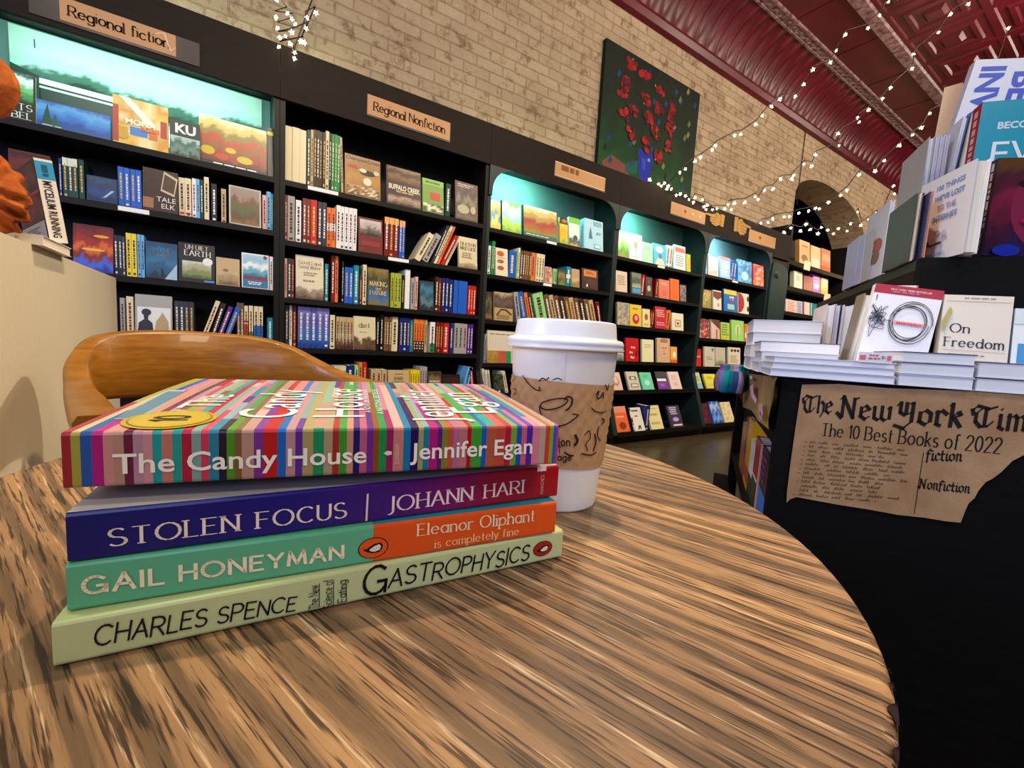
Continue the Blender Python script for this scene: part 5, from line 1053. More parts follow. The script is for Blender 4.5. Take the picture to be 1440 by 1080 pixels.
def lying(name, label, z, pl, pr, t, D, cov, spine_cols, texts, page=None, top=None, lift=0.0, ct=.0009, mats=None, sag=0.0):
    A, d, n, L = spine_frame(z, pl, pr); o = empty(name, A, (0, 0, math.atan2(d.y, d.x))); tag(o, label, 'book', 'stack of paperbacks on the table')
    m = MB(); NS = 8
    # cover: rounded spine wrap + top and bottom boards
    r = .0012
    lo = [(r+(D-r)*k/NS, -sag*math.sin(math.pi*k/NS)) for k in range(NS, 0, -1)]
    prof = lo + [(r, 0), (r*.3, r*.3), (0, r), (0, t-r), (r*.3, t-r*.3), (r, t)] + [(r+(D-r)*k/NS, t+lift*math.sin(math.pi/2*k/NS)) for k in range(1, NS+1)]
    inn = [(D, t+lift-ct)] + [(r+(D-r)*k/NS, t+lift*math.sin(math.pi/2*k/NS)-ct) for k in range(NS-1, 0, -1)] + [(ct*1.5, t-ct), (ct*1.5, ct), (D, ct)]
    cuts = spine_cols
    xs = [0]+[c[0] for c in cuts]
    for i in range(len(cuts)):
        x0, x1 = xs[i], xs[i+1]; c = lin(cuts[i][1]); tc = cuts[i][2] if len(cuts[i]) > 2 else None
        for k in range(len(prof)-1):
            (y0, z0), (y1, z1) = prof[k], prof[k+1]
            kt = k-len(lo)-5; cc = c if tc is None or kt < 0 else lin(tc[min(int(kt/NS*len(tc)), len(tc)-1)])
            m.poly([(x0, y0, z0), (x0, y1, z1), (x1, y1, z1), (x1, y0, z0)], cc, 0)
    c0, c1 = lin(cuts[0][1]), lin(cuts[-1][1])
    ring = prof+inn
    for x, c, s in ((0, c0, 1), (L, c1, -1)):
        k = len(prof); q = len(inn)
        # end caps as thin strips between the outer and the inner profile
        outs = [(r, 0), (0, r), (0, t-r), (r, t), (D, t+lift)]
        def strip(a, b, c_, d_): m.poly([(x, *a), (x, *b), (x, *c_), (x, *d_)][::s], c, 0)
        strip((r, 0), (0, r), (0, t-r), (r, t)); strip((r, 0), (r, t), (ct*1.5, t-ct), (ct*1.5, ct))
        for j in range(NS):
            y0 = r+(D-r)*j/NS; y1 = r+(D-r)*(j+1)/NS; za = -sag*math.sin(math.pi*j/NS); zb = -sag*math.sin(math.pi*(j+1)/NS)
            strip((y0, za+ct), (y1, zb+ct), (y1, zb), (y0, za))
        for j in range(NS):
            y0 = r+(D-r)*j/NS; y1 = r+(D-r)*(j+1)/NS; za = t+lift*math.sin(math.pi/2*j/NS); zb = t+lift*math.sin(math.pi/2*(j+1)/NS)
            strip((y0, za), (y1, zb), (y1, zb-ct), (y0, za-ct))
    for j in range(NS):
        y0 = r+(D-r)*j/NS; y1 = r+(D-r)*(j+1)/NS; za = t+lift*math.sin(math.pi/2*j/NS)-ct; zb = t+lift*math.sin(math.pi/2*(j+1)/NS)-ct
        m.poly([(0, y0, za), (0, y1, zb), (L, y1, zb), (L, y0, za)], c1, 0)
    sp = SP(A, d, n); texts(m, sp, L)
    if top: top(m, A, d, n, L, lambda y: t+lift*math.sin(math.pi/2*min(max((y-r)/(D-r), 0), 1)))
    m.build('cover', [mats or M_GLOSS], o)
    b = MB(); g = .0015
    zz = lambda y: t+lift*math.sin(math.pi/2*min(max((y-r)/(D-r), 0), 1))-ct-.0001
    ys = [ct*1.6+(D-g-ct*1.6)*k/6 for k in range(7)]
    top_ = [(y, zz(y)) for y in ys]; bot = [(y, ct+.0001-sag*math.sin(math.pi*min(max((y-r)/(D-r), 0), 1))) for y in ys]
    b.prism(bot+top_[::-1], g, L-g, 'x'); b.build('page_block', [page or M_PAGE], o)
    return A, d, n, L

def ov(m, sp, cx, cy, rx, ry, col, eps, sq=1.0):
    a = sp.q(cx, cy); b = sp.q(cx+rx, cy); c = sp.q(cx, cy-ry); w, h = abs(b[0]-a[0]), abs(c[1]-a[1])
    m.poly([(a[0]+w*math.cos(k*math.pi/14), -eps, a[1]+h*math.sin(k*math.pi/14)) for k in range(28)], lin(col), 0); return a, w, h
def bird(m, sp, cx, cy, rx, ry, ring):
    ov(m, sp, cx, cy, rx, ry, '#241414', .0003); a, w, h = ov(m, sp, cx, cy, rx*.93, ry*.93, ring, .0004)
    P = lambda pts, c, e: m.poly([(a[0]+x*w, -e, a[1]+y*h) for x, y in pts], lin(c), 0)
    P([(-.62, -.2), (-.35, .12), (.05, .42), (.45, .5), (.66, .28), (.62, -.2), (.4, -.5), (-.1, -.5), (-.4, -.36)], '#1c1414', .0005)
    P([(-.30, -.12), (.05, .2), (.4, .34), (.54, .1), (.44, -.26), (.1, -.38), (-.2, -.3)], '#f0e4d4', .0006)
    P([(-.75, -.1), (-.55, .06), (-.5, -.2)], '#1c1414', .0005)

z0 = TZ+.0006
T1, T2, T3, T4 = .0150, .0166, .0170, .0197
def tx1(m, sp, L):
    spine_text(m, sp, 'CHARLES SPENCE', (133, 907), (131, 880), (416, 857), (413, 838), '#141012', 'hand', slant=.16, jit=.05, seed=3)
    spine_text(m, sp, 'G', (512, 837), (508, 800), (543, 832), (541, 793), '#141012', 'hand', slant=.1)
    spine_text(m, sp, 'ASTROPHYSICS', (546, 826), (547, 803), (744, 787), (742, 766), '#141012', 'hand', slant=.14, jit=.06, seed=5)
    for txt, u, v0, v1 in (('The New', 441, 855, 823), ('Science of', 461, 854, 815), ('Eating', 481, 846, 816)):
        spine_vert(m, sp, txt, (u, v0), (u, v1), .0032, '#141012', 'hand', jit=.06)
    for u, v0, v1 in ((449, 853, 820), (469, 851, 815), (487, 845, 820)):
        a, b = sp.q(u, v0), sp.q(u, v1); m.poly([(a[0]-.00015, -.0003, a[1]), (a[0]+.00015, -.0003, a[1]), (b[0]+.00015, -.0003, b[1]), (b[0]-.00015, -.0003, b[1])], lin('#141012'))
    bird(m, sp, 763, 771, 13, 10.5, '#a8241c')
lying('paperback', 'pale green paperback with black handwritten spine lettering, bottom of the stack', z0, (75, 939), (787, 784), T1, .129, '#c2d09a', [(.198, '#c8d49c')], tx1)
def tx2(m, sp, L):
    a = sp.q(524, 790)[0]
    spine_text(m, sp, 'GAIL HONEYMAN', (119, 835), (117, 812), (483, 784), (481, 767), '#fdf4d0', 'round', )
    spine_text(m, sp, 'Eleanor Oliphant', (588, 753), (587, 737), (752, 732), (750, 716), '#fff0c4', 'serif')
    spine_text(m, sp, 'is completely fine', (612, 770), (611, 759), (729, 751), (728, 741), '#ffd89c', 'serif')
    bird(m, sp, 525, 770, 21, 14.5, '#e85a1c')
za = z0+T1+.0004
A_, d_, n_, L_ = spine_frame(za, (95, 861), (780, 749)); s_ = SP(A_, d_, n_).q(524, 785)[0]
lying('paperback', 'teal and orange paperback with cream lettering and an oval bird badge, second from bottom', za, (95, 861), (780, 749), T2, .129, '#5cb48c', [(s_, '#60b890'), (L_, '#e8581c', ('#2f8fa4',))], tx2)
zb = za+T2+.0004
A_, d_, n_, L_ = spine_frame(zb, (95, 792), (783, 698)); 
def mixc(a, b, f): return '#%02x%02x%02x' % tuple(int(int(a[i:i+2], 16)*(1-f)+int(b[i:i+2], 16)*f) for i in (1, 3, 5))
gr = [(0, '#161a6c'), (.35, '#20187c'), (.55, '#451678'), (.68, '#7a1468'), (.8, '#9c1238'), (1, '#a81420')]
cols3 = []
for k in range(40):
    f = (k+.5)/40
    for (a, c), (b, e) in zip(gr, gr[1:]):
        if a <= f <= b: cols3.append((L_*(k+1)/40, mixc(c, e, (f-a)/(b-a)), ('#b4b0b4',))); break
def tx3(m, sp, L):
    spine_text(m, sp, 'STOLEN FOCUS', (154, 768), (153, 744), (487, 727), (486, 706), '#fff0e4', 'serif')
    spine_text(m, sp, 'JOHANN HARI', (545, 720), (544, 699), (736, 692), (735, 675), '#ffe8e8', 'serif')
    a, b = sp.q(515, 732), sp.q(517, 694); m.poly([(a[0]-.0004, -.0004, a[1]), (a[0]+.0004, -.0004, a[1]), (b[0]+.0004, -.0004, b[1]), (b[0]-.0004, -.0004, b[1])], lin('#f0d8d4'))
    spine_vert(m, sp, 'CROWN', (762, 694), (762, 668), .0022, '#e8a8a0', 'sans', down=True)
    a, b = sp.q(755, 663), sp.q(768, 655); m.poly([(a[0], -.0004, a[1]), (b[0], -.0004, a[1]), (b[0], -.0004, b[1]), (a[0], -.0004, b[1])], lin('#f4e4e4'))
lying('paperback', 'paperback with spine fading from navy to red, serif capitals, third from bottom', zb, (95, 792), (783, 698), T3, .132, '#20187c', cols3, tx3)
zc = zb+T3+.0056
PX = [(101, 'a02430'), (114, 'a8a040'), (130, '2454a4'), (146, 'b0147c'), (160, 'cc8c84'), (175, 'b88c78'), (188, '6a1c3c'), (202, 'b4889c'), (215, 'd09094'), (228, '189a9c'), (243, 'c4786c'), (256, '1c9c90'), (270, 'b4183c'), (283, '80a49c'), (294, 'cc3c58'), (308, '2880a0'), (319, '281030'), (330, '4c941c'), (340, '7c5c3c'), (357, 'bc9080'), (370, '7c3094'), (390, 'c01c1c'), (402, '1c64bc'), (415, 'bc8c94'), (425, '5c2c94'), (440, 'ac9c64'), (455, '1c9058'), (467, 'b09878'), (476, 'a83028'), (487, '3c9830'), (496, 'cc8c74'), (505, '1c1c64'), (515, 'bc5c80'), (524, '702c90'), (532, '904c20'), (542, '1c9448'), (552, '94205c'), (566, 'cc8078'), (576, '1878ac'), (587, '281454'), (594, 'a0a068'), (602, '1c7c98'), (614, 'b01c78'), (620, '502478'), (628, '8c7c2c'), (636, 'bc5440'), (644, 'b06c94'), (655, 'c07474'), (661, 'b41820'), (675, '3ca034'), (682, '1c5cb0'), (695, 'b45c40'), (708, 'c04c3c'), (716, 'b41c40'), (724, '7ca43c'), (731, '2054a8'), (738, 'd0607c'), (746, '5428a0'), (756, 'dc8090'), (764, 'b8a494'), (770, 'c84430'), (775, '90a430'), (779, '285cc0'), (782, 'c02c90')]
A_, d_, n_, L_ = spine_frame(zc, (89, 688), (782, 653)); sp_ = SP(A_, d_, n_)
rng = random.Random(12); pool = [c for _, c in PX]
cols4 = []
for u, c in PX:
    s_ = min(sp_.q(u, 660)[0], L_)
    tcol = []
    cur = c
    for k in range(8):
        if rng.random() < .28: cur = rng.choice([c, rng.choice(pool), mixc('#'+c, '#f0d8d8', .5)[1:]])
        tcol.append('#'+mixc('#'+cur, '#ffffff', .12)[1:])
    cols4.append((s_, '#'+c, tuple(tcol)))
cols4[-1] = (L_, cols4[-1][1], cols4[-1][2])
def tx4(m, sp, L):
    spine_text(m, sp, 'The Candy House', (160, 666), (158, 637), (516, 650), (515, 626), '#fff8e8', 'sansb')
    spine_text(m, sp, 'Jennifer Egan', (578, 646), (576, 622), (749, 637), (748, 615), '#fff8ea', 'sansb')
    a = sp.q(546, 637); m.poly([(a[0]-.002, -.0004, a[1]), (a[0]-.0004, -.0004, a[1]+.0011), (a[0]+.0014, -.0004, a[1]+.0007), (a[0]+.0014, -.0004, a[1]-.0006), (a[0]-.0004, -.0004, a[1]-.001)], lin('#f0e0d0'))
    spine_vert(m, sp, 'SCRIBNER', (558, 652), (558, 624), .0018, '#e0c0b0', 'sans')
def top4(m, A, d, n, L, zt):
    # front cover lettering: lines run away from the spine, heads towards the left end
    def pt(u, v):
        z = zc+T4+.001
        for _ in range(4): P = onz(u, v, z); y = (P-A).dot(n); z = zc+zt(y)
        return (P-A).dot(d), (P-A).dot(n)
    def put(pts, c, e=.0004): m.poly([(x, y, zt(y)+e) for x, y in pts], lin(c), 0)
    def word(txt, head, foot, far, font, col='#f8f4f4'):
        a, b, f = pt(*head), pt(*foot), pt(*far); pl, tw = letters(txt, font); Lw = f[1]-(a[1]+b[1])/2
        if font.startswith('sans') and False: pass
        for q in pl:
            put([(b[0]+(a[0]-b[0])*Y, (a[1]+b[1])/2+Lw*X/tw) for X, Y in q], col)
    word('The', (243, 575), (306, 574), (318, 556), 'sans'); word('Candy', (322, 589), (414, 588), (410, 549), 'sans'); word('House', (434, 588), (513, 587), (470, 548), 'sans')
    word('Jennifer', (578, 596), (647, 593), (520, 548), 'sans'); word('Egan', (635, 583), (698, 580), (612, 553), 'sans')
    word('A NOVEL BY THE AUTHOR', (513, 581), (522, 581), (492, 548), 'sans', '#f0f4e4'); word('A NATIONAL BESTSELLER', (530, 583), (540, 583), (508, 548), 'sans', '#e8f0f0')
    # pale blurb band on the left and gold seal
    q = [pt(160, 590), pt(196, 590), pt(262, 549), pt(236, 549)]; put(q, '#a8ccd8', .0002)
    for j in range(3): 
        a0, a1 = pt(168+9*j, 589), pt(240+8*j, 551); put([(a0[0]-.0012, a0[1]), (a0[0]+.0012, a0[1]), (a1[0]+.0012, a1[1]), (a1[0]-.0012, a1[1])], '#6c8ca4', .0003)
    c = pt(241, 591); e = pt(303, 591); r = abs(e[0]-c[0])
    for rr, col, ee in ((1, '#c8a820', .0005), (.9, '#8c6c10', .0006), (.86, '#ccb02c', .0007)):
        put([(c[0]+r*rr*math.cos(k*math.pi/20), c[1]+r*rr*math.sin(k*math.pi/20)) for k in range(40)], col, ee)
    pl, tw = letters('10', 'bold')
    for q in pl: put([(c[0]-(Y-.5)*r*.7, c[1]+(X-tw/2)*r*.6) for X, Y in q], '#3c3008', .0008)
lying('paperback', 'paperback in many coloured stripes with a gold seal, top of the stack', zc, (89, 688), (782, 653), T4, .133, '#b0183c', cols4, tx4, top=top4, lift=.0045, sag=.0048)

# ------------------------------------------------------------------ coffee cup
CB = onz(779, 699, TZ); CS = 1.05; CV = .978
o = empty('coffee_cup', (CB.x, CB.y, TZ+.0006)); tag(o, 'white paper coffee cup with lid and kraft sleeve behind the stacked books', 'cup')
H1 = .1165*CV
rad = lambda z: (.0288+(.0362-.0288)*z/H1)*CS
m = MB(); m.lathe([(a_*CS, b_*CV) for a_, b_ in [(.001, .003), (.0265, .003), (.0272, 0), (.0284, 0), (.0288, .0012)]]+[(rad(H1*k/12), H1*k/12) for k in range(1, 13)], 72); m.build('cup_body', M_CUP, o)
m = MB(); a = math.atan2(-CB.y, -CB.x)+.02; c, s_ = math.cos(a), math.sin(a)
for z1, z2 in ((.09*CV, .116*CV),):
    m.poly([((rad(z)+.0003)*math.cos(a+da), (rad(z)+.0003)*math.sin(a+da), z) for z, da in ((z1, -.012), (z1, .012), (z2, .012), (z2, -.012))], lin('#ffffff'))
m.build('cup_seam', M_CUP, o)
m = MB(); m.lathe([(a_*CS, b_*CV) for a_, b_ in [(.0365, .1128), (.0398, .1130), (.0402, .1142), (.0390, .1152), (.0392, .1164), (.0398, .1172), (.0396, .1184), (.0386, .1200), (.0378, .1206), (.0352, .1210), (.0347, .1222), (.0336, .1316), (.0330, .1326), (.0318, .1330), (.0305, .1318), (.028, .1275), (.001, .1270)]], 96); m.build('lid', M_LID, o)
# sleeve with dimples and brown line drawing
m = MB(); zs0, zs1 = .031*CV, .0905*CV; NU, NV = 220, 26
def srad(z): return rad(z)+.0009
tilt_ = lambda th: .0016*math.cos(th-a+.9)
rows = []
for j in range(NV+1):
    z = zs0+(zs1-zs0)*j/NV; row = []
    for i in range(NU):
        th = 2*math.pi*i/NU; e = .0010*(.5+.5*math.sin(th*26+z*520))*(.5+.5*math.sin(th*26-z*520)) if 1 < j < NV-1 else 0
        row.append(((srad(z)+e)*math.cos(th), (srad(z)+e)*math.sin(th), z+tilt_(th)))
    rows.append(row)
m.grid([r for r in rows], lin('#c4986a'), 0, True, True)
def on_sleeve(u, v):
    d = ray(u, v); r0 = .0335*CS
    for _ in range(4):
        ox, oy = -CB.x, -CB.y; A2 = d.x**2+d.y**2; B2 = 2*(ox*d.x+oy*d.y); C2 = ox*ox+oy*oy-r0*r0
        disc = B2*B2-4*A2*C2; t_ = (-B2-math.sqrt(max(disc, 0)))/(2*A2); P = CAMP+d*t_; r0 = srad(P.z-TZ)+.0007
    return Vector((P.x-CB.x, P.y-CB.y, P.z-TZ-.0006))
def ink(px, w=.0008, col='#3c2012'):
    P = [on_sleeve(u, v) for u, v in px]
    for p, q in zip(P, P[1:]):
        t_ = (q-p).normalized(); nrm = Vector((p.x, p.y, 0)).normalized(); b = t_.cross(nrm)*w*.5; e = nrm*.0002; x = t_*w*.25
        m.poly([p-b+e-x, q-b+e+x, q+b+e+x, p+b+e-x], lin(col), 0)
for px, w in (([(759, 572), (763, 566), (776, 562), (790, 560), (798, 562), (795, 568), (783, 574), (768, 576), (759, 572)], .0009), ([(759, 572), (760, 580), (766, 590), (776, 598), (788, 600)], .0009), ([(794, 562), (798, 558), (804, 560), (804, 568), (800, 574), (796, 577)], .0012), ([(780, 600), (795, 597), (806, 590), (813, 584), (805, 582)], .0009),
              ([(735, 528), (742, 538), (752, 547), (759, 549), (758, 544)], .0008), ([(758, 536), (763, 532), (768, 534), (772, 531)], .0008), ([(778, 534), (784, 532), (790, 534)], .0007), ([(722, 524), (724, 530), (721, 537)], .0006), ([(722, 546), (726, 550), (722, 556)], .0006),
              ([(831, 573), (838, 579), (848, 580), (852, 577)], .0008), ([(838, 555), (842, 550), (840, 560), (845, 558), (848, 552), (848, 560)], .001), ([(851, 541), (854, 548), (856, 540)], .001), ([(846, 588), (850, 592), (846, 596)], .001), ([(809, 612), (812, 620), (808, 626)], .0018), ([(822, 612), (828, 606), (830, 616), (824, 624), (826, 634)], .0008), ([(836, 610), (838, 622), (834, 634)], .0012), ([(842, 600), (840, 612), (844, 620)], .001), ([(818, 638), (830, 640), (838, 636)], .001), ([(794, 636), (800, 640), (806, 641)], .0012)):
    ink(curve(px), w)
def sleeve_text(txt, x0, y0, x1, y1, h):
    pl, tw = letters(txt, 'round')
    for q in pl:
        pts = []
        for X, Y in q:
            u = x0+(x1-x0)*X/tw; v = y0+(y1-y0)*X/tw-h*Y; p = on_sleeve(u, v); nrm = Vector((p.x, p.y, 0)).normalized(); pts.append(p+nrm*.0003)
        m.poly(pts, lin('#2c1a10'), 0)
sleeve_text('Caution', 756, 626, 801, 627, 11); sleeve_text('HOT', 772, 636, 789, 637, 9); sleeve_text('beverage', 752, 646, 803, 648, 9)
# overlap seam of the sleeve
P0_, P1_ = on_sleeve(840, 542), on_sleeve(806, 645)
for k in range(12):
    p = P0_.lerp(P1_, k/12); q = P0_.lerp(P1_, (k+1)/12); f = []
    for w_ in (p, q):
        r_ = srad(w_.z)+.0011; nn = Vector((w_.x, w_.y, 0)).normalized(); f.append(Vector((nn.x*r_, nn.y*r_, w_.z)))
    tgt = Vector((-f[0].y, f[0].x, 0)).normalized()*.00035
    m.poly([f[0], f[0]+tgt, f[1]+tgt, f[1]], lin('#d8b488'), 0)
m.build('sleeve', [M_KRAFT], o)

# ------------------------------------------------------------------ chair
o = empty('captains_chair', (.0, .86, 0)); tag(o, 'honey coloured wooden captain chair with low curved back, pushed up to the table', 'chair')
ch = Matrix.Translation((0, -.86, 0))
cp = [(-.125, .66, .743, .030, .046), (-.150, .75, .742, .030, .046), (-.176, .85, .743, .032, .044), (-.200, .94, .750, .044, .036), (-.214, 1.02, .785, .082, .030), (-.195, 1.085, .822, .12, .027), (-.12, 1.128, .834, .135, .026), (-.03, 1.142, .834, .138, .026), (.05, 1.135, .829, .132, .026), (.11, 1.115, .812, .112, .027), (.16, 1.08, .784, .078, .030), (.205, 1.03, .760, .048, .036), (.26, .955, .7465, .032, .046), (.32, .86, .7435, .030, .050), (.365, .77, .742, .030, .052), (.38, .70, .742, .030, .048)]
cps = curve([(p[0], p[1]) for p in cp], 6)
def interp(c_): return [v[1] for v in curve([(i, p[c_]) for i, p in enumerate(cp)], 6)]
zt_, hh_, tw_ = interp(2), interp(3), interp(4)
m = MB(); m.M = ch; rows = []
for i, (x, y) in enumerate(cps):
    t_ = Vector((cps[min(i+1, len(cps)-1)][0]-cps[max(i-1, 0)][0], cps[min(i+1, len(cps)-1)][1]-cps[max(i-1, 0)][1], 0)).normalized(); nn = Vector((-t_.y, t_.x, 0))
    w, h, zt = tw_[i]/2, hh_[i], zt_[i]; b = min(.008, h*.3); w2 = w
    lean = .10*h
    sec = [(-w, zt-h+b), (-w+b*.6, zt-h), (w-b*.6, zt-h), (w, zt-h+b), (w, zt-b), (w-b*.7, zt), (-w+b*.7, zt), (-w, zt-b)]
    rows.append([Vector((x, y, 0))+nn*(s_+(z-(zt-h))/max(h, .01)*lean)+Vector((0, 0, z)) for s_, z in sec])
I = m.grid(rows, smooth=True, wrap=True); m.face(I[0], smooth=False); m.face(I[-1][::-1], smooth=False)
m.build('back_rail', M_CHAIR, o)
for i in range(4, len(cps)-4, 8):
    x, y = cps[i]; zt = zt_[i]-hh_[i]; bx, by = x*.86+.008, .86+(y-.86)*.74
    m = MB(); m.M = ch; q = [Vector((bx, by, .478)).lerp(Vector((x, y, zt-.001)), k/8) for k in range(9)]
    m.tube(q, [.009, .010, .013, .014, .012, .010, .009, .008, .008], 10); m.build('spindle', M_CHAIR, o)
m = MB(); m.M = ch; rr_ = []
for k, z in ((.97, .445), (1, .452), (1, .468), (.96, .477), (.5, .47), (.02, .468)):
    rr_.append([(.065+.225*k*math.copysign(abs(math.cos(t_))**.7, math.cos(t_)), .87+.215*k*math.copysign(abs(math.sin(t_))**.7, math.sin(t_)), z) for t_ in [2*math.pi*j/40 for j in range(40)]])
I = m.grid(rr_, wrap=True); m.face(I[0][::-1]); m.face(I[-1]); m.build('seat', M_CHAIR, o)
for sx, sy in ((-1, -1), (1, -1), (-1, 1), (1, 1)):
    m = MB(); m.M = ch; q = [Vector((.065+sx*.15, .87+sy*.15, .4445)).lerp(Vector((.065+sx*.2, .87+sy*.2, 0.0)), k/8) for k in range(9)]
    m.tube(q, [.016, .018, .021, .018, .014, .016, .014, .012, .011], 12); m.build('leg', M_CHAIR, o)

# ------------------------------------------------------------------ cream counter on the left and what stands on it
XP = -.30; q = onx(163, 391, XP)
m = MB(); m.box((-.75, -.9, 0), (XP, q.y, q.z)); o = m.build('counter', M_PANEL); tag(o, 'plain cream sided counter at the left behind the chair', 'counter')
CTZ = q.z
a = onx(57, 333, XP+.012); b = onx(96, 366, XP+.012)
o = add_book('book', (-.60, b.y, CTZ+.0005), (0, 0, R(-90)), 0, 0, 0, '#f0eee6') if False else None
o = empty('book', (XP+.015, a.y, CTZ+.0006)); tag(o, 'white book lying flat on the cream counter corner under the leaning book', 'book')
t_ = max(min(a.z-CTZ, .032), .018)
m = MB(); m.box((-.23, 0, 0), (0, .165, .0012), lin('#f2efe8')); m.box((-.23, 0, t_-.0012), (0, .165, t_), lin('#f2efe8')); m.box((-.23, 0, .0013), (-.0, .0012, t_-.0013), lin('#f2efe8'))
paint(m, lambda x, y, k: (-.23+x, -.0004*k, y), .23, t_, [('t', 'P', .86, .5, .4, '#9c948c', 'sans')]); m.build('cover', [M_PRINT], o)
m = MB(); m.box((-.228, .0014, .0014), (-.002, .163, t_-.0014)); m.build('page_block', M_PAGE, o)
# leaning book with white spine
Yb = b.y-.02; P0b = ony(100, 350, Yb); P1b = ony(78, 236, Yb); zbase = CTZ+t_+.001
hb = (P1b-Vector((P0b.x, Yb, zbase))).length; an = math.atan2(P1b.x-P0b.x, P1b.z-zbase); hb *= 1.04
Rm = Matrix.Rotation(an, 3, 'Y') @ Matrix.Rotation(R(90+26), 3, 'Z'); tb, wb = .026, .17
o = empty('book', Vector((P0b.x-.004, Yb, zbase))+Vector((0, 0, .006)), Rm.to_euler()); tag(o, 'tall dark book with white lettered spine and blue top leaning on the cream counter', 'book')
cm, pm = MB(), MB(); book_into(cm, pm, wb, hb, tb, '#2c1512', '#ece8e0', (), [('r', 0, .76, 1, .97, '#3aa0d0'), ('tv', 'MYCELIUM RUNNING', .5, .40, .5, '#2c2420', 'sansb', .68), ('lv', .35, .8, .65, .93, '#1c5c7c')], pmat=0, eps=.0004)
paint(cm, lambda x, y, k: (wb-x, tb+.0004*k, y), wb, hb, [('b', .02, .28, .98, .98, ['#3c1410', '#5c1c18', '#2c1210', '#4c2c1c', '#38180f'], .1, 2, 4, 10, 12), ('r', .02, .6, .98, .64, '#8c1c1c'), ('r', .02, .02, .98, .27, '#8a8078'), ('l', .2, .06, .8, .22, 5, '#5a524c')])
cm.build('cover', [M_PRINT], o); pm.build('page_block', [M_PAGE], o)
# rust orange ruffled ornament
Yo = a.y-.06; c0 = ony(-30, 270, Yo); c1 = ony(-4, 122, Yo); pxm = FPX/((c0-CAMP).dot(_F)); kx = (ony(36, 270, Yo).x-c0.x)/60; kx2 = (ony(29, 122, Yo).x-c1.x)/33; kz = 1/pxm
o = empty('felt_mushroom', (c0.x, Yo, CTZ)); tag(o, 'rust orange ruffled mushroom ornament at the left edge on the cream counter', 'ornament')
m = MB(); rows = []
for j in range(9):
    f = j/8; row = []
    for i in range(72):
        th = 2*math.pi*i/72; r = 60*f*(1+.05*f*math.sin(th*13)+.03*math.sin(th*23+1)); row.append((r*kx*math.cos(th), -.03+.03*f*f+.007*f*math.sin(th*13+1.3)-.008*(f > .7)*math.sin(th*17), c0.z-CTZ+r*kz*math.sin(th)))
    rows.append(row)
back = [[(p[0]*.96, p[1]+.028, (p[2]-(c0.z-CTZ))*.96+(c0.z-CTZ)) for p in r] for r in rows[::-1]]
m.grid(rows+back, wrap=True); m.build('ruffled_cap', M_ORANGE, o)
m = MB(); rows = []; rg = random.Random(8)
for j in range(7):
    f = j/6; row = []
    for i in range(10):
        th = 2*math.pi*i/10; r = 33*math.sin(math.pi*min(max(f, .02), .98))**.6*(1+.18*rg.uniform(-1, 1)); row.append((c1.x-c0.x+r*kx2*math.cos(th), r*kx2*.8*math.sin(th), c1.z-CTZ+(f-.5)*80*kz))
    rows.append(row)
I = m.grid(rows, wrap=True, smooth=False); m.face(I[0][::-1]); m.face(I[-1]); m.build('upper_cap', M_ORANGE, o)
m = MB(); m.tube([(-.06, .05, .001), (-.05, .04, .1), (-.03, .03, c1.z-CTZ-.02)], [.03, .022, .02], 12); m.build('stem', M_ORANGE, o)
# ------------------------------------------------------------------ book display on the right, turned to the aisle
SV = Vector((.8419, .5396, 0)).normalized(); FV = Vector((SV.y, -SV.x, 0)); DA = math.atan2(FV.y, FV.x)
P0 = onz(1110, 530, EYE-.0341); DZ = P0.z
def DP(f, s, z): return Vector((P0.x+FV.x*f+SV.x*s, P0.y+FV.y*f+SV.y*s, z))
def DF(u, v, s):
    P = onpl(u, v, DP(0, s, 0), SV); d = P-P0; return d.dot(FV), P.z
def DS(u, v, f):
    P = onpl(u, v, DP(f, 0, 0), FV); d = P-P0; return d.dot(SV), P.z
FL = DF(1100, 533, 0)[0]; FRT = .95; SD = 1.05
o = empty('book_display', DP(FL, 0, 0), (0, 0, DA)); tag(o, 'black tiered book display on the right with kraft poster on its front', 'display case')
loc = lambda: Matrix.Translation((-FL, 0, 0))
def part(name, m_, *boxes):
    m = MB(); m.M = loc()
    for lo, hi in boxes: m.box(lo, hi)
    m.build(name, m_, o)
part('front_panel', M_COAL, ((FL, 0, 0), (FRT, .02, DZ-.0225)))
part('top_board', M_COAL, ((FL, 0, DZ-.022), (FRT, SD, DZ)))
part('side_post', M_COAL, ((FL, .0205, 0), (FL+.03, .032, DZ-.0225)))
part('side_post', M_COAL, ((FL, SD-.06, 0), (FL+.03, SD, DZ-.0225)))
part('inner_back', M_COAL, ((FL+.23, .0205, 0), (FL+.245, SD, DZ-.0225)))
sh = [.715, .475, .22]
for z in sh: part('side_shelf', M_COAL, ((FL+.002, .0325, z-.02), (FL+.2295, SD-.0605, z)))
part('plinth', M_COAL, ((FL-.05, SD-.25, 0), (FL-.001, SD+.02, .36)))
R1S, R1F = .20, DF(1296, 362, .20)[0]; R1Z = DF(1296, 362, .20)[1]
part('riser_front', M_COAL, ((R1F, R1S, DZ+.0005), (FRT, R1S+.02, R1Z-.0005)))
part('riser_side', M_HEAD, ((R1F, R1S+.0205, DZ+.0005), (R1F+.02, SD, R1Z-.0205)))  # brown in place of black, standing for warm light on this side
part('riser_top', M_FRAME, ((R1F, R1S+.0205, R1Z-.02), (FRT, SD, R1Z)))
part('upper_step', M_COAL, ((R1F+.10, .44, R1Z+.0005), (FRT, SD, R1Z+.115)))
R2Z = R1Z+.115

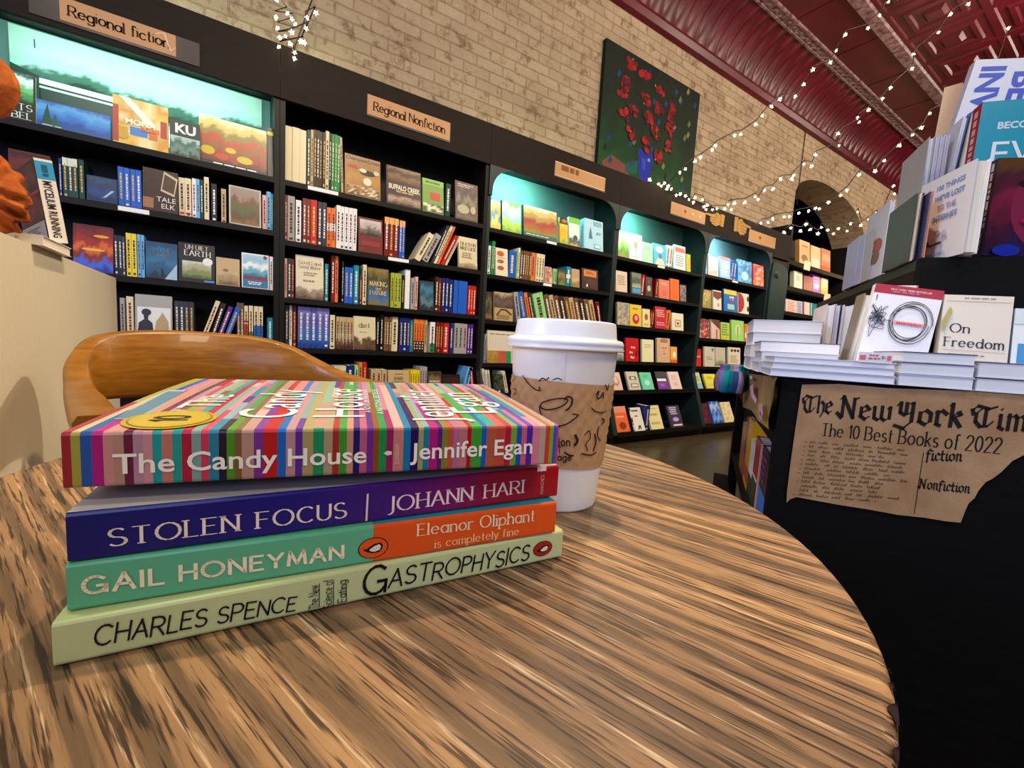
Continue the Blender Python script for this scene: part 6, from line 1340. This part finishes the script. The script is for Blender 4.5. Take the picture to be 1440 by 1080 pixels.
def dbook(label, f, s, z, w, h, t, cov, spn=None, front=(), spine=(), yaw=0, lean=0, roll=0, page=None, back=None, mats=None, group='books standing on the black display'):
    """local x: spine to fore edge; yaw 0 = front cover faces the aisle, 90 = spine faces the aisle, -90 = fore edge faces the aisle"""
    M_ = Matrix.Rotation(DA, 3, 'Z') @ Matrix.Rotation(R(roll), 3, 'Y') @ Matrix.Rotation(R(-lean), 3, 'X') @ Matrix.Rotation(R(yaw), 3, 'Z')
    lf = t*math.sin(R(lean))*(yaw > -45)+w*max(math.sin(R(roll)), 0)*(abs(yaw) < 45)+t*max(math.sin(R(roll)), 0)*(yaw <= -45); h -= lf
    return add_book('book', DP(f, s, z+.0008+lf), M_.to_euler(), w, h, t, cov, spn, front, spine, label, group, True, mats or M_PRINT, .0016, back, page or M_PAGEW, .0004)
def flat(label, f0, f1, s0, dep, z, t, cov, page=None, stripe=None):
    o = empty('book', DP(f0, s0, z+.0004), (0, 0, DA)); tag(o, label, 'book', 'books lying in stacks on the black display'); w = f1-f0; c = .0011; t -= .0006
    m = MB(); m.box((0, 0, 0), (w, dep, c), lin(cov)); m.box((0, 0, t-c), (w, dep, t), lin(stripe or cov)); m.box((0, dep-c, c), (w, dep, t-c), lin(cov)); m.build('cover', [M_PRINT], o)
    m = MB(); m.box((.0015, .0015, c+.0001), (w-.0015, dep-c-.0002, t-c-.0001)); m.build('page_block', [page or M_PAGEW], o)
a, b = DF(1082, 526, -.012)[0], DF(1259, 541, -.012)[0]; z = DZ
for k, t in enumerate((.0125, .0115, .0105)):
    flat('%s of three pale books in the left front stack above the poster' % ('bottom', 'middle', 'top')[k], a+.002*k, b-.001*k, -.012+.001*k, .128, z, t, '#c8d0f0' if k < 2 else '#e8e4f4'); z += t
a, b = DF(1262, 541, -.010)[0], DF(1369, 549, -.010)[0]; z = DZ
for k, (t, st) in enumerate(((.0185, None), (.0185, '#5c4a78'), (.0165, '#3c3a4c'))):
    flat('%s of three pale blue books in the middle front stack' % ('bottom', 'middle', 'top')[k], a, b-.001*k, -.010, .128, z, t, '#d4dcf0', None, st); z += t
a, b = DF(1371, 549, -.008)[0], DF(1371, 549, -.008)[0]+.15; z = DZ
for k, t in enumerate((.0205, .0235)):
    flat('%s of two white books in the right front stack by the photo edge' % ('bottom', 'top')[k], a, b, -.008, .126, z, t, '#e4e4ec', None, '#4c3c50'); z += t
# stacks further in on the left
s1 = .128; a, zt = DF(1070, 479, s1); b, _ = DF(1183, 484, s1); zz = DZ; n_ = 3
tt = (zt-DZ)/n_
for k in range(n_): flat('%s of three white books in the second stack behind the left front one' % ('bottom', 'middle', 'top')[k], a+.003*(k % 2), b, s1, .13, zz, tt, '#dcd8e4', None, '#5c4858' if k == 2 else None); zz += tt
s1 = .27; a, zt = DF(1061, 449, s1); b, _ = DF(1158, 455, s1); zz = DZ; n_ = 4; tt = (zt-DZ)/n_
for k in range(n_): flat('%s of four white books in the rear left stack' % ('lowest', 'second', 'third', 'topmost')[k], a-.002*(k % 2), b, s1, .16, zz, tt, '#ece6ec'); zz += tt
q = DF(1066, 503, -.0135)
m = MB()
for k in range(3): m.poly([(DP(q[0]-.012+.004*k+x, -.014-.002*k, DZ+.034+y+.003*k)) for x, y in ((0, 0), (.02, .001), (.026, .004), (.006, .004))], lin('#e8452c'))
# standing books showing their page edges, left of the scribble cover
def upright(label, u0, u1, vt, s, cov, back=None, zb=None, w=.14, page=None, rl=0):
    zb = DZ if zb is None else zb
    f0, z1 = DF(u0, vt, s); f1, _ = DF(u1, vt, s); h = z1-zb; vm = None
    c = DP(f0, s, (zb+z1)/2); 
    # fore edge towards the aisle: local x points into the display, local -y to the left
    t = abs(f1-f0)
    return dbook(label, f0+t if False else f0, s+w, zb, w, h, t, cov, None, (), (), -90, 0, rl, page, back)
upright('white page edges of the first upright book beside the rear left stack', 1163, 1175, 428, .30, '#e8e0e8', w=.13); upright('pale violet upright book with a navy inner cover', 1176, 1184, 428, .30, '#cfc4e8', '#1c1a5c', w=.13)
upright('thick white upright book left of the tan one', 1187, 1201, 429, .29, '#e8e4f0', w=.13); upright('thin white upright book touching the tan one', 1202, 1208, 430, .29, '#dcd4e8', '#3c3470', w=.13)
f0, z1 = DF(1212, 412, .145); f1, _ = DF(1231, 412, .145)
dbook('tan paged upright book left of the scribble cover', f0-.012, .145+.05, DZ, .05, z1-DZ, f1-f0, '#8f8470', None, (), (), -90, 0, 6, M_PAGE)
# white bestseller with scribbles
def scrib(cx, cy, rx, ry, n, seed, col, wd, wob=.1):
    rng = random.Random(seed); out = []; pts = []
    ph = [rng.uniform(0, 6) for _ in range(4)]
    for i in range(n*22+1):
        t_ = i/22*2*math.pi; k = 1+wob*(math.sin(t_*.37+ph[0])+.6*math.sin(t_*.71+ph[1])); pts.append((cx+rx*k*math.cos(t_)+.02*math.sin(t_*.2+ph[2]), cy+ry*k*math.sin(t_)*1.0))
    for p, q in zip(pts, pts[1:]):
        dx, dy = q[0]-p[0], q[1]-p[1]; L = math.hypot(dx, dy) or 1; nx, ny = -dy/L*wd, dx/L*wd
        out.append(('p4', [(p[0]-nx, p[1]-ny), (q[0]-nx, q[1]-ny), (q[0]+nx, q[1]+ny), (p[0]+nx, p[1]+ny)], col))
    return out
def p4(mb, P, w, h, ops, k0):
    for j, o_ in enumerate(ops): mb.poly([P(x*w, y*h, k0) for x, y in o_[1]], lin(o_[2]), 0)
f0, zt = DF(1241, 404, .15); f1, _ = DF(1336, 423, .15); we = math.hypot(f1-f0, 0)/math.cos(R(11)); fb, zb_ = DF(1204, 497, .125)
bk = dbook('white book with a black scribble, a drawn circle and red top band', fb-.001, .124, DZ+.001, we*1.0, (zt-DZ)/math.cos(R(14))+.004, .016, '#f2f2fa', '#f0eef4', [('r', 0, .90, 1, 1, '#b0102c'), ('t', 'NEW YORK TIMES BESTSELLER', .54, .955, .02, '#f4dce0', 'sansb', .6), ('l', .22, .915, .8, .932, 1, '#e08c98'), ('r', .40, .575, .84, .612, '#f0a4a8'), ('t', 'essentialism', .62, .594, .034, '#b83a44', 'sansb', .42), ('p', [(.24, .60), (.34, .597), (.34, .603), (.24, .606)], '#20203c'), ('p', [(.31, .62), (.36, .6), (.31, .58), (.345, .6)], '#20203c')], (), 0, 9, 8)
cov = [c for c in bk.children if c.name.startswith('cover')][0]
m = MB(); h_ = (zt-DZ)/math.cos(R(14))+.004-.016*math.sin(R(9))-we*math.sin(R(8))
Pf = lambda x, y, k: (x, -.0004*k, y)
p4(m, Pf, we, h_, scrib(.62, .60, .27, .20, 5, 4, '#1c1c38', .0045, .13), 7)
rw = random.Random(21); wp = [(min(max(.13+.075*rw.gauss(0, 1), .02), .27), .62+.075*rw.gauss(0, 1)) for _ in range(46)]
wp = curve(wp, 6)
p4(m, Pf, we, h_, [('p4', [(p[0]-ny*.0042, p[1]+nx*.003), (q[0]-ny*.0042, q[1]+nx*.003), (q[0]+ny*.0042, q[1]-nx*.003), (p[0]+ny*.0042, p[1]-nx*.003)], '#1c1c38') for p, q in zip(wp, wp[1:]) for L in [math.hypot(q[0]-p[0], q[1]-p[1]) or 1] for nx, ny in [((q[0]-p[0])/L, (q[1]-p[1])/L)]], 8)
tag(m.build('scribble_drawing', [M_PRINT], bk), 'dark ink scribble and rings on the white cover')
f0, zt = DF(1338, 420, .165); f1, _ = DF(1434, 421, .165)
fb, _ = DF(1322, 497, .13); ff = fb-.004
dbook('cream book titled in large dark serif letters, right of the scribble cover', ff, .124, DZ+.0005, f1-f0+.002, (zt-DZ)/math.cos(R(11))+.004, .017, '#e4dccf', '#d8d0c0', [('t', 'On', .28, .62, .10, '#34323c', 'serifl', .5), ('t', 'Freedom', .50, .46, .10, '#34323c', 'serifl', .84), ('r', .05, .925, .97, .93, '#a8a0a0'), ('l', .24, .95, .78, .97, 1, '#8c8488'), ('r', .05, .365, .95, .369, '#9c949c'), ('l', .08, .30, .9, .325, 1, '#8c8488'), ('r', .05, .26, .95, .264, '#9c949c'), ('p', [(.0, .68), (.06, .78), (.1, .86), (.13, .8), (.08, .7), (.02, .55)], '#b0a860')], (), 0, 10, 2)
f0, zt = DF(1438, 432, .13)
dbook('white and blue book cut by the right photo edge', f0-.002, .128, DZ+.0005, .14, zt-DZ, .022, '#e4eef4', '#9cb8d0', [('r', .05, .3, .3, .55, '#3a94d0'), ('r', .0, .8, 1, 1, '#d8e4ec')], (), 0, 9, 1)
f0, zt = DF(1259, 402, .18); f1, _ = DF(1294, 394, .18)
dbook('pale book with an orange edge behind the scribble cover', f0, .184, DZ+.0005, f1-f0, zt-DZ, .012, '#f0ece4', '#e8e0d8', [('r', .93, 0, 1, 1, '#e8622c')], (), 0, 0, 0, None, '#e8622c')
# lower front: white sticker on the middle stack
f0, z0_ = DF(1206, 509, -.0125); f1, z1_ = DF(1256, 497, -.0125)
m = MB(); m.box((f0, -.0135, z0_), (f1, -.0128, z1_), lin('#f0eaf0')); paint(m, lambda x, y, k: (f0+x, -.0135-.0003*k, z0_+y), f1-f0, z1_-z0_, [('r', .04, .25, .22, .7, '#e87070'), ('l', .28, .2, .64, .8, 2, '#c06a7c'), ('l', .66, .2, .8, .7, 1, '#9c8494'), ('r', .84, .3, .95, .75, '#e07478')])
oo = m.build('sticker', [M_PRINT], None, DP(0, 0, 0), (0, 0, DA)); tag(oo, 'white sticker with red print on the left front stack', 'sticker')

# ---- upper tier
def up(label, u0, u1, vt, ub, vb, w, cov, back=None, front=(), z=None, yaw=-90, roll=0, page=None, spn=None):
    """book showing page edges to the aisle; its left foot seen at (ub, vb)"""
    z = R1Z if z is None else z
    P = onz(ub, vb, z) if vb else None; d = P-P0; f, s = d.dot(FV), d.dot(SV)
    f0, zt = DF(u0, vt, s); f1, _ = DF(u1, vt, s); t = max((f1-f0)*.7, .006)
    return dbook(label, f, s+w, z, w, zt-z, t, cov, spn, front, (), yaw, 0, roll, page, back)
up('first thin white book at the far left of the upper tier', 1205, 1214, 332, 1200, 402, .11, '#dcdcf4', '#1c1a50')
up('second thin white book on the upper tier beside a navy one', 1214, 1225, 327, 1208, 399, .11, '#dcdcf4', '#14143c')
up('grey-white textured book standing third from left on the upper tier', 1226, 1240, 322, 1220, 394, .12, '#d8d4d0')
up('white book with a red-brown picture on the upper tier', 1247, 1256, 282, 1238, 387, .15, '#ece8f2', None, [('e', .6, .45, .28, .12, '#c0402c'), ('e', .62, .3, .2, .1, '#8c5c44'), ('t', 'D', .5, .47, .07, '#f8e8e0', 'sansx'), ('t', 'L', .55, .38, .06, '#f0e0d8', 'sansx')])
up('charcoal book standing before the white page edges on the upper tier', 1284, 1291, 272, 1276, 368, .14, '#3a3c40', '#3a3c40')
up('cream paged book between charcoal and navy ones on the upper tier', 1292, 1300, 272, 1281, 367, .12, '#e8dcc0', '#14143c', page=M_PAGE)
up('navy book with orange edge left of the pale numbered cover', 1303, 1311, 270, 1294, 364, .12, '#1c1a44', '#d87838')
P = onz(1353, 357, R1Z); d = P-P0; f, s = d.dot(FV), d.dot(SV); f2 = DF(1376, 357, s)[0]; hh = DF(1367, 224, s)[1]-R1Z
dbook('pale thick book with blue title lines and a small laptop drawing', f, s, R1Z, .135, hh, (f2-f)*1.0, '#dfe2ec', '#d0d4e4', [('t', '100 THINGS', .60, .86, .06, '#7c94d0', 'sansx', .60), ('t', "WE'VE LOST", .60, .74, .06, '#7c94d0', 'sansx', .64), ('t', 'TO THE', .58, .62, .06, '#94a8d8', 'sansx', .45), ('t', 'INTERNET', .58, .50, .06, '#7c94d0', 'sansx', .58), ('t', 'PAMELA PAUL', .5, .07, .04, '#8cacdc', 'sansb', .6), ('p', [(.2, .16), (.3, .28), (.38, .2), (.3, .16)], '#181828'), ('p', [(.38, .17), (.6, .19), (.6, .21), (.38, .19)], '#181828'), ('e', .5, .32, .06, .03, '#c8b8c0'), ('e', .64, .30, .05, .03, '#c8c8d8')], (), -78, 0, 0, M_PAGE, '#f0eef8').location = DP(f, s, R1Z+.0008)-(Matrix.Rotation(DA, 3, 'Z') @ Matrix.Rotation(R(-78), 3, 'Z') @ Vector((.135, 0, 0)))
# row on the upper step
def up2(label, u0, u1, vt, s, cov, back=None, w=.15, roll=0, page=None, spn=None):
    f0, zt = DF(u0, vt, s); f1, _ = DF(u1, vt, s)
    return dbook(label, f0, s+w, R2Z, w, zt-R2Z, max(f1-f0-.001, .006), cov, spn, (), (), -90, 0, roll, page, back)
for k, (u0, u1, vt) in enumerate(((1309, 1318, 193), (1318.5, 1325, 192), (1325.5, 1332, 191), (1332.5, 1339, 190))):
    up2('%s of four white page edged books standing on the upper step' % ('leftmost', 'second', 'third', 'rightmost')[k], u0-2, u1-2, vt, .46, '#c8c4c0' if k == 0 else '#e0dcf0', None if k else None)
up2('blue edged book leaning right on the upper step', 1341, 1350, 165, .46, '#e8ecf0', '#2448a8', roll=4); up2('cream book with olive cover leaning on the upper step', 1352, 1368, 160, .46, '#8c8c4c', '#e8ecec', roll=4); up2('white book with bright blue edge leaning on the upper step', 1371, 1381, 165, .46, '#f0f4f8', '#2038c8', roll=4)
f0, zt = DF(1352, 100, .64); f1, _ = DF(1378, 98, .64)
dbook('orange spined tall book rising behind the upper step row', f0+.012, .70, R2Z, .16, zt-R2Z, f1-f0, '#f0a850', '#f4c890', (), (), 62, 0, 2)
fb, _ = DF(1294, 300, .66); f0, zt = DF(1376, 84, .66)
dbook('tall white book with huge blue letters at the top right', fb, .66, R2Z, .21, math.hypot(f0-fb, zt-R2Z), .03, '#eef0fa', '#dfe4f6', [('tv', 'BELIEVE', .52, .66, .24, '#1c4cc8', 'sansx', .62), ('tv', 'INVOKE', .20, .70, .22, '#1c4cc8', 'sansx', .52)], (), 0, 0, math.degrees(math.atan2(f0-fb, zt-R2Z)))
# support books under the teal one, then teal and plum covers
f0, zt = DF(1394, 128, .30); f1 = f0+.15
zsup = R1Z
for k in range(3): flat('%s of three dark books lying under the teal cover on the upper tier' % ('bottom', 'middle', 'top')[k], f0-.004, f1, .29, .135, zsup, .028, '#14202c'); zsup += .028
dbook('teal book with white capitals and a red spine near the right edge', f0, .33, zsup, .15, zt-zsup, .028, '#1c9cb4', '#b8142c', [('t', 'BECOMING', .5, .80, .055, '#cfeaf0', 'sansx', .86), ('t', 'EVE', .5, .58, .20, '#e8f4f6', 'sans', .86)], [('lv', .3, .4, .7, .95, '#f0c0c0')], 4, 3, 1.5, None, None, M_GLOSS)
f0, zt = DF(1404, 221, .215)
FACE = [('b', 0, 0, 1, 1, ['#241a4c', '#3a1430', '#5c1834', '#7c1c40', '#4c1c2c', '#5a3c1c'], .1, 1, 7, 14, 18), ('e', .62, .52, .42, .46, '#7c2444'), ('p', [(.3, .9), (.9, .96), (1, .8), (.7, .84), (.36, .78)], '#94b028'), ('p', [(.5, .78), (.62, .8), (.6, .56), (.68, .48), (.5, .46), (.42, .5)], '#b0566c'), ('e', .56, .50, .10, .045, '#c8a444'), ('e', .36, .74, .12, .045, '#241420'), ('e', .84, .76, .12, .045, '#241420'), ('e', .37, .745, .05, .03, '#c8c0b8'), ('p', [(.3, .36), (.48, .42), (.58, .4), (.7, .42), (.92, .36), (.6, .35)], '#c02c6c'), ('p', [(.3, .355), (.6, .35), (.92, .355), (.76, .27), (.56, .25), (.4, .29)], '#9c1c54'), ('p', [(.36, .385), (.56, .4), (.8, .385), (.58, .378)], '#e890b0'), ('e', .6, .18, .18, .05, '#8c7038'), ('p', [(.45, 0), (1, 0), (1, .22), (.8, .14), (.6, .1)], '#c8bc84'), ('t', 'RI', .5, .90, .10, '#f4e8f0', 'sansx', .3), ('t', 'BURKE', .8, .07, .05, '#5c4870', 'sansx', .3), ('e', .2, .05, .14, .06, '#1c2ca0')]
dbook('plum book with a large woman face on its cover, before the teal one', f0, .215, R1Z, .145, zt-R1Z, .026, '#3a1430', '#2c1230', FACE, [('lv', .24, .3, .44, .96, '#c8a8a0'), ('lv', .58, .3, .8, .96, '#c8a8a0'), ('lv', .3, .06, .7, .24, '#b89850')], 10, 2, 1, None, None, M_GLOSS)

# ------------------------------------------------------------------ kraft poster on the front panel
m = MB(); sO = -.004
def pf(u, v): f, z = DF(u, v, sO); return f, z
edge = [(1128, 541), (1180, 540), (1250, 546), (1340, 549), (1440, 553)]
E1 = [pf(*p) for p in edge]; E1.append((E1[-1][0]+.16, E1[-1][1]+.001))
E2 = [(E1[-1][0], pf(1440, 640)[1])]+[pf(u, v) for u, v in ((1440, 640), (1424, 648), (1408, 664), (1396, 673), (1386, 678), (1376, 690), (1371, 700), (1362, 708), (1356, 722), (1351, 735), (1330, 733), (1300, 728), (1262, 724), (1225, 717), (1180, 710), (1142, 703), (1120, 699), (1111, 702), (1106, 707), (1107, 690), (1112, 650), (1119, 600))]
pts = E1+E2
tri = tessellate_polygon([[Vector((x, y, 0)) for x, y in pts]])
def curl(f, z): e = max(0, .012-(f-.005))*.9; return sO-e
I = [m.av((f, curl(f, z), z-DZ)) for f, z in pts]; J = [m.av((f, curl(f, z)+.0012, z-DZ)) for f, z in pts]
for q in tri:
    a_, b_, c_ = [pts[i] for i in q]
    if (b_[0]-a_[0])*(c_[1]-a_[1])-(b_[1]-a_[1])*(c_[0]-a_[0]) < 0: q = q[::-1]
    m.face([I[i] for i in q], (1, 1, 1), 0); m.face([J[i] for i in q[::-1]], (1, 1, 1), 0)
n = len(pts)
for k in range(n): m.face((I[k], J[k], J[(k+1) % n], I[(k+1) % n]), (1, 1, 1), 0)
def ptext(txt, font, L0, L1, R0, R1, **kw):
    a_, b_, c_, d_ = pf(*L0), pf(*L1), pf(*R0), pf(*R1); x0, x1 = (a_[0]+b_[0])/2, (c_[0]+d_[0])/2; pl, tw = letters(txt, font, **kw)
    for q in pl:
        pp = []
        for x, y in q:
            f = x/tw; z0_, z1_ = a_[1]+(c_[1]-a_[1])*f, b_[1]+(d_[1]-b_[1])*f; X = x0+(x1-x0)*f; Z = z0_+(z1_-z0_)*y; pp.append((X, curl(X, Z)-.0006, Z-DZ))
        m.poly(pp, lin('#1a1428'), 1)
ptext('The', 'black', (1128, 580), (1129, 556), (1170, 581), (1171, 557)); ptext('New', 'black', (1178, 586), (1180, 557), (1253, 592), (1254, 564)); ptext('York', 'black', (1260, 594), (1262, 565), (1352, 600), (1354, 569)); ptext('Times', 'black', (1366, 600), (1367, 570), (1484, 609), (1486, 577))
ptext('The 10 Best Books of 2022', 'serif', (1155, 612), (1157, 595), (1406, 638), (1410, 616))
ptext('fiction', 'black', (1302, 647), (1303, 632), (1352, 648), (1353, 634)); ptext('Nonfiction', 'black', (1291, 686), (1292, 673), (1363, 693), (1364, 680))
rng = random.Random(4)
for k in range(13):
    u0, v0 = 1135-k*1.35, 621+k*6.15; u1 = 1284-k*1.1-rng.uniform(0, 40); v1 = v0+(u1-u0)*.088
    if k not in (8, 10, 11): 
        a_, b_ = pf(u0-4, v0), pf(u0, v0+.4); m.poly([(a_[0], sO-.0006, a_[1]-DZ-.0006), (b_[0], sO-.0006, b_[1]-DZ-.0006), (b_[0], sO-.0006, b_[1]-DZ), (a_[0], sO-.0006, a_[1]-DZ)], lin('#4c3c34'), 1)
    u = u0+4
    while u < u1:
        L = rng.uniform(6, 26); e = min(u+L, u1); x = u
        while x < e-1.5:
            va, vb = v0+(x-u0)*.088, v0+(x+2.2-u0)*.088; hgt = rng.choice([2.6, 2.6, 4.2]); a_, b_ = pf(x, va+1.5), pf(x+1.2, vb+1.5-hgt)
            m.poly([(a_[0], sO-.0006, a_[1]-DZ), (a_[0]+.0007, sO-.0006, a_[1]-DZ), (b_[0]+.0007, sO-.0006, b_[1]-DZ), (b_[0], sO-.0006, b_[1]-DZ)], lin('#4c3c34'), 1); x += 2.1
        u = e+rng.uniform(4, 7)
a_, b_ = pf(1298, 636), pf(1285, 722); m.poly([(a_[0], sO-.0006, a_[1]-DZ), (b_[0], sO-.0006, b_[1]-DZ), (b_[0]+.0008, sO-.0006, b_[1]-DZ), (a_[0]+.0008, sO-.0006, a_[1]-DZ)], lin('#6c5444'), 1)
oo = m.build('poster', [M_CARD, M_INK], None, DP(0, 0, DZ), (0, 0, DA)); tag(oo, 'torn kraft poster of hand lettered best books list on the black display front', 'poster')

# ------------------------------------------------------------------ left side of the display: shelved books, pennant, cloth
def sd(label, u0, u1, vt, zi, cov, ops=(), w=.15):
    zt = DS(u0, vt, FL+.01)[1]; a_, b_ = DS(u0, 630, FL+.01)[0], DS(u1, 630, FL+.01)[0]; s0, s1_ = min(a_, b_), max(a_, b_); z = sh[zi]; h = min(max(zt-z, .15), .215)
    # spine faces the side aisle (-f): rotate so that local -x is -f
    add_book('book', DP(FL+.012, s0, z+.0006), (0, 0, DA), w, h, s1_-s0-.001, cov, None, (), list(ops), label, 'books on the side shelves of the black display', True, M_GLOSS, .0012, None, M_PAGEW, .0004)
for u0, u1, vt, c, ops, lab in ((1040.5, 1045, 584, '#a8742c', [], 'ochre spine deepest on the side shelf of the display'), (1045.4, 1048, 577, '#c02c4c', [('r', 0, .4, 1, .6, '#3c3ca8')], 'red and violet spine left of the yellow one on the side shelf'),
        (1048.4, 1054.6, 578, '#f0b820', [('r', 0, .1, 1, .3, '#c04c1c')], 'yellow spine on the side shelf of the display'), (1055, 1060.4, 613, '#f4f4fa', [('r', 0, .0, 1, .4, '#14342c')], 'white spine on the side shelf of the display'),
        (1060.8, 1068, 609, '#b81c3c', [('r', 0, .44, 1, .48, '#f0f0f0'), ('r', 0, 0, 1, .44, '#143c34')], 'crimson spine with a white line on the side shelf'), (1068.4, 1071, 622, '#e0b8b0', [], 'thin pale pink spine on the side shelf of the display'),
        (1071.4, 1082.5, 624, '#2c1848', [('r', 0, 0, 1, .5, '#3c88f0'), ('l', .1, .55, .9, .9, 4, '#9c347c')], 'dark violet spine with bright blue foot nearest on the side shelf')):
    sd(lab, u0, u1, vt, 1, c, ops)
# kraft paper pennant taped under the left end of the top
m = MB(); fS = FL-.006
def side(u, v, e=0): s, z = DS(u, v, fS); return (fS-FL-e, s, z-DZ)
cols_ = [(1052, 526), (1060, 526), (1068, 527), (1076, 528), (1084, 529), (1092, 530), (1099, 531)]; bots = [(1050, 573), (1057, 577), (1066, 583), (1073, 592), (1082, 604), (1087, 590), (1092, 568)]
rows = []
for j in range(7):
    row = []
    for i in range(7):
        u = cols_[i][0]+(bots[i][0]-cols_[i][0])*j/6; v = cols_[i][1]+(bots[i][1]-cols_[i][1])*j/6; row.append(side(u, v, .006+.005*math.sin(i*2.1+j*.4)))
    rows.append(row)
m.grid(rows, lin('#a88a5c'))
for pl, c in (([(1063, 545), (1068, 541), (1069, 553), (1075, 563), (1073, 569), (1066, 559)], '#d8a8d0'), ([(1078, 570), (1083, 568), (1085, 582), (1082, 593), (1078, 586)], '#c8a0b8'), ([(1063, 529), (1067, 530), (1067, 534), (1063, 533)], '#e8ecf4'), ([(1079, 580), (1082, 580), (1082, 587), (1080, 588)], '#4c3038')):
    m.poly([side(u, v, .0135) for u, v in pl], lin(c))
oo = m.build('paper_pennant', [M_CLOTH], None, DP(FL, 0, DZ), (0, 0, DA)); tag(oo, 'crumpled kraft pennant with pink patterns hanging at the display corner', 'pennant')
# folded scarves
s0, z0_ = DS(1041, 552, FL-.03); s1_, z1_ = DS(1041, 512, FL-.03)
m = MB(); rows = []; pal = ['#7c64b0', '#6a4c9c', '#1c8c9c', '#14707c', '#8c7c74', '#2c4c7c', '#a08cc0', '#1c94a8']
for j in range(15):
    f = j/14; row = []
    for i in range(20):
        th = 2*math.pi*i/20; r = .042*(.80+.22*math.sin(math.pi*min(f+.12, 1)))*(1+.22*math.sin(th*5+f*1.5)); row.append((-.055+r*.9*math.cos(th), s0+r*1.5*math.sin(th), (z0_-DZ)+(z1_-z0_)*f))
    rows.append(row)
I = [[m.av(p) for p in r] for r in rows]
for j in range(14):
    for i in range(20): m.face((I[j][i], I[j][(i+1) % 20], I[j+1][(i+1) % 20], I[j+1][i]), lin(pal[(i*7//5+(j//11)) % 8]), 0, True)
m.face(I[0][::-1], lin(pal[0])); m.face(I[-1], lin(pal[4]))
oo = m.build('scarf_bundle', [M_CLOTH], None, DP(FL, 0, DZ), (0, 0, DA)); tag(oo, 'bundle of teal and violet scarves hanging on the far side of the display', 'scarf')

# ------------------------------------------------------------------ the 300 books that show largest stay objects; the rest become one mass
def shown(o):
    if o.type != 'MESH': return 1e9
    M_ = Matrix.Translation(o.location) @ o.rotation_euler.to_matrix().to_4x4(); P = [proj(M_ @ Vector(c)) for c in o.bound_box]
    x0, x1 = max(min(p[0] for p in P), 0), min(max(p[0] for p in P), 1440); y0, y1 = max(min(p[1] for p in P), 0), min(max(p[1] for p in P), 1080)
    return max(x1-x0, 0)*max(y1-y0, 0)
bpy.context.view_layer.update()
bks = sorted([o for o in COL.objects if o.parent is None and o.get('category') == 'book'], key=shown, reverse=True)
if len(bks) > 300:
    m = MB(); 
    for o in bks[300:]:
        me = o.data; M_ = Matrix.Translation(o.location) @ o.rotation_euler.to_matrix().to_4x4(); base = len(m.v); at = me.color_attributes['Col'].data
        m.v += [M_ @ v.co for v in me.vertices]
        for p in me.polygons:
            m.f.append(tuple(base+i for i in p.vertices)); m.c.append(tuple(tuple(at[l].color[:3]) for l in p.loop_indices)); m.m.append(p.material_index); m.sm.append(False)
        bpy.data.objects.remove(o)
    tag(m.build('slim_books', [M_PRINT, M_PAGE]), 'many slim book spines filling the gaps along the black bookcases', 'books', None, 'stuff')
